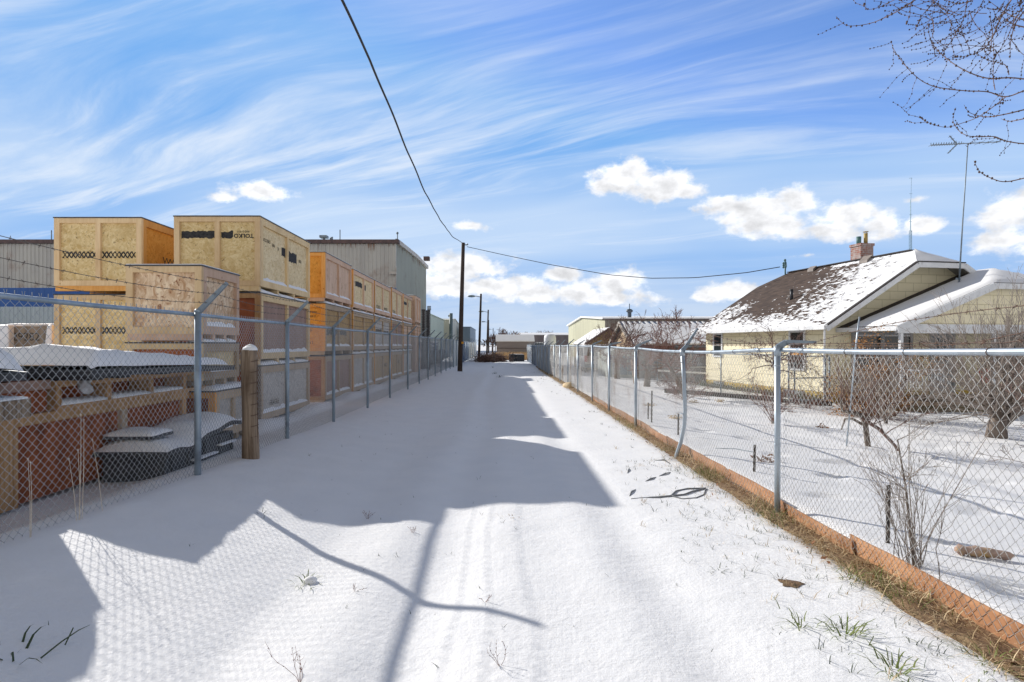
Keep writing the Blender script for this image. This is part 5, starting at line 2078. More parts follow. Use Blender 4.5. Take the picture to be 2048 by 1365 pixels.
hbox(mb, PU0 + .2, 2 * PRU - PU0 - .2, PV + .16, PV + .30, 2.03, 2.30)
hbox(mb, PU0 - .03, PU0 + .04, PV, -.01, PEZ - .14, PEZ - .005)
mb.build('porch_trim', WHITET, house)
gp = [(PU0 + .35, PV + .2, 2.30), (2 * PRU - PU0 - .35, PV + .2, 2.30), (2 * PRU - PCU, PV + .2, PCZ - .13), (PCU, PV + .2, PCZ - .13)]
wallquad('porch_gable', gp, CREAM, house)
mb = MB()
for u in (PU0 + .34, 4.0, 6.4, 9.6):
    hbox(mb, u - .045, u + .045, PV + .18, PV + .27, HG + .3, 2.03)
mb.build('porch_post', WHITET, house)
mb = MB()
hbox(mb, PU0 + .1, 10.0, PV + .05, -.02, HG + .22, HG + .33)
mb.build('porch_floor', WOODG, house)
mb = MB()
hbox(mb, PU0 + .15, 10.0, PV + .12, PV + .2, HG - .5, HG + .215)
mb.build('porch_skirt', mottle('olive_concrete', (.16, .13, .07), (.11, .09, .055), 2, rough=.9), house)
mb = MB()
hbox(mb, PU0 + .39, 2.2, PV + .20, PV + .25, .92, .97)
for k in range(14):
    hbox(mb, PU0 + .45 + k * .105, PU0 + .465 + k * .105, PV + .215, PV + .235, .40, .919)
mb.build('porch_railing', WHITET, house)

# things on and by the porch
t = thing('folding_chair', 'red folding chair standing on the porch near the door', 'chair', H(4.75, -1.6, HG + .33))
RED = mottle('red_cloth', (.42, .05, .03), (.32, .04, .03), 6, rough=.8)
mb = MB()
mb.prism([H(4.5, -1.8, HG + .75), H(5.0, -1.8, HG + .75), H(5.0, -1.4, HG + .70), H(4.5, -1.4, HG + .70)], (0, 0, .04))
mb.build('seat', RED, t)
mb = MB()
mb.prism([H(4.5, -1.4, HG + .80), H(5.0, -1.4, HG + .80), H(5.0, -1.25, HG + 1.25), H(4.5, -1.25, HG + 1.25)], (0, .03, 0))
mb.build('backrest', RED, t)
for (du, dv) in ((4.5, -1.8), (5.0, -1.8), (4.5, -1.4), (5.0, -1.4)):
    mb = MB()
    mb.tube([H(du, dv, HG + .33), H(du, dv * .97, HG + .72)], .012, 6)
    mb.build('leg', GALVD, t)
Yp = 16.6
xp = XP(1750, Yp)
TERRA = mottle('faded_red_pot', (.42, .16, .11), (.34, .12, .09), 5, rough=.8)
t = thing('plant_pot', 'round faded red planter pot on the ground before the brown bush', 'pot', (xp, Yp, -.4))
mb = MB()
pr = [(0.14, -.4), (.23, -.3), (.27, -.1), (.25, .06), (.28, .08), (.28, .13), (.23, .13), (.2, .03)]
vs = [(xp + r * math.cos(2 * math.pi * k / 18), Yp + r * math.sin(2 * math.pi * k / 18), z) for r, z in pr for k in range(18)]
mb.add(vs, [(j * 18 + k, j * 18 + (k + 1) % 18, (j + 1) * 18 + (k + 1) % 18, (j + 1) * 18 + k) for j in range(len(pr) - 1) for k in range(18)])
mb.build('pot', TERRA, t, smooth=True)
mb = MB()
mb.ball((xp, Yp, .05), .2, 10, 6, (1, 1, .45))
mb.build('snow', SNOW, t, smooth=True)

# aerials on the house
t = thing('television_aerial', 'tall mast with a long rod aerial standing at the near gable of the yellow house', 'aerial', H(4.05, -.75, 2.9))
base = P(1917, 568, 19.3)
top = P(1936, 287, 18.9)
mb = MB()
mb.tube([base + Vector((0, 0, -.3)), base.lerp(top, .5), top], [.026, .02, .014], 7)
mb.build('mast', GALVD, t, smooth=True)
b0, b1 = P(1862, 291, 18.2), P(2001, 284, 19.8)
mb = MB()
mb.tube([b0, b1], .016, 6)
for k in range(13):
    p = b0.lerp(b1, k / 12 * .42)
    mb.tube([p + Vector((0, -.1, 0)), p + Vector((0, .1, 0))], .008, 4)
    mb.tube([p, p + Vector((0, 0, .07))], .012, 4)
for k in range(4):
    p = b0.lerp(b1, .55 + k * .13)
    mb.tube([p + Vector((0, -.22, 0)), p + Vector((0, .22, 0))], .007, 4)
    mb.ball(p, .035, 6, 4)
c = P(1914, 289, 18.7)
for (px, py) in ((1899, 272), (1896, 307)):
    e = P(px, py, 18.6)
    mb.tube([c, e], .018, 5)
    for f in (.3, .6, .9):
        q = c.lerp(e, f)
        mb.tube([q + Vector((0, -.08, 0)), q + Vector((0, .08, 0))], .007, 4)
mb.build('boom', GALVD, t)
mb = MB()
mb.tube([base + Vector((-.1, -.05, .16)), base + Vector((.12, .1, .16))], .03, 6)
mb.build('bracket', GALVD, t)
t = thing('service_mast', 'short blue green mast with insulators above the far roof of the yellow house', 'mast', P(1570, 556, 27.0))
mb = MB()
mb.tube([P(1571, 570, 27.2), P(1570, 521, 27.2)], .035, 8)
mb.ball(P(1570, 521, 27.2), .06, 8, 5)
for k in range(3):
    mb.ball(P(1567, 527 + k * 4, 27.1), .055, 8, 4)
mb.tube([P(1572, 524, 27.2), P(1573, 533, 27.1), P(1570, 541, 27.2)], .02, 5)
mb.build('pole', mottle('copper_green', (.10, .20, .21), (.07, .15, .16), 4, rough=.5), t, smooth=True)
t = thing('radio_tower', 'thin pale lattice radio tower far behind the ridge of the yellow house', 'tower', P(1822, 640, 150))
YT = 150.0
mb = MB()
pb, pt = P(1821, 560, YT), P(1822, 405, YT)
pb.z = 0
for (a) in range(3):
    o_ = Vector((.35 * math.cos(a * 2.1), .35 * math.sin(a * 2.1), 0))
    mb.tube([pb + o_, Vector((pb.x, pb.y, P(0, 462, YT).z)) + o_ * .8], .09, 4)
N = 26
z1 = P(0, 462, YT).z
for i in range(N):
    z = lerp(10, z1, i / N)
    mb.tube([(pb.x - .35, pb.y, z), (pb.x + .35, pb.y, z + (z1 - 10) / N)], .05, 4)
mb.tube([(pb.x, pb.y, z1), (pb.x, pb.y, P(0, 400, YT).z)], .12, 5)
mb.tube([(pb.x + .1, pb.y, P(0, 400, YT).z), (pb.x + .25, pb.y, P(0, 356, YT).z)], .05, 4)
for py in (462, 444, 430, 388, 357):
    z = P(0, py, YT).z
    mb.tube([(pb.x - .35, pb.y, z), (pb.x + .45, pb.y, z)], .05, 4)
mb.build('lattice', mottle('pale_blue_steel', (.34, .48, .58), (.28, .41, .5), 2, rough=.5), t)

# ------------------------------------------------------------------ poles and wires
POLEM = wood_mat('dark_pole_wood', (0.075, 0.055, 0.045), (0.045, 0.033, 0.028), (0.02, 0.015, 0.012))
t = thing('utility_pole', 'tall dark wooden utility pole at the left edge of the alley', 'pole', (-2.6, 39, 0))
yb = 39.0
pb, pt = P(919.5, 745, yb), P(926.5, 486, yb)
mb = MB()
mb.tube([pb - Vector((0, 0, .3)), pb.lerp(pt, .33), pb.lerp(pt, .66), pt], [.165, .15, .13, .115], 14)
mb.build('shaft', POLEM, t, smooth=True)
mb = MB()
mb.box((XP(924, yb) - .02, yb - .16, P(0, 688, yb).z), (XP(926.5, yb) + .03, yb - .12, P(0, 684, yb).z))
mb.build('tag', mottle('orange_tag', (.75, .36, .03), (.65, .3, .03), 3), t)
mb = MB()
mb.tube([pt + Vector((.1, -.1, -.15)), pt + Vector((.28, -.12, -.16))], .035, 6)
mb.ball(pt + Vector((.28, -.12, -.12)), .06, 6, 4)
mb.build('insulator', GALVD, t)


def wire(name, label, pts, r, mat=INK):
    mb = MB()
    mb.tube(pts, r, 6, cap=False)
    o = mb.build(name, mat)
    tag(o, label, 'wire')
    return o


# towards the camera: rises out of the frame overhead; depth follows a straight run
A = pt + Vector((0, -.1, -.05))
pix = [(921, 487), (905, 474), (880, 440), (850, 385), (815, 303), (780, 217), (740, 120), (708, 53), (683, 0), (640, -110), (560, -330)]
pts = []
Bn = Vector((-2.05, 4.0, 0))
for k, (px, py) in enumerate(pix):
    a = (px - CX) / F
    # on the vertical plane through the pole and a point beside the camera
    x0, y0 = A.x, A.y
    x1, y1 = -1.55, 3.0
    # solve x = a*y on the line
    dx, dy = x1 - x0, y1 - y0
    s_ = (a * y0 - x0) / (dx - a * dy)
    y = y0 + s_ * dy
    pts.append(P(px, py, y))
pts[0] = A
last = pts[-1] + (pts[-1] - pts[-2]).normalized() * 40
fine = []
for i in range(len(pts) - 1):
    for q in range(6):
        p = pts[i].lerp(pts[i + 1], q / 6)
        p += Vector((math.sin(p.y * 2.1), 0, math.cos(p.y * 2.1))) * .006
        fine.append(p)
fine += [pts[-1], last]
wire('overhead_wire', 'black overhead wire running from the utility pole up over the camera', fine, .016)
A2 = pt + Vector((.25, -.1, -.15))
B2 = P(1560, 538, 27.1)
pts = []
for k in range(41):
    f = k / 40
    p = A2.lerp(B2, f)
    p.z -= 0.0
    px = CX + F * p.x / p.y
    g = (px - 930) / (1568 - 930)
    # sag read off the photo
    py = interp([(0, 493), (.12, 510), (.27, 530), (.45, 550), (.58, 557), (.72, 556), (.88, 546), (1.0, 533)], min(1, max(0, g)))
    p.z = P(px, py, p.y).z
    pts.append(p)
wire('overhead_wire', 'slack black wire from the utility pole to the mast on the yellow house', pts, .020)
LAMPM = mottle('lamp_head_metal', (.25, .32, .34), (.18, .25, .27), 3, rough=.4)
for (Y, pxb, pxt, pyt, pxa, pya, lab) in ((62, 957.5, 962, 588, 944, 593, 'nearest and tallest street lamp beyond the utility pole'), (88, 973.5, 976.5, 620, 963, 623.5, 'middle street lamp beyond the utility pole'), (122, 977.5, 977.2, 640.5, 967, 644, 'farther street lamp beyond the utility pole'), (175, 986, 986.3, 657, 979, 659, 'farthest and smallest street lamp beyond the utility pole')):
    b_, t_ = P(pxb, 690, Y), P(pxt, pyt, Y)
    b_.z = 0
    th_ = thing('street_lamp', lab, 'street lamp', b_, 'street lamps along the alley')
    mb = MB()
    mb.tube([b_ - Vector((0, 0, .3)), t_], [.14, .10], 8)
    mb.build('pole', POLEM, th_, smooth=True)
    e = P(pxa, pya, Y)
    j = P(pxt - 1, pya + 1.5, Y)
    mb = MB()
    mb.tube([j, j.lerp(e, .5) + Vector((0, 0, .05)), e.lerp(j, .2)], .045, 6)
    mb.build('arm', GALV, th_)
    mb = MB()
    d_ = (e - j).normalized()
    mb.ball(e + d_ * .05, .22, 10, 6, (1.9, .9, .55))
    mb.build('lamp_head', LAMPM, th_, smooth=True)

# ------------------------------------------------------------------ van
t = thing('parked_van', 'silver parked van seen from behind, beside the ochre garage', 'van', (6.3, 41, -.15))
vx0, vx1, vy0, vy1, vz = 5.35, 7.15, 38.2, 42.8, -.12
VANP = mottle('silver_paint', (.60, .62, .65), (.55, .57, .60), 2, rough=.3, metal=.2)
mb = MB()
prof = [(vy0, vz + .35), (vy0 - .06, vz + .62), (vy0, vz + 1.0), (vy0 + .35, vz + 1.72), (vy0 + 2.6, vz + 1.76), (vy0 + 3.5, vz + 1.08), (vy0 + 4.5, vz + .95), (vy0 + 4.6, vz + .4)]
mb.prism([(vx0, y, z) for y, z in prof], (vx1 - vx0, 0, 0))
mb.build('body', VANP, t, bevel=.07)
mb = MB()
mb.prism([(vx0 + .18, vy0 + .02, vz + 1.1), (vx1 - .18, vy0 + .02, vz + 1.1), (vx1 - .3, vy0 + .28, vz + 1.62), (vx0 + .3, vy0 + .28, vz + 1.62)], (0, -.035, .0))
mb.build('rear_window', GLASS, t)
mb = MB()
mb.prism([(vx0 - .012, vy0 + .4, vz + 1.1), (vx0 - .012, vy0 + 2.9, vz + 1.1), (vx0 - .012, vy0 + 2.5, vz + 1.6), (vx0 - .012, vy0 + .55, vz + 1.6)], (.01, 0, 0))
mb.build('side_window', GLASS, t)
for x in (vx0 + .02, vx1 - .2):
    mb = MB()
    mb.box((x, vy0 - .09, vz + .72), (x + .18, vy0 + .05, vz + 1.12))
    mb.build('tail_light', mottle('red_lens', (.45, .03, .03), (.4, .02, .02), 3, rough=.2), t)
mb = MB()
mb.box((vx0 + .05, vy0 - .14, vz + .36), (vx1 - .05, vy0 - .065, vz + .58))
mb.build('bumper', GALVD, t, bevel=.02)
for (x, y) in ((vx0 + .02, vy0 + .9), (vx0 + .02, vy0 + 3.7), (vx1 - .24, vy0 + .9), (vx1 - .24, vy0 + 3.7)):
    mb = MB()
    mb.tube([(x, y, vz + .33), (x + .22, y, vz + .33)], .33, 18)
    w = mb.build('wheel', LID, t)
    mb = MB()
    mb.tube([(x - .008, y, vz + .33), (x + .228, y, vz + .33)], .19, 14)
    mb.build('rim', GALV, w)
mb = MB()
snow_slab(mb, vx0 + .1, vx1 - .1, vy0 + .45, vy0 + 2.5, vz + 1.765, .06, 4, .15, .1)
mb.build('snow', SNOW, t, smooth=True)
# ------------------------------------------------------------------ bare trees and shrubs
BARK = mottle('grey_bark', (0.20, 0.16, 0.13), (0.11, 0.085, 0.07), 12, (1, 1, .3), .85, bmp=.4)
TWIG = mottle('brown_twig', (0.20, 0.125, 0.10), (0.12, 0.075, 0.06), 9, rough=.8)
TWIGR = mottle('reddish_twig', (0.24, 0.12, 0.09), (0.15, 0.075, 0.06), 9, rough=.8)
TWIGG = mottle('pale_grey_twig', (0.36, 0.31, 0.27), (0.22, 0.18, 0.155), 9, rough=.8)
BUD = mottle('dark_bud', (0.05, 0.032, 0.028), (0.09, 0.05, 0.035), 9, rough=.8)


def limb(mb, p, d, L, r0, r1, rnd, wander=.25, seg=6, up=0.0, n=5):
    pts, rad = [Vector(p)], [r0]
    d = Vector(d).normalized()
    out = []
    for i in range(seg):
        d = (d + Vector((rnd.gauss(0, 1), rnd.gauss(0, 1), rnd.gauss(0, 1))) * wander * .5 + Vector((0, 0, up / seg))).normalized()
        q = pts[-1] + d * (L / seg)
        pts.append(q)
        rad.append(lerp(r0, r1, (i + 1) / seg))
        out.append((q, d.copy(), rad[-1]))
    mb.tube(pts, rad, n, cap=True)
    return out


def spread(mb, p, d, L, r, depth, rnd, kids=(3, 5), angle=.8, shrink=.62, wander=.3, up=.15, n=(6, 5, 4, 3, 3), start=.3, rmin=.0022):
    lv = len(n) - 1 - depth if depth < len(n) else 0
    sides = n[min(len(n) - 1, max(0, lv))]
    o = limb(mb, p, d, L, r, max(rmin, r * .45), rnd, wander, 7 if depth > 1 else 5, up, sides)
    if depth <= 0:
        return
    for k in range(rnd.randint(*kids)):
        f = rnd.uniform(start, 1.0)
        q, dd, rr = o[min(len(o) - 1, int(f * len(o)))]
        ax = Vector((rnd.gauss(0, 1), rnd.gauss(0, 1), rnd.gauss(0, 1))).normalized()
        nd = (dd + ax * angle * rnd.uniform(.5, 1.2)).normalized()
        spread(mb, q, nd, L * shrink * rnd.uniform(.7, 1.2), max(rmin, rr * .7), depth - 1, rnd, kids, angle, shrink, wander, up, n, start, rmin)


def bare_tree(name, label, cat, base, trunk_pts, trunk_r, seed, L, depth, kids, starts, mat=TWIG, barkmat=None, angle=.8, up=.15, shrink=.62, dirs=None, group=None, rr=None, rmin=.0024, wander=.3):
    rnd = random.Random(seed)
    t = thing(name, label, cat, base, group)
    tr = MB()
    tr.tube(trunk_pts, trunk_r, 9)
    tr.build('trunk', barkmat or BARK, t, smooth=True)
    mb = MB()
    e = Vector(trunk_pts[-1])
    for k in range(starts):
        if dirs:
            d = Vector(dirs[k % len(dirs)])
        else:
            a = 2 * math.pi * k / starts + rnd.uniform(-.4, .4)
            d = Vector((math.cos(a), math.sin(a), rnd.uniform(.3, 1.1)))
        f = rnd.uniform(.55, 1.0) if k else 1.0
        i = min(len(trunk_pts) - 2, int(f * (len(trunk_pts) - 1)))
        q = Vector(trunk_pts[i]).lerp(Vector(trunk_pts[i + 1]), min(1, f * (len(trunk_pts) - 1) - i))
        spread(mb, q, d, L * rnd.uniform(.75, 1.15), (rr or trunk_r[-1] * .7), depth, rnd, kids, angle, shrink, wander, up, rmin=rmin)
    mb.build('crown', mat, t)
    return t


# the multi-stemmed grey bush in front of the porch
gb = Vector((10.0, 12.1, gz(10.0, 12.1)))
rnd = random.Random(11)
t = thing('grey_bush', 'large bare grey bush with a stout split trunk, before the porch at right', 'bush', gb)
mb = MB()
mb.tube([gb + Vector((0, 0, -.1)), gb + Vector((.03, 0, .25)), gb + Vector((.10, .02, .5))], [.20, .16, .12], 12)
mb.tube([gb + Vector((.02, 0, .18)), gb + Vector((.35, .05, .42)), gb + Vector((.75, .1, .62))], [.11, .09, .07], 10)
mb.tube([gb + Vector((.06, 0, .4)), gb + Vector((-.12, 0, .75)), gb + Vector((-.2, .05, 1.05))], [.08, .06, .05], 8)
for i, p in enumerate(mb.v):
    q = Vector(p)
    k = mnoise.noise(q * 9) * .018
    mb.v[i] = (p[0] + k, p[1] + k, p[2])
mb.build('trunk', BARK, t, smooth=True)
mb = MB()
for k in range(74):
    a = rnd.uniform(0, 2 * math.pi)
    tilt = abs(rnd.gauss(0, 1)) * .62 + .05
    d = Vector((math.sin(tilt) * math.cos(a) * 1.15, math.sin(tilt) * math.sin(a), math.cos(tilt)))
    o_ = gb + Vector((rnd.uniform(-.12, .55), rnd.uniform(-.1, .15), rnd.uniform(.35, .7)))
    Lk = rnd.uniform(1.1, 1.9) * (1.0 if tilt > .4 else 1.05)
    spread(mb, o_, d, Lk, rnd.uniform(.010, .022), 2, rnd, (3, 6), .42, .42, .22, .10, (5, 4, 3), .25, .0030)
for k in range(16):
    d = Vector((-1, rnd.uniform(-.5, .5), rnd.uniform(.05, .75)))
    spread(mb, gb + Vector((0, 0, rnd.uniform(.4, .8))), d, rnd.uniform(1.2, 2.0), .014, 2, rnd, (3, 6), .45, .4, .22, .12, (5, 4, 3), .25, .003)
mb.build('crown', TWIGG, t)

# brown leafy bush beside the porch
bb = Vector((9.75, 15.6, gz(9.75, 15.6)))
t = thing('brown_bush', 'dense rusty brown bush with dead leaves against the porch, behind the planter pot', 'bush', bb)
rnd = random.Random(12)
mb = MB()
for k in range(42):
    a = rnd.uniform(0, 2 * math.pi)
    tilt = abs(rnd.gauss(0, .5))
    spread(mb, bb + Vector((rnd.uniform(-.4, .5), rnd.uniform(-.2, .2), 0)), Vector((math.sin(tilt) * math.cos(a), math.sin(tilt) * math.sin(a), math.cos(tilt))), rnd.uniform(.8, 1.5), .012, 2, rnd, (3, 5), .5, .45, .25, .1, (4, 3, 3), .2, .003)
mb.build('stems', TWIG, t)
mb = MB()
clumps = [(bb + Vector((rnd.gauss(0.05, .5), rnd.gauss(0, .35), abs(rnd.gauss(.85, .5)))), rnd.uniform(.14, .34)) for _ in range(52)]
clumps += [(bb + Vector((-.75 + rnd.gauss(0, .18), -.1, .25 + rnd.gauss(0, .18))), .2) for _ in range(8)]
for c, r in clumps:
    for k in range(int(120 * r / .25)):
        p = c + Vector((rnd.gauss(0, 1), rnd.gauss(0, 1), rnd.gauss(0, 1))) * r * .55
        if p.z < bb.z:
            continue
        u = Vector((rnd.gauss(0, 1), rnd.gauss(0, 1), rnd.gauss(0, 1))).normalized() * rnd.uniform(.02, .045)
        w = u.orthogonal().normalized() * rnd.uniform(.008, .018)
        mb.add([p - u, p + w, p + u, p - w], [(0, 1, 2, 3)])
mb.build('dead_leaves', mottle('dead_leaf', (.50, .26, .09), (.30, .14, .045), 3, rough=.85), t)

b = Vector((9.0, 14.0, gz(9.0, 14.0)))
bare_tree('pale_shrub', 'airy pale grey bare shrub standing before the brown bush', 'shrub', b, [b + Vector((0, 0, -.05)), b + Vector((0, 0, .08))], [.05, .04], 66, 1.0, 3, (3, 5), 20, TWIGG, angle=.5, up=.15, shrink=.52, rr=.013, rmin=.003,
          dirs=[(math.cos(a) * rq, math.sin(a) * .5, 1) for a, rq in zip(np.linspace(0, 12.5, 20), [.4, .9, .6, .2, .8] * 4)])
# pruned little fruit tree in the yard
fb = Vector((6.3, 10.3, gz(6.3, 10.3)))
q = lambda px, py, Y=10.3: P(px, py, Y)
t = thing('pruned_fruit_tree', 'small dark crooked fruit tree with a pruned head, standing in the snowy yard', 'tree', fb)
mb = MB()
mb.tube([q(1739, 912), q(1734, 880), q(1731, 850), q(1722, 832)], [.055, .045, .042, .04], 9)
mb.tube([q(1722, 832), q(1700, 826, 10.2), q(1684, 822, 10.1), q(1681, 800, 10)], [.035, .028, .022, .016], 7)
mb.tube([q(1726, 850), q(1705, 838, 10.4), q(1690, 838, 10.5), q(1683, 860, 10.5)], [.026, .022, .018, .01], 6)
mb.build('trunk', BARK, t, smooth=True)
mb = MB()
rnd = random.Random(14)
mb.tube([q(1722, 836), q(1760, 860, 10.1), q(1790, 892, 9.9), q(1802, 912, 9.9)], [.035, .03, .024, .02], 7)
for (px, py) in ((1681, 800), (1722, 832), (1700, 826), (1735, 840), (1745, 850), (1728, 835), (1690, 824), (1712, 829), (1770, 870)):
    for k in range(3):
        spread(mb, q(px, py), Vector((rnd.gauss(0, .6), rnd.gauss(0, .5), rnd.uniform(.4, 1.2))), rnd.uniform(.4, 1.0), .010, 2, rnd, (2, 4), .6, .5, .3, .1, (5, 4, 3), .25, .0028)
mb.build('crown', TWIG, t)

GT = 'bare fruit trees in the yard'
b = Vector((6.25, 20.2, gz(6.25, 20.2)))
bare_tree('fruit_tree', 'bare leaning fruit tree with a wide reddish crown, left of the yellow house', 'tree', b,
          [P(1376, 805, 20.2), P(1362, 775, 20.2), P(1345, 745, 20.2), P(1338, 725, 20.2)], [.10, .085, .075, .07], 21, .92, 4, (3, 4), 11, TWIGR, angle=.75, up=.22, group=GT, rr=.034, rmin=.005, shrink=.66)
b = Vector((6.1, 25.0, gz(6.1, 25)))
bare_tree('fruit_tree', 'bare fruit tree with a thick short trunk, behind the leaning fruit tree', 'tree', b,
          [P(1293, 780, 25), P(1296, 750, 25), P(1300, 728, 25)], [.15, .12, .11], 22, .95, 4, (3, 4), 10, TWIGR, angle=.75, up=.2, group=GT, rr=.035, rmin=.006)
b = Vector((5.95, 30.5, gz(5.95, 30.5)))
bare_tree('fruit_tree', 'bare fruit tree with a dark trunk before the glazed lean-to', 'tree', b,
          [P(1235, 764, 30.5), P(1233, 735, 30.5), P(1238, 705, 30.5)], [.16, .12, .10], 23, 1.15, 4, (3, 4), 8, TWIG, angle=.75, up=.2, group=GT, rr=.04, rmin=.007)
mb = MB()
mb.tube([P(1271, 768, 26.5), P(1265, 720, 26.5)], [.09, .08], 9)
tag(mb.build('tan_post', mottle('tan_post_wood', (.45, .30, .19), (.35, .22, .14), 4, (1, 1, .2), .8), smooth=True), 'leaning tan wooden post between two bare fruit trees', 'post')
b = P(1559, 803, 18.6)
bare_tree('vine_tree', 'slender bare tree with curling branches before the lit wall of the yellow house', 'tree', b,
          [P(1560, 806, 18.6), P(1556, 770, 18.6), P(1549, 740, 18.6), P(1546, 715, 18.6)], [.05, .042, .036, .03], 31, .95, 3, (3, 5), 12, TWIG, angle=.9, up=.05, shrink=.68, rr=.02, rmin=.004, wander=.55)
b = Vector((6.0, 13.2, gz(6.0, 13.2)))
bare_tree('small_shrub', 'small bare twiggy shrub standing alone in the snowy yard behind the fence post', 'shrub', b,
          [b + Vector((0, 0, -.05)), b + Vector((0, 0, .05))], [.03, .03], 33, .62, 3, (3, 4), 16, TWIGR, angle=.5, up=.1, shrink=.5, rr=.009, rmin=.003,
          dirs=[(math.cos(a) * .55, math.sin(a) * .55, 1) for a in np.linspace(0, 6, 16)])
b = Vector((3.06, 4.42, gz(3.06, 4.42)))
bare_tree('sapling', 'thin bare sapling with many upright stems growing through the right fence', 'sapling', b,
          [P(1833, 1172, 4.42), P(1822, 1080, 4.42), P(1812, 980, 4.42), P(1795, 880, 4.42)], [.013, .011, .008, .005], 41, .22, 2, (2, 4), 13, TWIGG, angle=.55, up=.25, shrink=.55, rr=.0042, rmin=.0016)
rnd = random.Random(43)
t = thing('sapling_shoots', 'bundle of thin bare shoots around the foot of the sapling', 'shoots', b)
mb = MB()
for k in range(26):
    o_ = b + Vector((rnd.gauss(0, .05), rnd.gauss(0, .10), -.02))
    spread(mb, o_, Vector((rnd.gauss(.03, .2), rnd.gauss(0, .26), 1)), rnd.uniform(.3, .95), rnd.uniform(.003, .0055), 1, rnd, (3, 6), .45, .35, .2, .15, (4, 3), .3, .0016)
mb.tube([b, b + Vector((.1, -.08, .35)), b + Vector((.28, -.2, .85)), b + Vector((.34, -.24, 1.0))], [.005, .004, .003, .0015], 5)
mb.tube([b, b + Vector((.02, .1, .6)), b + Vector((.05, .14, 1.0)), b + Vector((.06, .1, 1.5))], [.005, .004, .003, .0015], 5)
mb.build('shoots', TWIGG, t)
b = Vector((8.0, 8.4, gz(8.0, 8.4)))
bare_tree('low_shrub', 'low bare shrub cut by the right edge of the picture, nearer than the grey bush', 'shrub', b,
          [b + Vector((.3, 0, -.05)), b + Vector((.3, 0, .05))], [.03, .03], 45, .9, 3, (3, 4), 12, TWIG, angle=.6, up=.1, shrink=.55, rr=.011, rmin=.003,
          dirs=[(-.9, -.1, .6), (-.6, .3, .9), (-1.1, -.3, .35), (-.3, 0, 1), (.3, .2, 1)])
for (x, y, s, lab) in ((5.6, 18.2, 51, 'tiny twig clump by the low garden kerb'), (9.0, 17.6, 52, 'twiggy rose bush at the corner of the yellow house'), (6.9, 23.5, 53, 'tangled brambles at the far end of the garden kerb')):
    b = Vector((x, y, gz(x, y)))
    bare_tree('twig_clump', lab, 'shrub', b, [b + Vector((0, 0, -.05)), b + Vector((0, 0, .04))], [.02, .02], s, .55, 3, (3, 4), 12, TWIGR, angle=.8, up=.05, shrink=.6, rr=.008, rmin=.0035)

# branches hanging in from a tree beyond the right edge
tb = Vector((8.8, 5.2, gz(8.8, 5.2)))
t = thing('overhanging_tree', 'bare budding tree beyond the right edge, its fine branches hanging into the top right sky', 'tree', tb)
mb = MB()
mb.tube([tb + Vector((0, 0, -.2)), tb + Vector((-.1, .2, 2)), tb + Vector((-.3, .5, 4)), tb + Vector((-.5, .9, 6.2))], [.24, .2, .16, .09], 12)
mb.build('trunk', BARK, t, smooth=True)
YB = 6.4
brs = [
    [(2120, 560), (2085, 590)],
    [(1672, 33), (1690, 50), (1712, 52), (1745, 46), (1775, 33), (1800, 20), (1830, 0), (1870, -30), (1960, -90), (2120, -160)],
    [(1727, 8), (1735, 19), (1758, 15), (1785, 2), (1830, -20), (1950, -80)],
    [(1857, 47), (1858, 68), (1868, 92), (1890, 115), (1920, 136), (1955, 152), (1985, 158), (2020, 156), (2080, 160), (2160, 150)],
    [(1782, 82), (1788, 100), (1803, 122), (1825, 147), (1850, 166), (1880, 176), (1930, 182), (1975, 184), (2012, 194), (2060, 178), (2160, 150)],
    [(1912, 215), (1906, 240), (1916, 260), (1935, 272), (1965, 274), (1990, 274), (2010, 282), (2048, 288), (2120, 290), (2190, 270)],
    [(1948, 322), (1960, 344), (1985, 358), (2010, 364), (2048, 357), (2110, 340), (2180, 320)],
    [(1838, 232), (1855, 245), (1890, 255), (1920, 248), (1955, 235), (1985, 215), (2012, 194)],
    [(1928, 210), (1940, 226), (1970, 234), (2000, 231), (2048, 220), (2120, 200)],
    [(2002, 238), (2020, 243), (2048, 238), (2110, 225)],
    [(1905, 115), (1935, 112), (1965, 100), (1985, 75), (2000, 40), (2030, -10), (2080, -60)],
    [(1950, 105), (1975, 120), (2010, 130), (2018, 150)],
    [(1985, 60), (1988, 110), (1986, 150), (1990, 180)],
    [(1850, 60), (1880, 45), (1910, 25), (1960, -10), (2060, -60)],
    [(1870, 88), (1900, 72), (1940, 45), (1965, 5), (1990, -40)],
    [(1930, 85), (1970, 70), (2010, 40), (2060, 10)],
    [(1952, 150), (1985, 120), (2012, 80), (2030, 40), (2055, 0)],
    [(2020, 120), (2022, 80), (2035, 40), (2070, 0)],
    [(1812, 50), (1820, 30), (1822, 10), (1845, -15)],
    [(1830, 62), (1842, 35), (1862, 12), (1890, -15)],
    [(2000, 30), (2030, 50), (2080, 60)],
    [(1975, 0), (2010, 25), (2048, 40), (2110, 50)],
    [(1890, 0), (1920, 8), (1950, -2)],
]
rnd = random.Random(61)
mb = MB()
bu = MB()


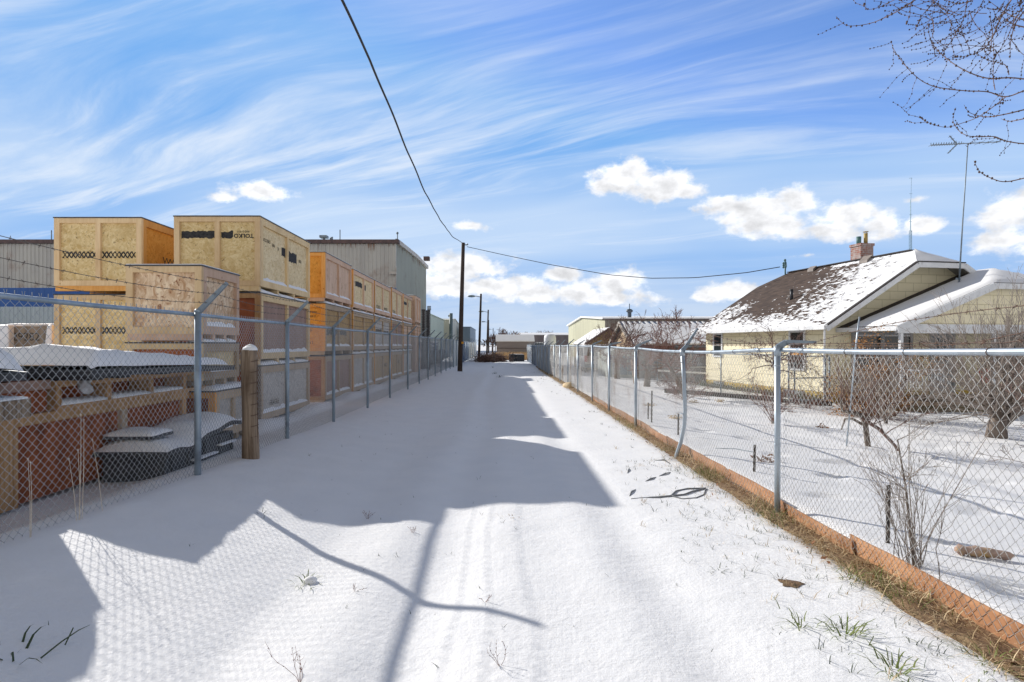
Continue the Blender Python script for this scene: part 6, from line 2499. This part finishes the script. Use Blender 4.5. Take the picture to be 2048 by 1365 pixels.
def budline(pts, r0, r1, Y, twigs=0, budgap=.055):
    pp = []
    for i, (px, py) in enumerate(pts):
        pp.append(P(px, py, Y + .25 * math.sin(i * .9 + Y * 3)))
    # smooth the line
    ss = []
    for i in range(len(pp) - 1):
        p0 = pp[max(0, i - 1)]
        p1, p2 = pp[i], pp[i + 1]
        p3 = pp[min(len(pp) - 1, i + 2)]
        for k in range(5):
            u = k / 5
            ss.append(0.5 * ((2 * p1) + (p2 - p0) * u + (2 * p0 - 5 * p1 + 4 * p2 - p3) * u * u + (3 * p1 - p0 - 3 * p2 + p3) * u ** 3))
    ss.append(pp[-1])
    n = len(ss)
    mb.tube(ss, [lerp(r0, r1, i / (n - 1)) * .66 for i in range(n)], 5)
    acc = 0
    for i in range(n - 1):
        seg = ss[i + 1] - ss[i]
        acc += seg.length
        if acc > budgap * rnd.uniform(.6, 1.5) and lerp(r0, r1, i / n) < .012:
            acc = 0
            off = Vector((rnd.gauss(0, 1), rnd.gauss(0, 1), rnd.gauss(0, 1))).normalized() * .006
            bu.ball(ss[i] + off, rnd.uniform(.007, .0115), 5, 4, (1, 1, 1.25))
            if twigs and rnd.random() < twigs:
                d = (seg.normalized() + Vector((rnd.gauss(0, .7), rnd.gauss(0, .5), rnd.gauss(0, .7)))).normalized()
                d = Vector((-abs(d.x) * .7, d.y, d.z))
                o = limb(mb, ss[i], d, rnd.uniform(.12, .4), .0024, .0014, rnd, .35, 6, rnd.uniform(-.1, .35), 3)
                for (qq, _, _) in o:
                    bu.ball(qq, rnd.uniform(.006, .0095), 4, 3)
    return ss


for k, bpts in enumerate(brs):
    far = bpts[-1][0] > 2060
    budline(bpts, .0026, .013 if far else .007, YB + rnd.uniform(-.6, .6), .33 if k in (3, 4, 7, 10, 13, 14, 15, 16, 17, 21) else .12)
# a denser tangle near the corner
for k in range(34):
    px, py = rnd.uniform(1850, 2060), rnd.uniform(-60, 110)
    if px < 1930 and py > 60:
        py *= .4
    d = Vector((rnd.gauss(-.6, .6), rnd.gauss(0, .5), rnd.gauss(-.1, .6)))
    o = limb(mb, P(px, py, YB + rnd.uniform(-.7, .9)), d, rnd.uniform(.3, .8), .004, .0016, rnd, .35, 9, .35, 4)
    for (qq, dd, _) in o:
        if rnd.random() < .75:
            bu.ball(qq, rnd.uniform(.007, .011), 4, 3)
        if rnd.random() < .3:
            o2 = limb(mb, qq, dd + Vector((rnd.gauss(0, .8), rnd.gauss(0, .6), rnd.gauss(0, .8))), rnd.uniform(.1, .3), .0022, .0014, rnd, .3, 6, .3, 3)
            for (q3, _, _) in o2:
                bu.ball(q3, rnd.uniform(.006, .0095), 4, 3)
# limbs that carry them, outside the picture
e = tb + Vector((-.5, .9, 6.2))
for (px, py) in ((2120, -160), (2160, 150), (2190, 270), (2180, 320), (2120, 200), (2060, -60), (1950, -80), (2110, 50)):
    p = P(px, py, YB)
    s0 = e.lerp(tb, rnd.uniform(.1, .4))
    cc = [s0.lerp(p, f) + Vector((.15 * math.sin(f * 5 + px), .12 * math.sin(f * 7 + py), .5 * math.sin(f * math.pi) + .06 * math.sin(f * 11 + px))) * (1 if 0 < f < 1 else 0) for f in [q_ / 10 for q_ in range(11)]]
    mb.tube(cc, [lerp(.05, .011, (q_ / 10) ** .7) for q_ in range(11)], 7)
mb.build('crown', TWIG, t)
o = bu.build('buds', BUD, t)
o['kind'] = 'stuff'

# ------------------------------------------------------------------ edging boards, stakes, kerb and inner fence of the yard
BOARD = mottle('terracotta_board', (0.52, 0.275, 0.14), (0.38, 0.185, 0.09), 7, (1, .3, 1), .85, bmp=.3, c3=(.20, .11, .06), scale3=4, lo=.4, hi=.6, var=.25)
rnd = random.Random(71)
y = 1.6
k = 0
while y < 17.5:
    L = rnd.uniform(1.15, 1.9)
    mb = MB()
    xo = XR + .035 + (.018 if k % 2 else 0) + rnd.uniform(0, .01)
    n = 8
    top = lerp(.13, .14, min(1, y / 17)) + rnd.uniform(-.02, .02)
    fr_, bk = [], []
    for i in range(n + 1):
        yy = y + L * i / n
        g = gz(XR - .05, yy)
        zt = top + .012 * mnoise.noise(Vector((yy * 2, k, 0))) - (.05 if (i in (0,) and k % 3 == 1) else 0)
        xx = xo + .03 * mnoise.noise(Vector((yy * .8, 3, k * .3)))
        fr_.append(((xx, yy, g - .12), (xx - .03, yy, zt)))
    vs = []
    for (a, b_) in fr_:
        vs += [a, b_, (b_[0] + .014, b_[1], b_[2]), (a[0] + .014, a[1], a[2])]
    fs = []
    for i in range(n):
        for q_ in range(4):
            a0, a1 = i * 4 + q_, i * 4 + (q_ + 1) % 4
            fs.append((a0, a1, a1 + 4, a0 + 4))
    fs += [(3, 2, 1, 0), tuple(n * 4 + q_ for q_ in range(4))]
    mb.add(vs, fs)
    o = mb.build('edging_board', BOARD)
    tag(o, 'terracotta coloured board edging the yard along the foot of the right fence', 'board', 'edging boards along the right fence')
    y += L - (.06 if k % 2 else -.01)
    k += 1
STAKE = mottle('dark_stake', (.09, .075, .065), (.05, .042, .038), 6, rough=.8)
STAKES = [((1508, 955), 890, 7.7, 'dark metal stake left of the near right hand fence post'), ((1775, 1095), 970, 4.95, 'rusty metal stake beside the bare sapling'), ((1356, 878), 828, 10.9, 'dark stake behind the bent fence post'), ((1296, 845), 806, 13.2, 'short dark stake behind the third fence post'), ((1303, 858), 782, 12.6, 'taller thin stake behind the third fence post'), ((1216, 802), 775, 18.2, 'small dark stake by the fourth fence post'), ((1183, 790), 758, 21.0, 'thick dark stake by the fifth fence post')]
for (px, py), pyt, Y, lab in STAKES:
    b_ = P(px, py, Y)
    b_.x = max(b_.x, XR + .12)
    tp = P(px + 1, pyt, Y)
    tp.x = b_.x + .01
    t = thing('stake', lab, 'stake', b_, 'stakes in the yard beside the right fence')
    mb = MB()
    mb.beam((b_.x, b_.y, gz(b_.x, b_.y) - .1), tp, .03, .012)
    mb.beam((b_.x, b_.y - .009, gz(b_.x, b_.y) - .1), tp - Vector((0, .009, 0)), .008, .012)
    mb.build('shaft', STAKE, t)
# small wire line strung between the stakes
mb = MB()
mb.tube([P(1508, 905, 7.7), P(1470, 898, 8.4), P(1432, 897, 9.0)], .006, 5)
tag(mb.build('garden_wire', GALVD), 'thin loose wire arching from the dark stake to the fence', 'wire')
# leaning grey pipe
t = thing('leaning_pipe', 'tall thin leaning grey pipe in the yard before the house windows', 'pipe', P(1692, 905, 10.2))
mb = MB()
mb.tube([P(1691, 912, 10.2), P(1703, 790, 10.2), P(1712, 690, 10.2), P(1719, 634, 10.2)], .013, 8)
mb.build('pipe', GALV, t, smooth=True)
# low kerb
t = thing('garden_kerb', 'low dark kerb with snow on top across the yard before the yellow house', 'kerb', (8, 20, -.2))
mb = MB()
p0, p1 = Vector((6.0, 21.8, 0)), Vector((10.2, 18.4, 0))
for i in range(9):
    a, b_ = p0.lerp(p1, i / 9), p0.lerp(p1, (i + .96) / 9)
    a.z, b_.z = gz(a.x, a.y) + .06, gz(b_.x, b_.y) + .06
    mb.beam(a, b_, .14, .16)
mb.build('blocks', STAKE, t)
# inner fence of the garden
f3 = thing('garden_fence', 'low grey chain link garden fence with a gate along the yellow house', 'fence', (8.3, 22.3, -.2))
INM = chain_mesh(3.0, 1.45, seed=9, bow=.03, r=.0028, spike=.02)
seq = [(7.35, 28.0), (8.25, 22.4), (8.95, 18.6), (10.35, 18.85)]
for i in range(len(seq) - 1):
    a, b_ = Vector((*seq[i], 0)), Vector((*seq[i + 1], 0))
    g = gz(a.x, a.y)
    d = b_ - a
    ang = math.atan2(-d.x, d.y)
    if i == 0:
        o = INM.build('mesh_panel', WIRER, f3)
        o.data.transform(Matrix.Translation((8.3, 22.3, -.2)))
        m0 = o
    else:
        o = m0.copy()
        COL.objects.link(o)
    o.location = (a.x - 8.3, a.y - 22.3, g + .03 + .2)
    o.rotation_euler = (0, 0, ang)
    o.scale = (1, d.length / 3.0, 1)
    mb = MB()
    mb.tube([a + Vector((0, 0, g + 1.48)), b_ + Vector((0, 0, g + 1.48))], .021, 8)
    mb.build('top_rail', GALVD, f3, smooth=True)
    if i == 2:
        for zz in (.12, .8):
            mb = MB()
            mb.tube([a + Vector((0, 0, g + zz)), b_ + Vector((0, 0, g + zz))], .018, 8)
            mb.build('gate_rail', GALVD, f3, smooth=True)
for (x, y) in seq + [(9.15, 18.64), (10.2, 18.82)]:
    g = gz(x, y)
    mb = MB()
    mb.tube([(x, y, g - .2), (x, y, g + 1.52)], .026, 8)
    mb.build('post', GALVD, f3, smooth=True)

# ------------------------------------------------------------------ grass, leaves and other small things
STRAW = mottle('straw', (.72, .57, .36), (.42, .30, .16), 4, rough=.85)
GRASS = mottle('green_grass', (.12, .17, .035), (.20, .23, .06), 4, rough=.75)
DKGR = mottle('dark_green_grass', (.035, .06, .03), (.07, .09, .04), 4, rough=.75)
LITTER = mottle('leaf_litter', (.13, .08, .045), (.24, .15, .08), 16, rough=.9, bmp=.8, c3=(.30, .22, .12), scale3=9, dist=.03)
LEAF = mottle('dead_leaf_brown', (.26, .11, .045), (.16, .07, .03), 8, rough=.85)


def blade(mb, p, d, L, w, rnd, droop=.6):
    d = Vector(d).normalized()
    s = d.cross(Vector((0, 0, 1)))
    s = s.normalized() if s.length > .05 else Vector((1, 0, 0))
    s = (s + Vector((rnd.gauss(0, .4), rnd.gauss(0, .4), 0))).normalized() * w / 2
    p = Vector(p)
    hz = Vector((d.x, d.y, 0))
    hz = hz.normalized() if hz.length > .01 else Vector((rnd.gauss(0, 1), rnd.gauss(0, 1), 0)).normalized()
    m1 = p + d * L * .45
    m2 = m1 + (d + hz * droop * .5 - Vector((0, 0, droop * .25))).normalized() * L * .33
    e = m2 + (d + hz * droop - Vector((0, 0, droop * .8))).normalized() * L * .28
    mb.add([p - s, p + s, m1 - s * .8, m1 + s * .8, m2 - s * .5, m2 + s * .5, e], [(0, 1, 3, 2), (2, 3, 5, 4), (4, 5, 6)])


def tuft(mb, c, n, L, w, rnd, spread_=.5, rad=.04, droop=.6):
    for i in range(n):
        a = rnd.uniform(0, 2 * math.pi)
        r = abs(rnd.gauss(0, rad))
        p = Vector((c[0] + r * math.cos(a), c[1] + r * math.sin(a), gz(c[0], c[1]) - .01))
        blade(mb, p, (math.cos(a) * spread_ * rnd.uniform(.2, 1.3), math.sin(a) * spread_ * rnd.uniform(.2, 1.3), 1), L * rnd.uniform(.5, 1.2), w * rnd.uniform(.7, 1.3), rnd, droop)


rnd = random.Random(81)
mb = MB()      # strip of litter under the fence
ys_ = np.arange(1.4, 46, .12)
vs, n = [], 7
for y in ys_:
    y = float(y)
    wl = .17 + .13 * mnoise.noise(Vector((y * .9, 0, 0))) + .07 * mnoise.noise(Vector((y * 3, 0, 0)))
    if y > 8:
        wl *= lerp(1, .55, min(1, (y - 8) / 10)) * (1 if mnoise.noise(Vector((y * .35, 9, 0))) > -.25 else .3)
    for i in range(n):
        x = XR + .09 - (wl + .11) * (i / (n - 1))
        h = .03 * math.sin(math.pi * min(1, (1 - i / (n - 1)) * 1.0 + .0)) + .012 * mnoise.noise(Vector((x * 14, y * 14, 0)))
        vs.append((x, y, gz(x, y) + (h + .022 if i < n - 1 else -.02)))
N = len(ys_)
mb.add(vs, [(j * n + i, (j + 1) * n + i, (j + 1) * n + i + 1, j * n + i + 1) for j in range(N - 1) for i in range(n - 1)])
tag(mb.build('leaf_litter', LITTER, smooth=True), 'brown leaf litter and soil bared along the right fence', None, None, 'stuff')
st, gr = MB(), MB()
y = 1.5
while y < 40:
    k = 1.0 if y < 9 else max(.25, 1 - (y - 9) / 14)
    dens = 1 if mnoise.noise(Vector((y * .8, 2, 0))) > -.2 else .35
    for i in range(int(26 * k * dens) + 3):
        x = XR - abs(rnd.gauss(.0, .11)) + .03
        yy = y + rnd.uniform(0, .08)
        blade(st, (x, yy, gz(x, yy)), (rnd.gauss(-.5, .8), rnd.gauss(0, .9), rnd.uniform(.3, 1)), rnd.uniform(.08, .34) * rnd.uniform(.6, 1), .006 if y < 8 else .008, rnd, rnd.uniform(.3, 1.6))
    gd = mnoise.noise(Vector((y * 1.1, 7, 0)))
    if gd > .05 and y < 14:
        for i in range(int(7 * gd * 3)):
            x = XR - abs(rnd.gauss(.08, .11))
            yy = y + rnd.uniform(0, .08)
            blade(gr, (x, yy, gz(x, yy)), (rnd.gauss(-.3, .6), rnd.gauss(0, .6), 1), rnd.uniform(.07, .24), .006, rnd, rnd.uniform(.4, 1.4))
    y += .035 if y < 8 else .07
# sprigs poking through the snow on the right hand side of the alley
gs = MB()
for i in range(560):
    y = rnd.uniform(2.2, 9) if i < 450 else rnd.uniform(9, 42)
    x = XR - .15 - abs(rnd.gauss(0, .55))
    if x < 1.0:
        continue
    tuft(gs if rnd.random() < .7 else st, (x, y), rnd.randint(2, 6), rnd.uniform(.025, .10), .0045 if y < 9 else .008, rnd, .8, .025, .7)
for i in range(110):
    y = rnd.uniform(2.5, 14)
    x = rnd.uniform(-2.9, 1.4)
    tuft(gs, (x, y), rnd.randint(1, 3), rnd.uniform(.02, .06), .004, rnd, .7, .012, .6)
for (px, py) in ((990, 747), (1155, 720), (1000, 755), (1090, 742), (985, 735), (1170, 745)):
    Y = F * EYE / (py - CY)
    tuft(gs, (XP(px, Y), Y), 14, .22, .02, rnd, .9, .12, .8)
tag(st.build('dry_grass', STRAW), 'straw coloured dry grass along the foot of the right fence', None, None, 'stuff')
tag(gr.build('green_grass', GRASS), 'green grass growing out of the litter under the right fence', None, None, 'stuff')
tag(gs.build('grass_sprigs', DKGR), 'small dark grass sprigs poking through the alley snow', None, None, 'stuff')


def G(px, py, z=0.0):
    Y = F * (EYE - z) / (py - CY)
    return (XP(px, Y), Y)


for (px, py, n, L, w, m, lab) in ((612, 1152, 15, .10, .008, GRASS, 'lone green grass tuft with a snow lump, in the lit snow left of the tracks'),
                                  (1600, 1252, 16, .15, .007, GRASS, 'spread green tuft in the snow nearest the dirt patch'),
                                  (1692, 1272, 22, .17, .008, GRASS, 'largest green tuft fanned over the snow before the right fence'),
                                  (1790, 1345, 20, .16, .008, GRASS, 'green tuft with a dead leaf at the bottom right'),
                                  (1690, 1155, 16, .15, .007, GRASS, 'green tuft close to the boards, right of the dirt patch'),
                                  (1440, 1142, 12, .06, .007, DKGR, 'three dark upright sprouts in the open snow right of the tracks'),
                                  (20, 1362, 6, .26, .012, DKGR, 'long dark bent leaves in the shaded bottom left corner'),
                                  (1025, 1035, 9, .06, .007, STRAW, 'small upright dry stubble just below the edge of the big shadow'),
                                  (1985, 1318, 60, .14, .006, GRASS, 'thick green grass clump beside the boards in the bottom right corner'),
                                  (520, 1040, 8, .07, .006, DKGR, 'little dark weed in the shaded snow on the left')):
    x, y = G(px, py)
    mb = MB()
    tuft(mb, (x, y), int(n * 1.4), L, w, rnd, 1.25, .07 if n < 30 else .14, 1.5)
    tag(mb.build('grass_tuft', m), lab, 'grass tuft', 'larger grass tufts in the snow')
x, y = G(618, 1150)
mb = MB()
mb.ball((x + .02, y - .03, gz(x, y) + .012), .042, 10, 7, (1.2, 1, .8))
for i, p in enumerate(mb.v):
    k = 1 + .25 * mnoise.noise(Vector(p) * 22)
    mb.v[i] = (x + .02 + (p[0] - x - .02) * k, y - .03 + (p[1] - y + .03) * k, p[2])
tag(mb.build('snow_lump', SNOW, smooth=True), 'small rounded lump of snow beside the lone green tuft', 'snow lump')
# one long stray blade lying at the left
x, y = G(82, 1355)
x2, y2 = G(180, 1296)
mb = MB()
z = gz(x, y)
mb.tube([(x, y, z + .01), (lerp(x, x2, .4), lerp(y, y2, .4), z + .035), (lerp(x, x2, .75), lerp(y, y2, .75), z + .045), (x2, y2, z + .04)], [.0045, .004, .003, .001], 5)
mb.tube([(lerp(x, x2, .55), lerp(y, y2, .55) - .03, z + .01), (lerp(x, x2, .5), lerp(y, y2, .5) + .05, z + .07)], .004, 4)
tag(mb.build('fallen_stem', DKGR), 'long dark stem lying on the shaded snow at the bottom left', 'stem')
# dry weed stalks
for (px, py, s, lab, hgt) in ((600, 1362, 5, 'thin dry weed with tiny seed heads at the bottom edge', .22), (735, 1030, 6, 'small dry weed at the edge of the shaded snow', .10), (1000, 1335, 4, 'bent dry stalk in the lit snow right of the wire shadow', .12), (710, 1180, 3, 'tiny dry stalk between the shadows', .07), (968, 1205, 3, 'short dry stalk beside the crossing shadows', .07), (825, 1065, 5, 'crumpled dry weed just below the rounded shadow', .07)):
    x, y = G(px, py)
    z = gz(x, y)
    mb = MB()
    for k in range(s):
        d = Vector((rnd.gauss(0, .6), rnd.gauss(0, .5), 1))
        o = limb(mb, (x, y, z - .01), d, hgt * rnd.uniform(.7, 1.2), .0016, .0008, rnd, .35, 6, 0, 3)
        for (qq, dd, _) in o[2:]:
            mb.ball(qq + Vector((rnd.gauss(0, .004), 0, 0)), .0028, 4, 3)
            if rnd.random() < .5:
                limb(mb, qq, dd + Vector((rnd.gauss(0, .8), 0, .2)), hgt * .2, .001, .0006, rnd, .2, 3, 0, 3)
    tag(mb.build('dry_weed', TWIGR), lab, 'weed', 'dry weeds in the alley snow')
t = thing('dry_stalks', 'tall pale dry stalks standing against the left fence', 'stalks', (-3.45, 4.9, .2))
mb = MB()
for (px0, py0, px1, py1) in ((158, 1030, 162, 830), (60, 1066, 56, 918), (62, 1060, 61, 925), (160, 1035, 156, 900), (153, 1005, 138, 918), (205, 990, 185, 880), (164, 1030, 168, 840)):
    Y = 1200 * 3.46 / (1000 - px0)
    a, b_ = P(px0, py0, Y), P(px1, py1, Y)
    a.z = min(a.z, gz(a.x, a.y))
    mb.tube([a, a.lerp(b_, .5) + Vector((0, .01, 0)), b_], [.003, .0025, .0018], 4)
    mb.ball(b_, .006, 5, 4)
mb.build('stalks', mottle('pale_stalk', (.62, .55, .45), (.5, .43, .34), 6, rough=.8), t)
# dirt patch, log, hose, leaves
x, y = G(1582, 1168)
mb = MB()
m = 22
vs = [(x, y, gz(x, y) + .014)]
for k in range(m):
    a = 2 * math.pi * k / m
    r = .075 * (1 + .9 * mnoise.noise(Vector((math.cos(a) * 1.7, math.sin(a) * 1.7, 5))))
    xx, yy = x + r * math.cos(a) * 1.15, y + r * math.sin(a) * .9
    vs.append((xx, yy, gz(xx, yy) + .004))
mb.add(vs, [(0, 1 + k, 1 + (k + 1) % m) for k in range(m)])
tuft(mb, (x - .03, y + .09), 16, .05, .005, rnd, .9, .02, .8)
tuft(mb, (x + .02, y - .01), 30, .035, .005, rnd, 1.6, .06, 1.2)
tag(mb.build('dirt_patch', LITTER), 'small bare brown dirt patch showing through the snow', 'dirt patch')
x, y = G(1965, 1118, .03)
mb = MB()
pts, rad = [], []
for i in range(12):
    f = i / 11
    pts.append((lerp(x - .17, x + .20, f), lerp(y + .06, y - .06, f), gz(x, y) + .045 - .012 * f))
    rad.append((.042 if 0 < i < 11 else .02) * (1 - .35 * f) + .005 * math.sin(i * 2.2))
mb.tube(pts, rad, 12)
for i, p in enumerate(mb.v):
    k = mnoise.noise(Vector(p) * 20) * .018
    mb.v[i] = (p[0], p[1] + k, p[2] + k)
tag(mb.build('log', mottle('old_log', (.50, .36, .29), (.27, .18, .14), 18, (.3, 1, 1), .9, bmp=.6, c3=(.5, .32, .08), scale3=7), smooth=True), 'short rotten log lying in the yard snow behind the right fence', 'log')
HOSE = mottle('grey_hose', (.24, .25, .26), (.17, .175, .18), 6, rough=.6)
hp = [(1262, 998), (1285, 996), (1315, 995), (1345, 993), (1368, 991), (1385, 985), (1412, 978), (1408, 990), (1392, 997), (1365, 998), (1342, 993), (1352, 984), (1375, 979), (1412, 978)]
mb = MB()
pts = []
for i, (px, py) in enumerate(hp):
    x, y = G(px, py)
    pts.append((x, y, gz(x, y) + (.008 if 2 <= i <= 6 or i > 9 else .001)))
sm = []
for i in range(len(pts) - 1):
    for k in range(4):
        sm.append(Vector(pts[i]).lerp(Vector(pts[i + 1]), k / 4))
sm.append(Vector(pts[-1]))
mb.tube(sm, [.0085 if i > 5 else .005 for i in range(len(sm))], 7)
tag(mb.build('hose', HOSE, smooth=True), 'grey looped hose half sunk in the alley snow', 'hose')
for (a, b_, c, lab) in (((1310, 921), (1328, 921), (1342, 929), 'curved dark hose end showing in the snow, farthest from the looped hose'), ((1318, 953), (1330, 949), (1341, 946), 'thin dark bit of hose, second from the looped hose'), ((1291, 963), (1302, 959), (1312, 955), 'dark bit of hose between the loop and the fence shadow'), ((1259, 992), (1263, 985), (1271, 979), 'short dark bit of hose left of the loop'), ((1255, 947), (1257, 942), (1258, 938), 'tiny dark bit of hose nearest the big shadow')):
    mb = MB()
    pts = []
    for (px, py) in (a, b_, c):
        x, y = G(px, py)
        pts.append((x, y, gz(x, y) + .001))
    pts[1] = (pts[1][0], pts[1][1], pts[1][2] + .010)
    mb.tube(pts, [.004, .010, .004], 7)
    tag(mb.build('hose_piece', HOSE, smooth=True), lab, 'hose', 'bits of hose showing in the snow')
mb = MB()
for i in range(120):
    y = rnd.uniform(2.2, 12)
    x = XR - abs(rnd.gauss(.05, .14))
    p = Vector((x, y, gz(x, y) + rnd.uniform(.02, .05)))
    u = Vector((rnd.gauss(0, 1), rnd.gauss(0, 1), rnd.gauss(0, .3))).normalized() * rnd.uniform(.018, .04)
    w = Vector((0, 0, 1)).cross(u).normalized() * u.length * .45 + Vector((0, 0, rnd.uniform(-.01, .01)))
    mb.add([p - u, p - u * .2 + w, p + u, p - u * .2 - w], [(0, 1, 2, 3)])
tag(mb.build('dead_leaves', LEAF), 'dead brown leaves scattered along the right fence', None, None, 'stuff')
for (px, py, lab) in ((1535, 943, 'reddish dead leaf cluster in the yard snow behind the near fence post'), (1645, 858, 'brown leaf clump in the yard near the pruned fruit tree'), (1300, 820, 'pale tuft of dead grass in the yard behind the third fence post'), (1350, 850, 'flat pale stone patch in the yard snow'), (1385, 810, 'tan dead grass clump at the kerb'), (1440, 806, 'second tan clump farther along the kerb')):
    x, y = G(px, py, -.1)
    mb = MB()
    for i in range(40):
        p = Vector((x + rnd.gauss(0, .07), y + rnd.gauss(0, .06), gz(x, y) + abs(rnd.gauss(.03, .03))))
        u = Vector((rnd.gauss(0, 1), rnd.gauss(0, 1), rnd.gauss(0, .8))).normalized() * rnd.uniform(.02, .06)
        w = u.orthogonal().normalized() * .015
        mb.add([p - u, p + w, p + u, p - w], [(0, 1, 2, 3)])
    tag(mb.build('leaf_clump', LEAF if px in (1535, 1645) else STRAW), lab, 'leaf clump', 'leaf clumps in the yard')
# ivy along the lit house wall
mb = MB()
for i in range(2600):
    v = rnd.uniform(.2, 8.2)
    p = H(-abs(rnd.gauss(.05, .16)), v, gz(9, 22) + abs(rnd.gauss(.03, .09)))
    u = Vector((rnd.gauss(0, 1), rnd.gauss(0, 1), rnd.gauss(0, .7))).normalized() * rnd.uniform(.02, .045)
    w = u.orthogonal().normalized() * u.length * .6
    mb.add([p - u, p + w, p + u, p - w], [(0, 1, 2, 3)])
tag(mb.build('ground_ivy', mottle('ivy', (.055, .085, .03), (.13, .12, .05), 5, rough=.7)), 'dark green ivy along the foot of the lit house wall', None, None, 'stuff')

# ------------------------------------------------------------------ the far end of the alley
mb = MB()
for i in range(5200):
    y = rnd.uniform(66, 79)
    x = rnd.uniform(XP(985, y), XP(1066, y))
    L = rnd.uniform(.4, 1.0)
    blade(mb, (x, y, 0.0), (rnd.gauss(0, .35), rnd.gauss(0, .35), 1), L, .05, rnd, rnd.uniform(.2, 1.0))
tag(mb.build('tall_dry_grass', mottle('pale_straw', (.62, .43, .23), (.50, .33, .17), .6, rough=.85)), 'tall straw coloured grass at the end of the alley', None, None, 'stuff')
Y = 61.0
t = thing('black_bale', 'long low black box of stacked material closing the end of the alley', 'box', (XP(1034, Y), Y, 0))
mb = MB()
mb.box((XP(1018, Y), Y, 0), (XP(1031, Y), Y + 1, .74))
mb.box((XP(1031.3, Y), Y + .1, 0), (XP(1049, Y), Y + 1, .68))
mb.build('bale', LID, t, bevel=.04)
mb = MB()
snow_slab(mb, XP(1018, Y), XP(1048, Y), Y + .12, Y + 1, .70, .05, 3, .2, .1)
mb.build('snow', SNOW, t, smooth=True)
mb = MB()
for i in range(900):
    c = ((XP(973, 60), 60.5), (XP(992, 60), 60))[i % 2]
    p = Vector((c[0] + rnd.gauss(0, .55), c[1] + rnd.gauss(0, .5), abs(rnd.gauss(.25, .24))))
    u = Vector((rnd.gauss(0, 1), rnd.gauss(0, 1), rnd.gauss(0, .6))).normalized() * rnd.uniform(.15, .4)
    mb.beam(p - u, p + u, .03, .03)
tag(mb.build('brush_heap', TWIG), 'dark heap of cut brush at the end of the alley', None, None, 'stuff')
for (px, ptop, Y, lab) in ((990.5, 672, 63, 'thin dark post left of the taupe shed'), (988, 705, 58, 'short dark post before the brush heap'), (1026, 706, 60, 'thin rod behind the black box')):
    x = XP(px, Y)
    mb = MB()
    mb.tube([(x, Y, -.1), (x, Y, P(0, ptop, Y).z)], .05, 6)
    tag(mb.build('post', STAKE), lab, 'post', 'thin posts at the end of the alley')
mb = MB()
x = XP(1074, 57)
mb.ball((x, 57, .25), .38, 10, 7, (1, 1, 1))
for i, p in enumerate(mb.v):
    k = 1 + .3 * mnoise.noise(Vector(p) * 2.3)
    mb.v[i] = (x + (p[0] - x) * k, 57 + (p[1] - 57) * k, .25 + (p[2] - .25) * k)
tag(mb.build('snowy_rock', mottle('snowy_stone', (.75, .74, .72), (.4, .36, .32), 2.5, rough=.8), smooth=True), 'snow dusted rock at the foot of the far right fence', 'rock')
x, y = 2.75, 24.0
mb = MB()
mb.ball((x, y, .05), .3, 10, 6, (.8, 1.6, .5))
for i, p in enumerate(mb.v):
    k = 1 + .3 * mnoise.noise(Vector(p) * 3.3)
    mb.v[i] = (x + (p[0] - x) * k, y + (p[1] - y) * k, p[2] * k)
tag(mb.build('dirt_mound', STRAW, smooth=True), 'tan mound of matted grass at the foot of the right fence', 'mound')
for (px, w, ptop, Y, s, lab) in ((1018, 26, 655, 112, 91, 'bare bushy tree behind the taupe shed, right of the street lamps'), (1003, 22, 661, 118, 92, 'bare bushy tree among the street lamps'), (985, 18, 668, 125, 93, 'pale bare tree left of the street lamps'), (1098, 34, 659, 190, 94, 'low bare trees far behind the white tank'), (1040, 20, 664, 150, 95, 'small bare tree behind the roof of the taupe shed')):
    b_ = P(px, 690, Y)
    b_.z = 0
    hgt = P(0, ptop, Y).z
    rw = w * Y / F / 2
    bare_tree('far_tree', lab, 'tree', b_, [b_, b_ + Vector((0, 0, hgt * .25)), b_ + Vector((.1, 0, hgt * .42))], [.22, .18, .14], s, hgt * .36, 4, (3, 4), 9, TWIG, angle=.75, up=.3, rr=.07, rmin=.022, group='bare trees far behind', shrink=.62)
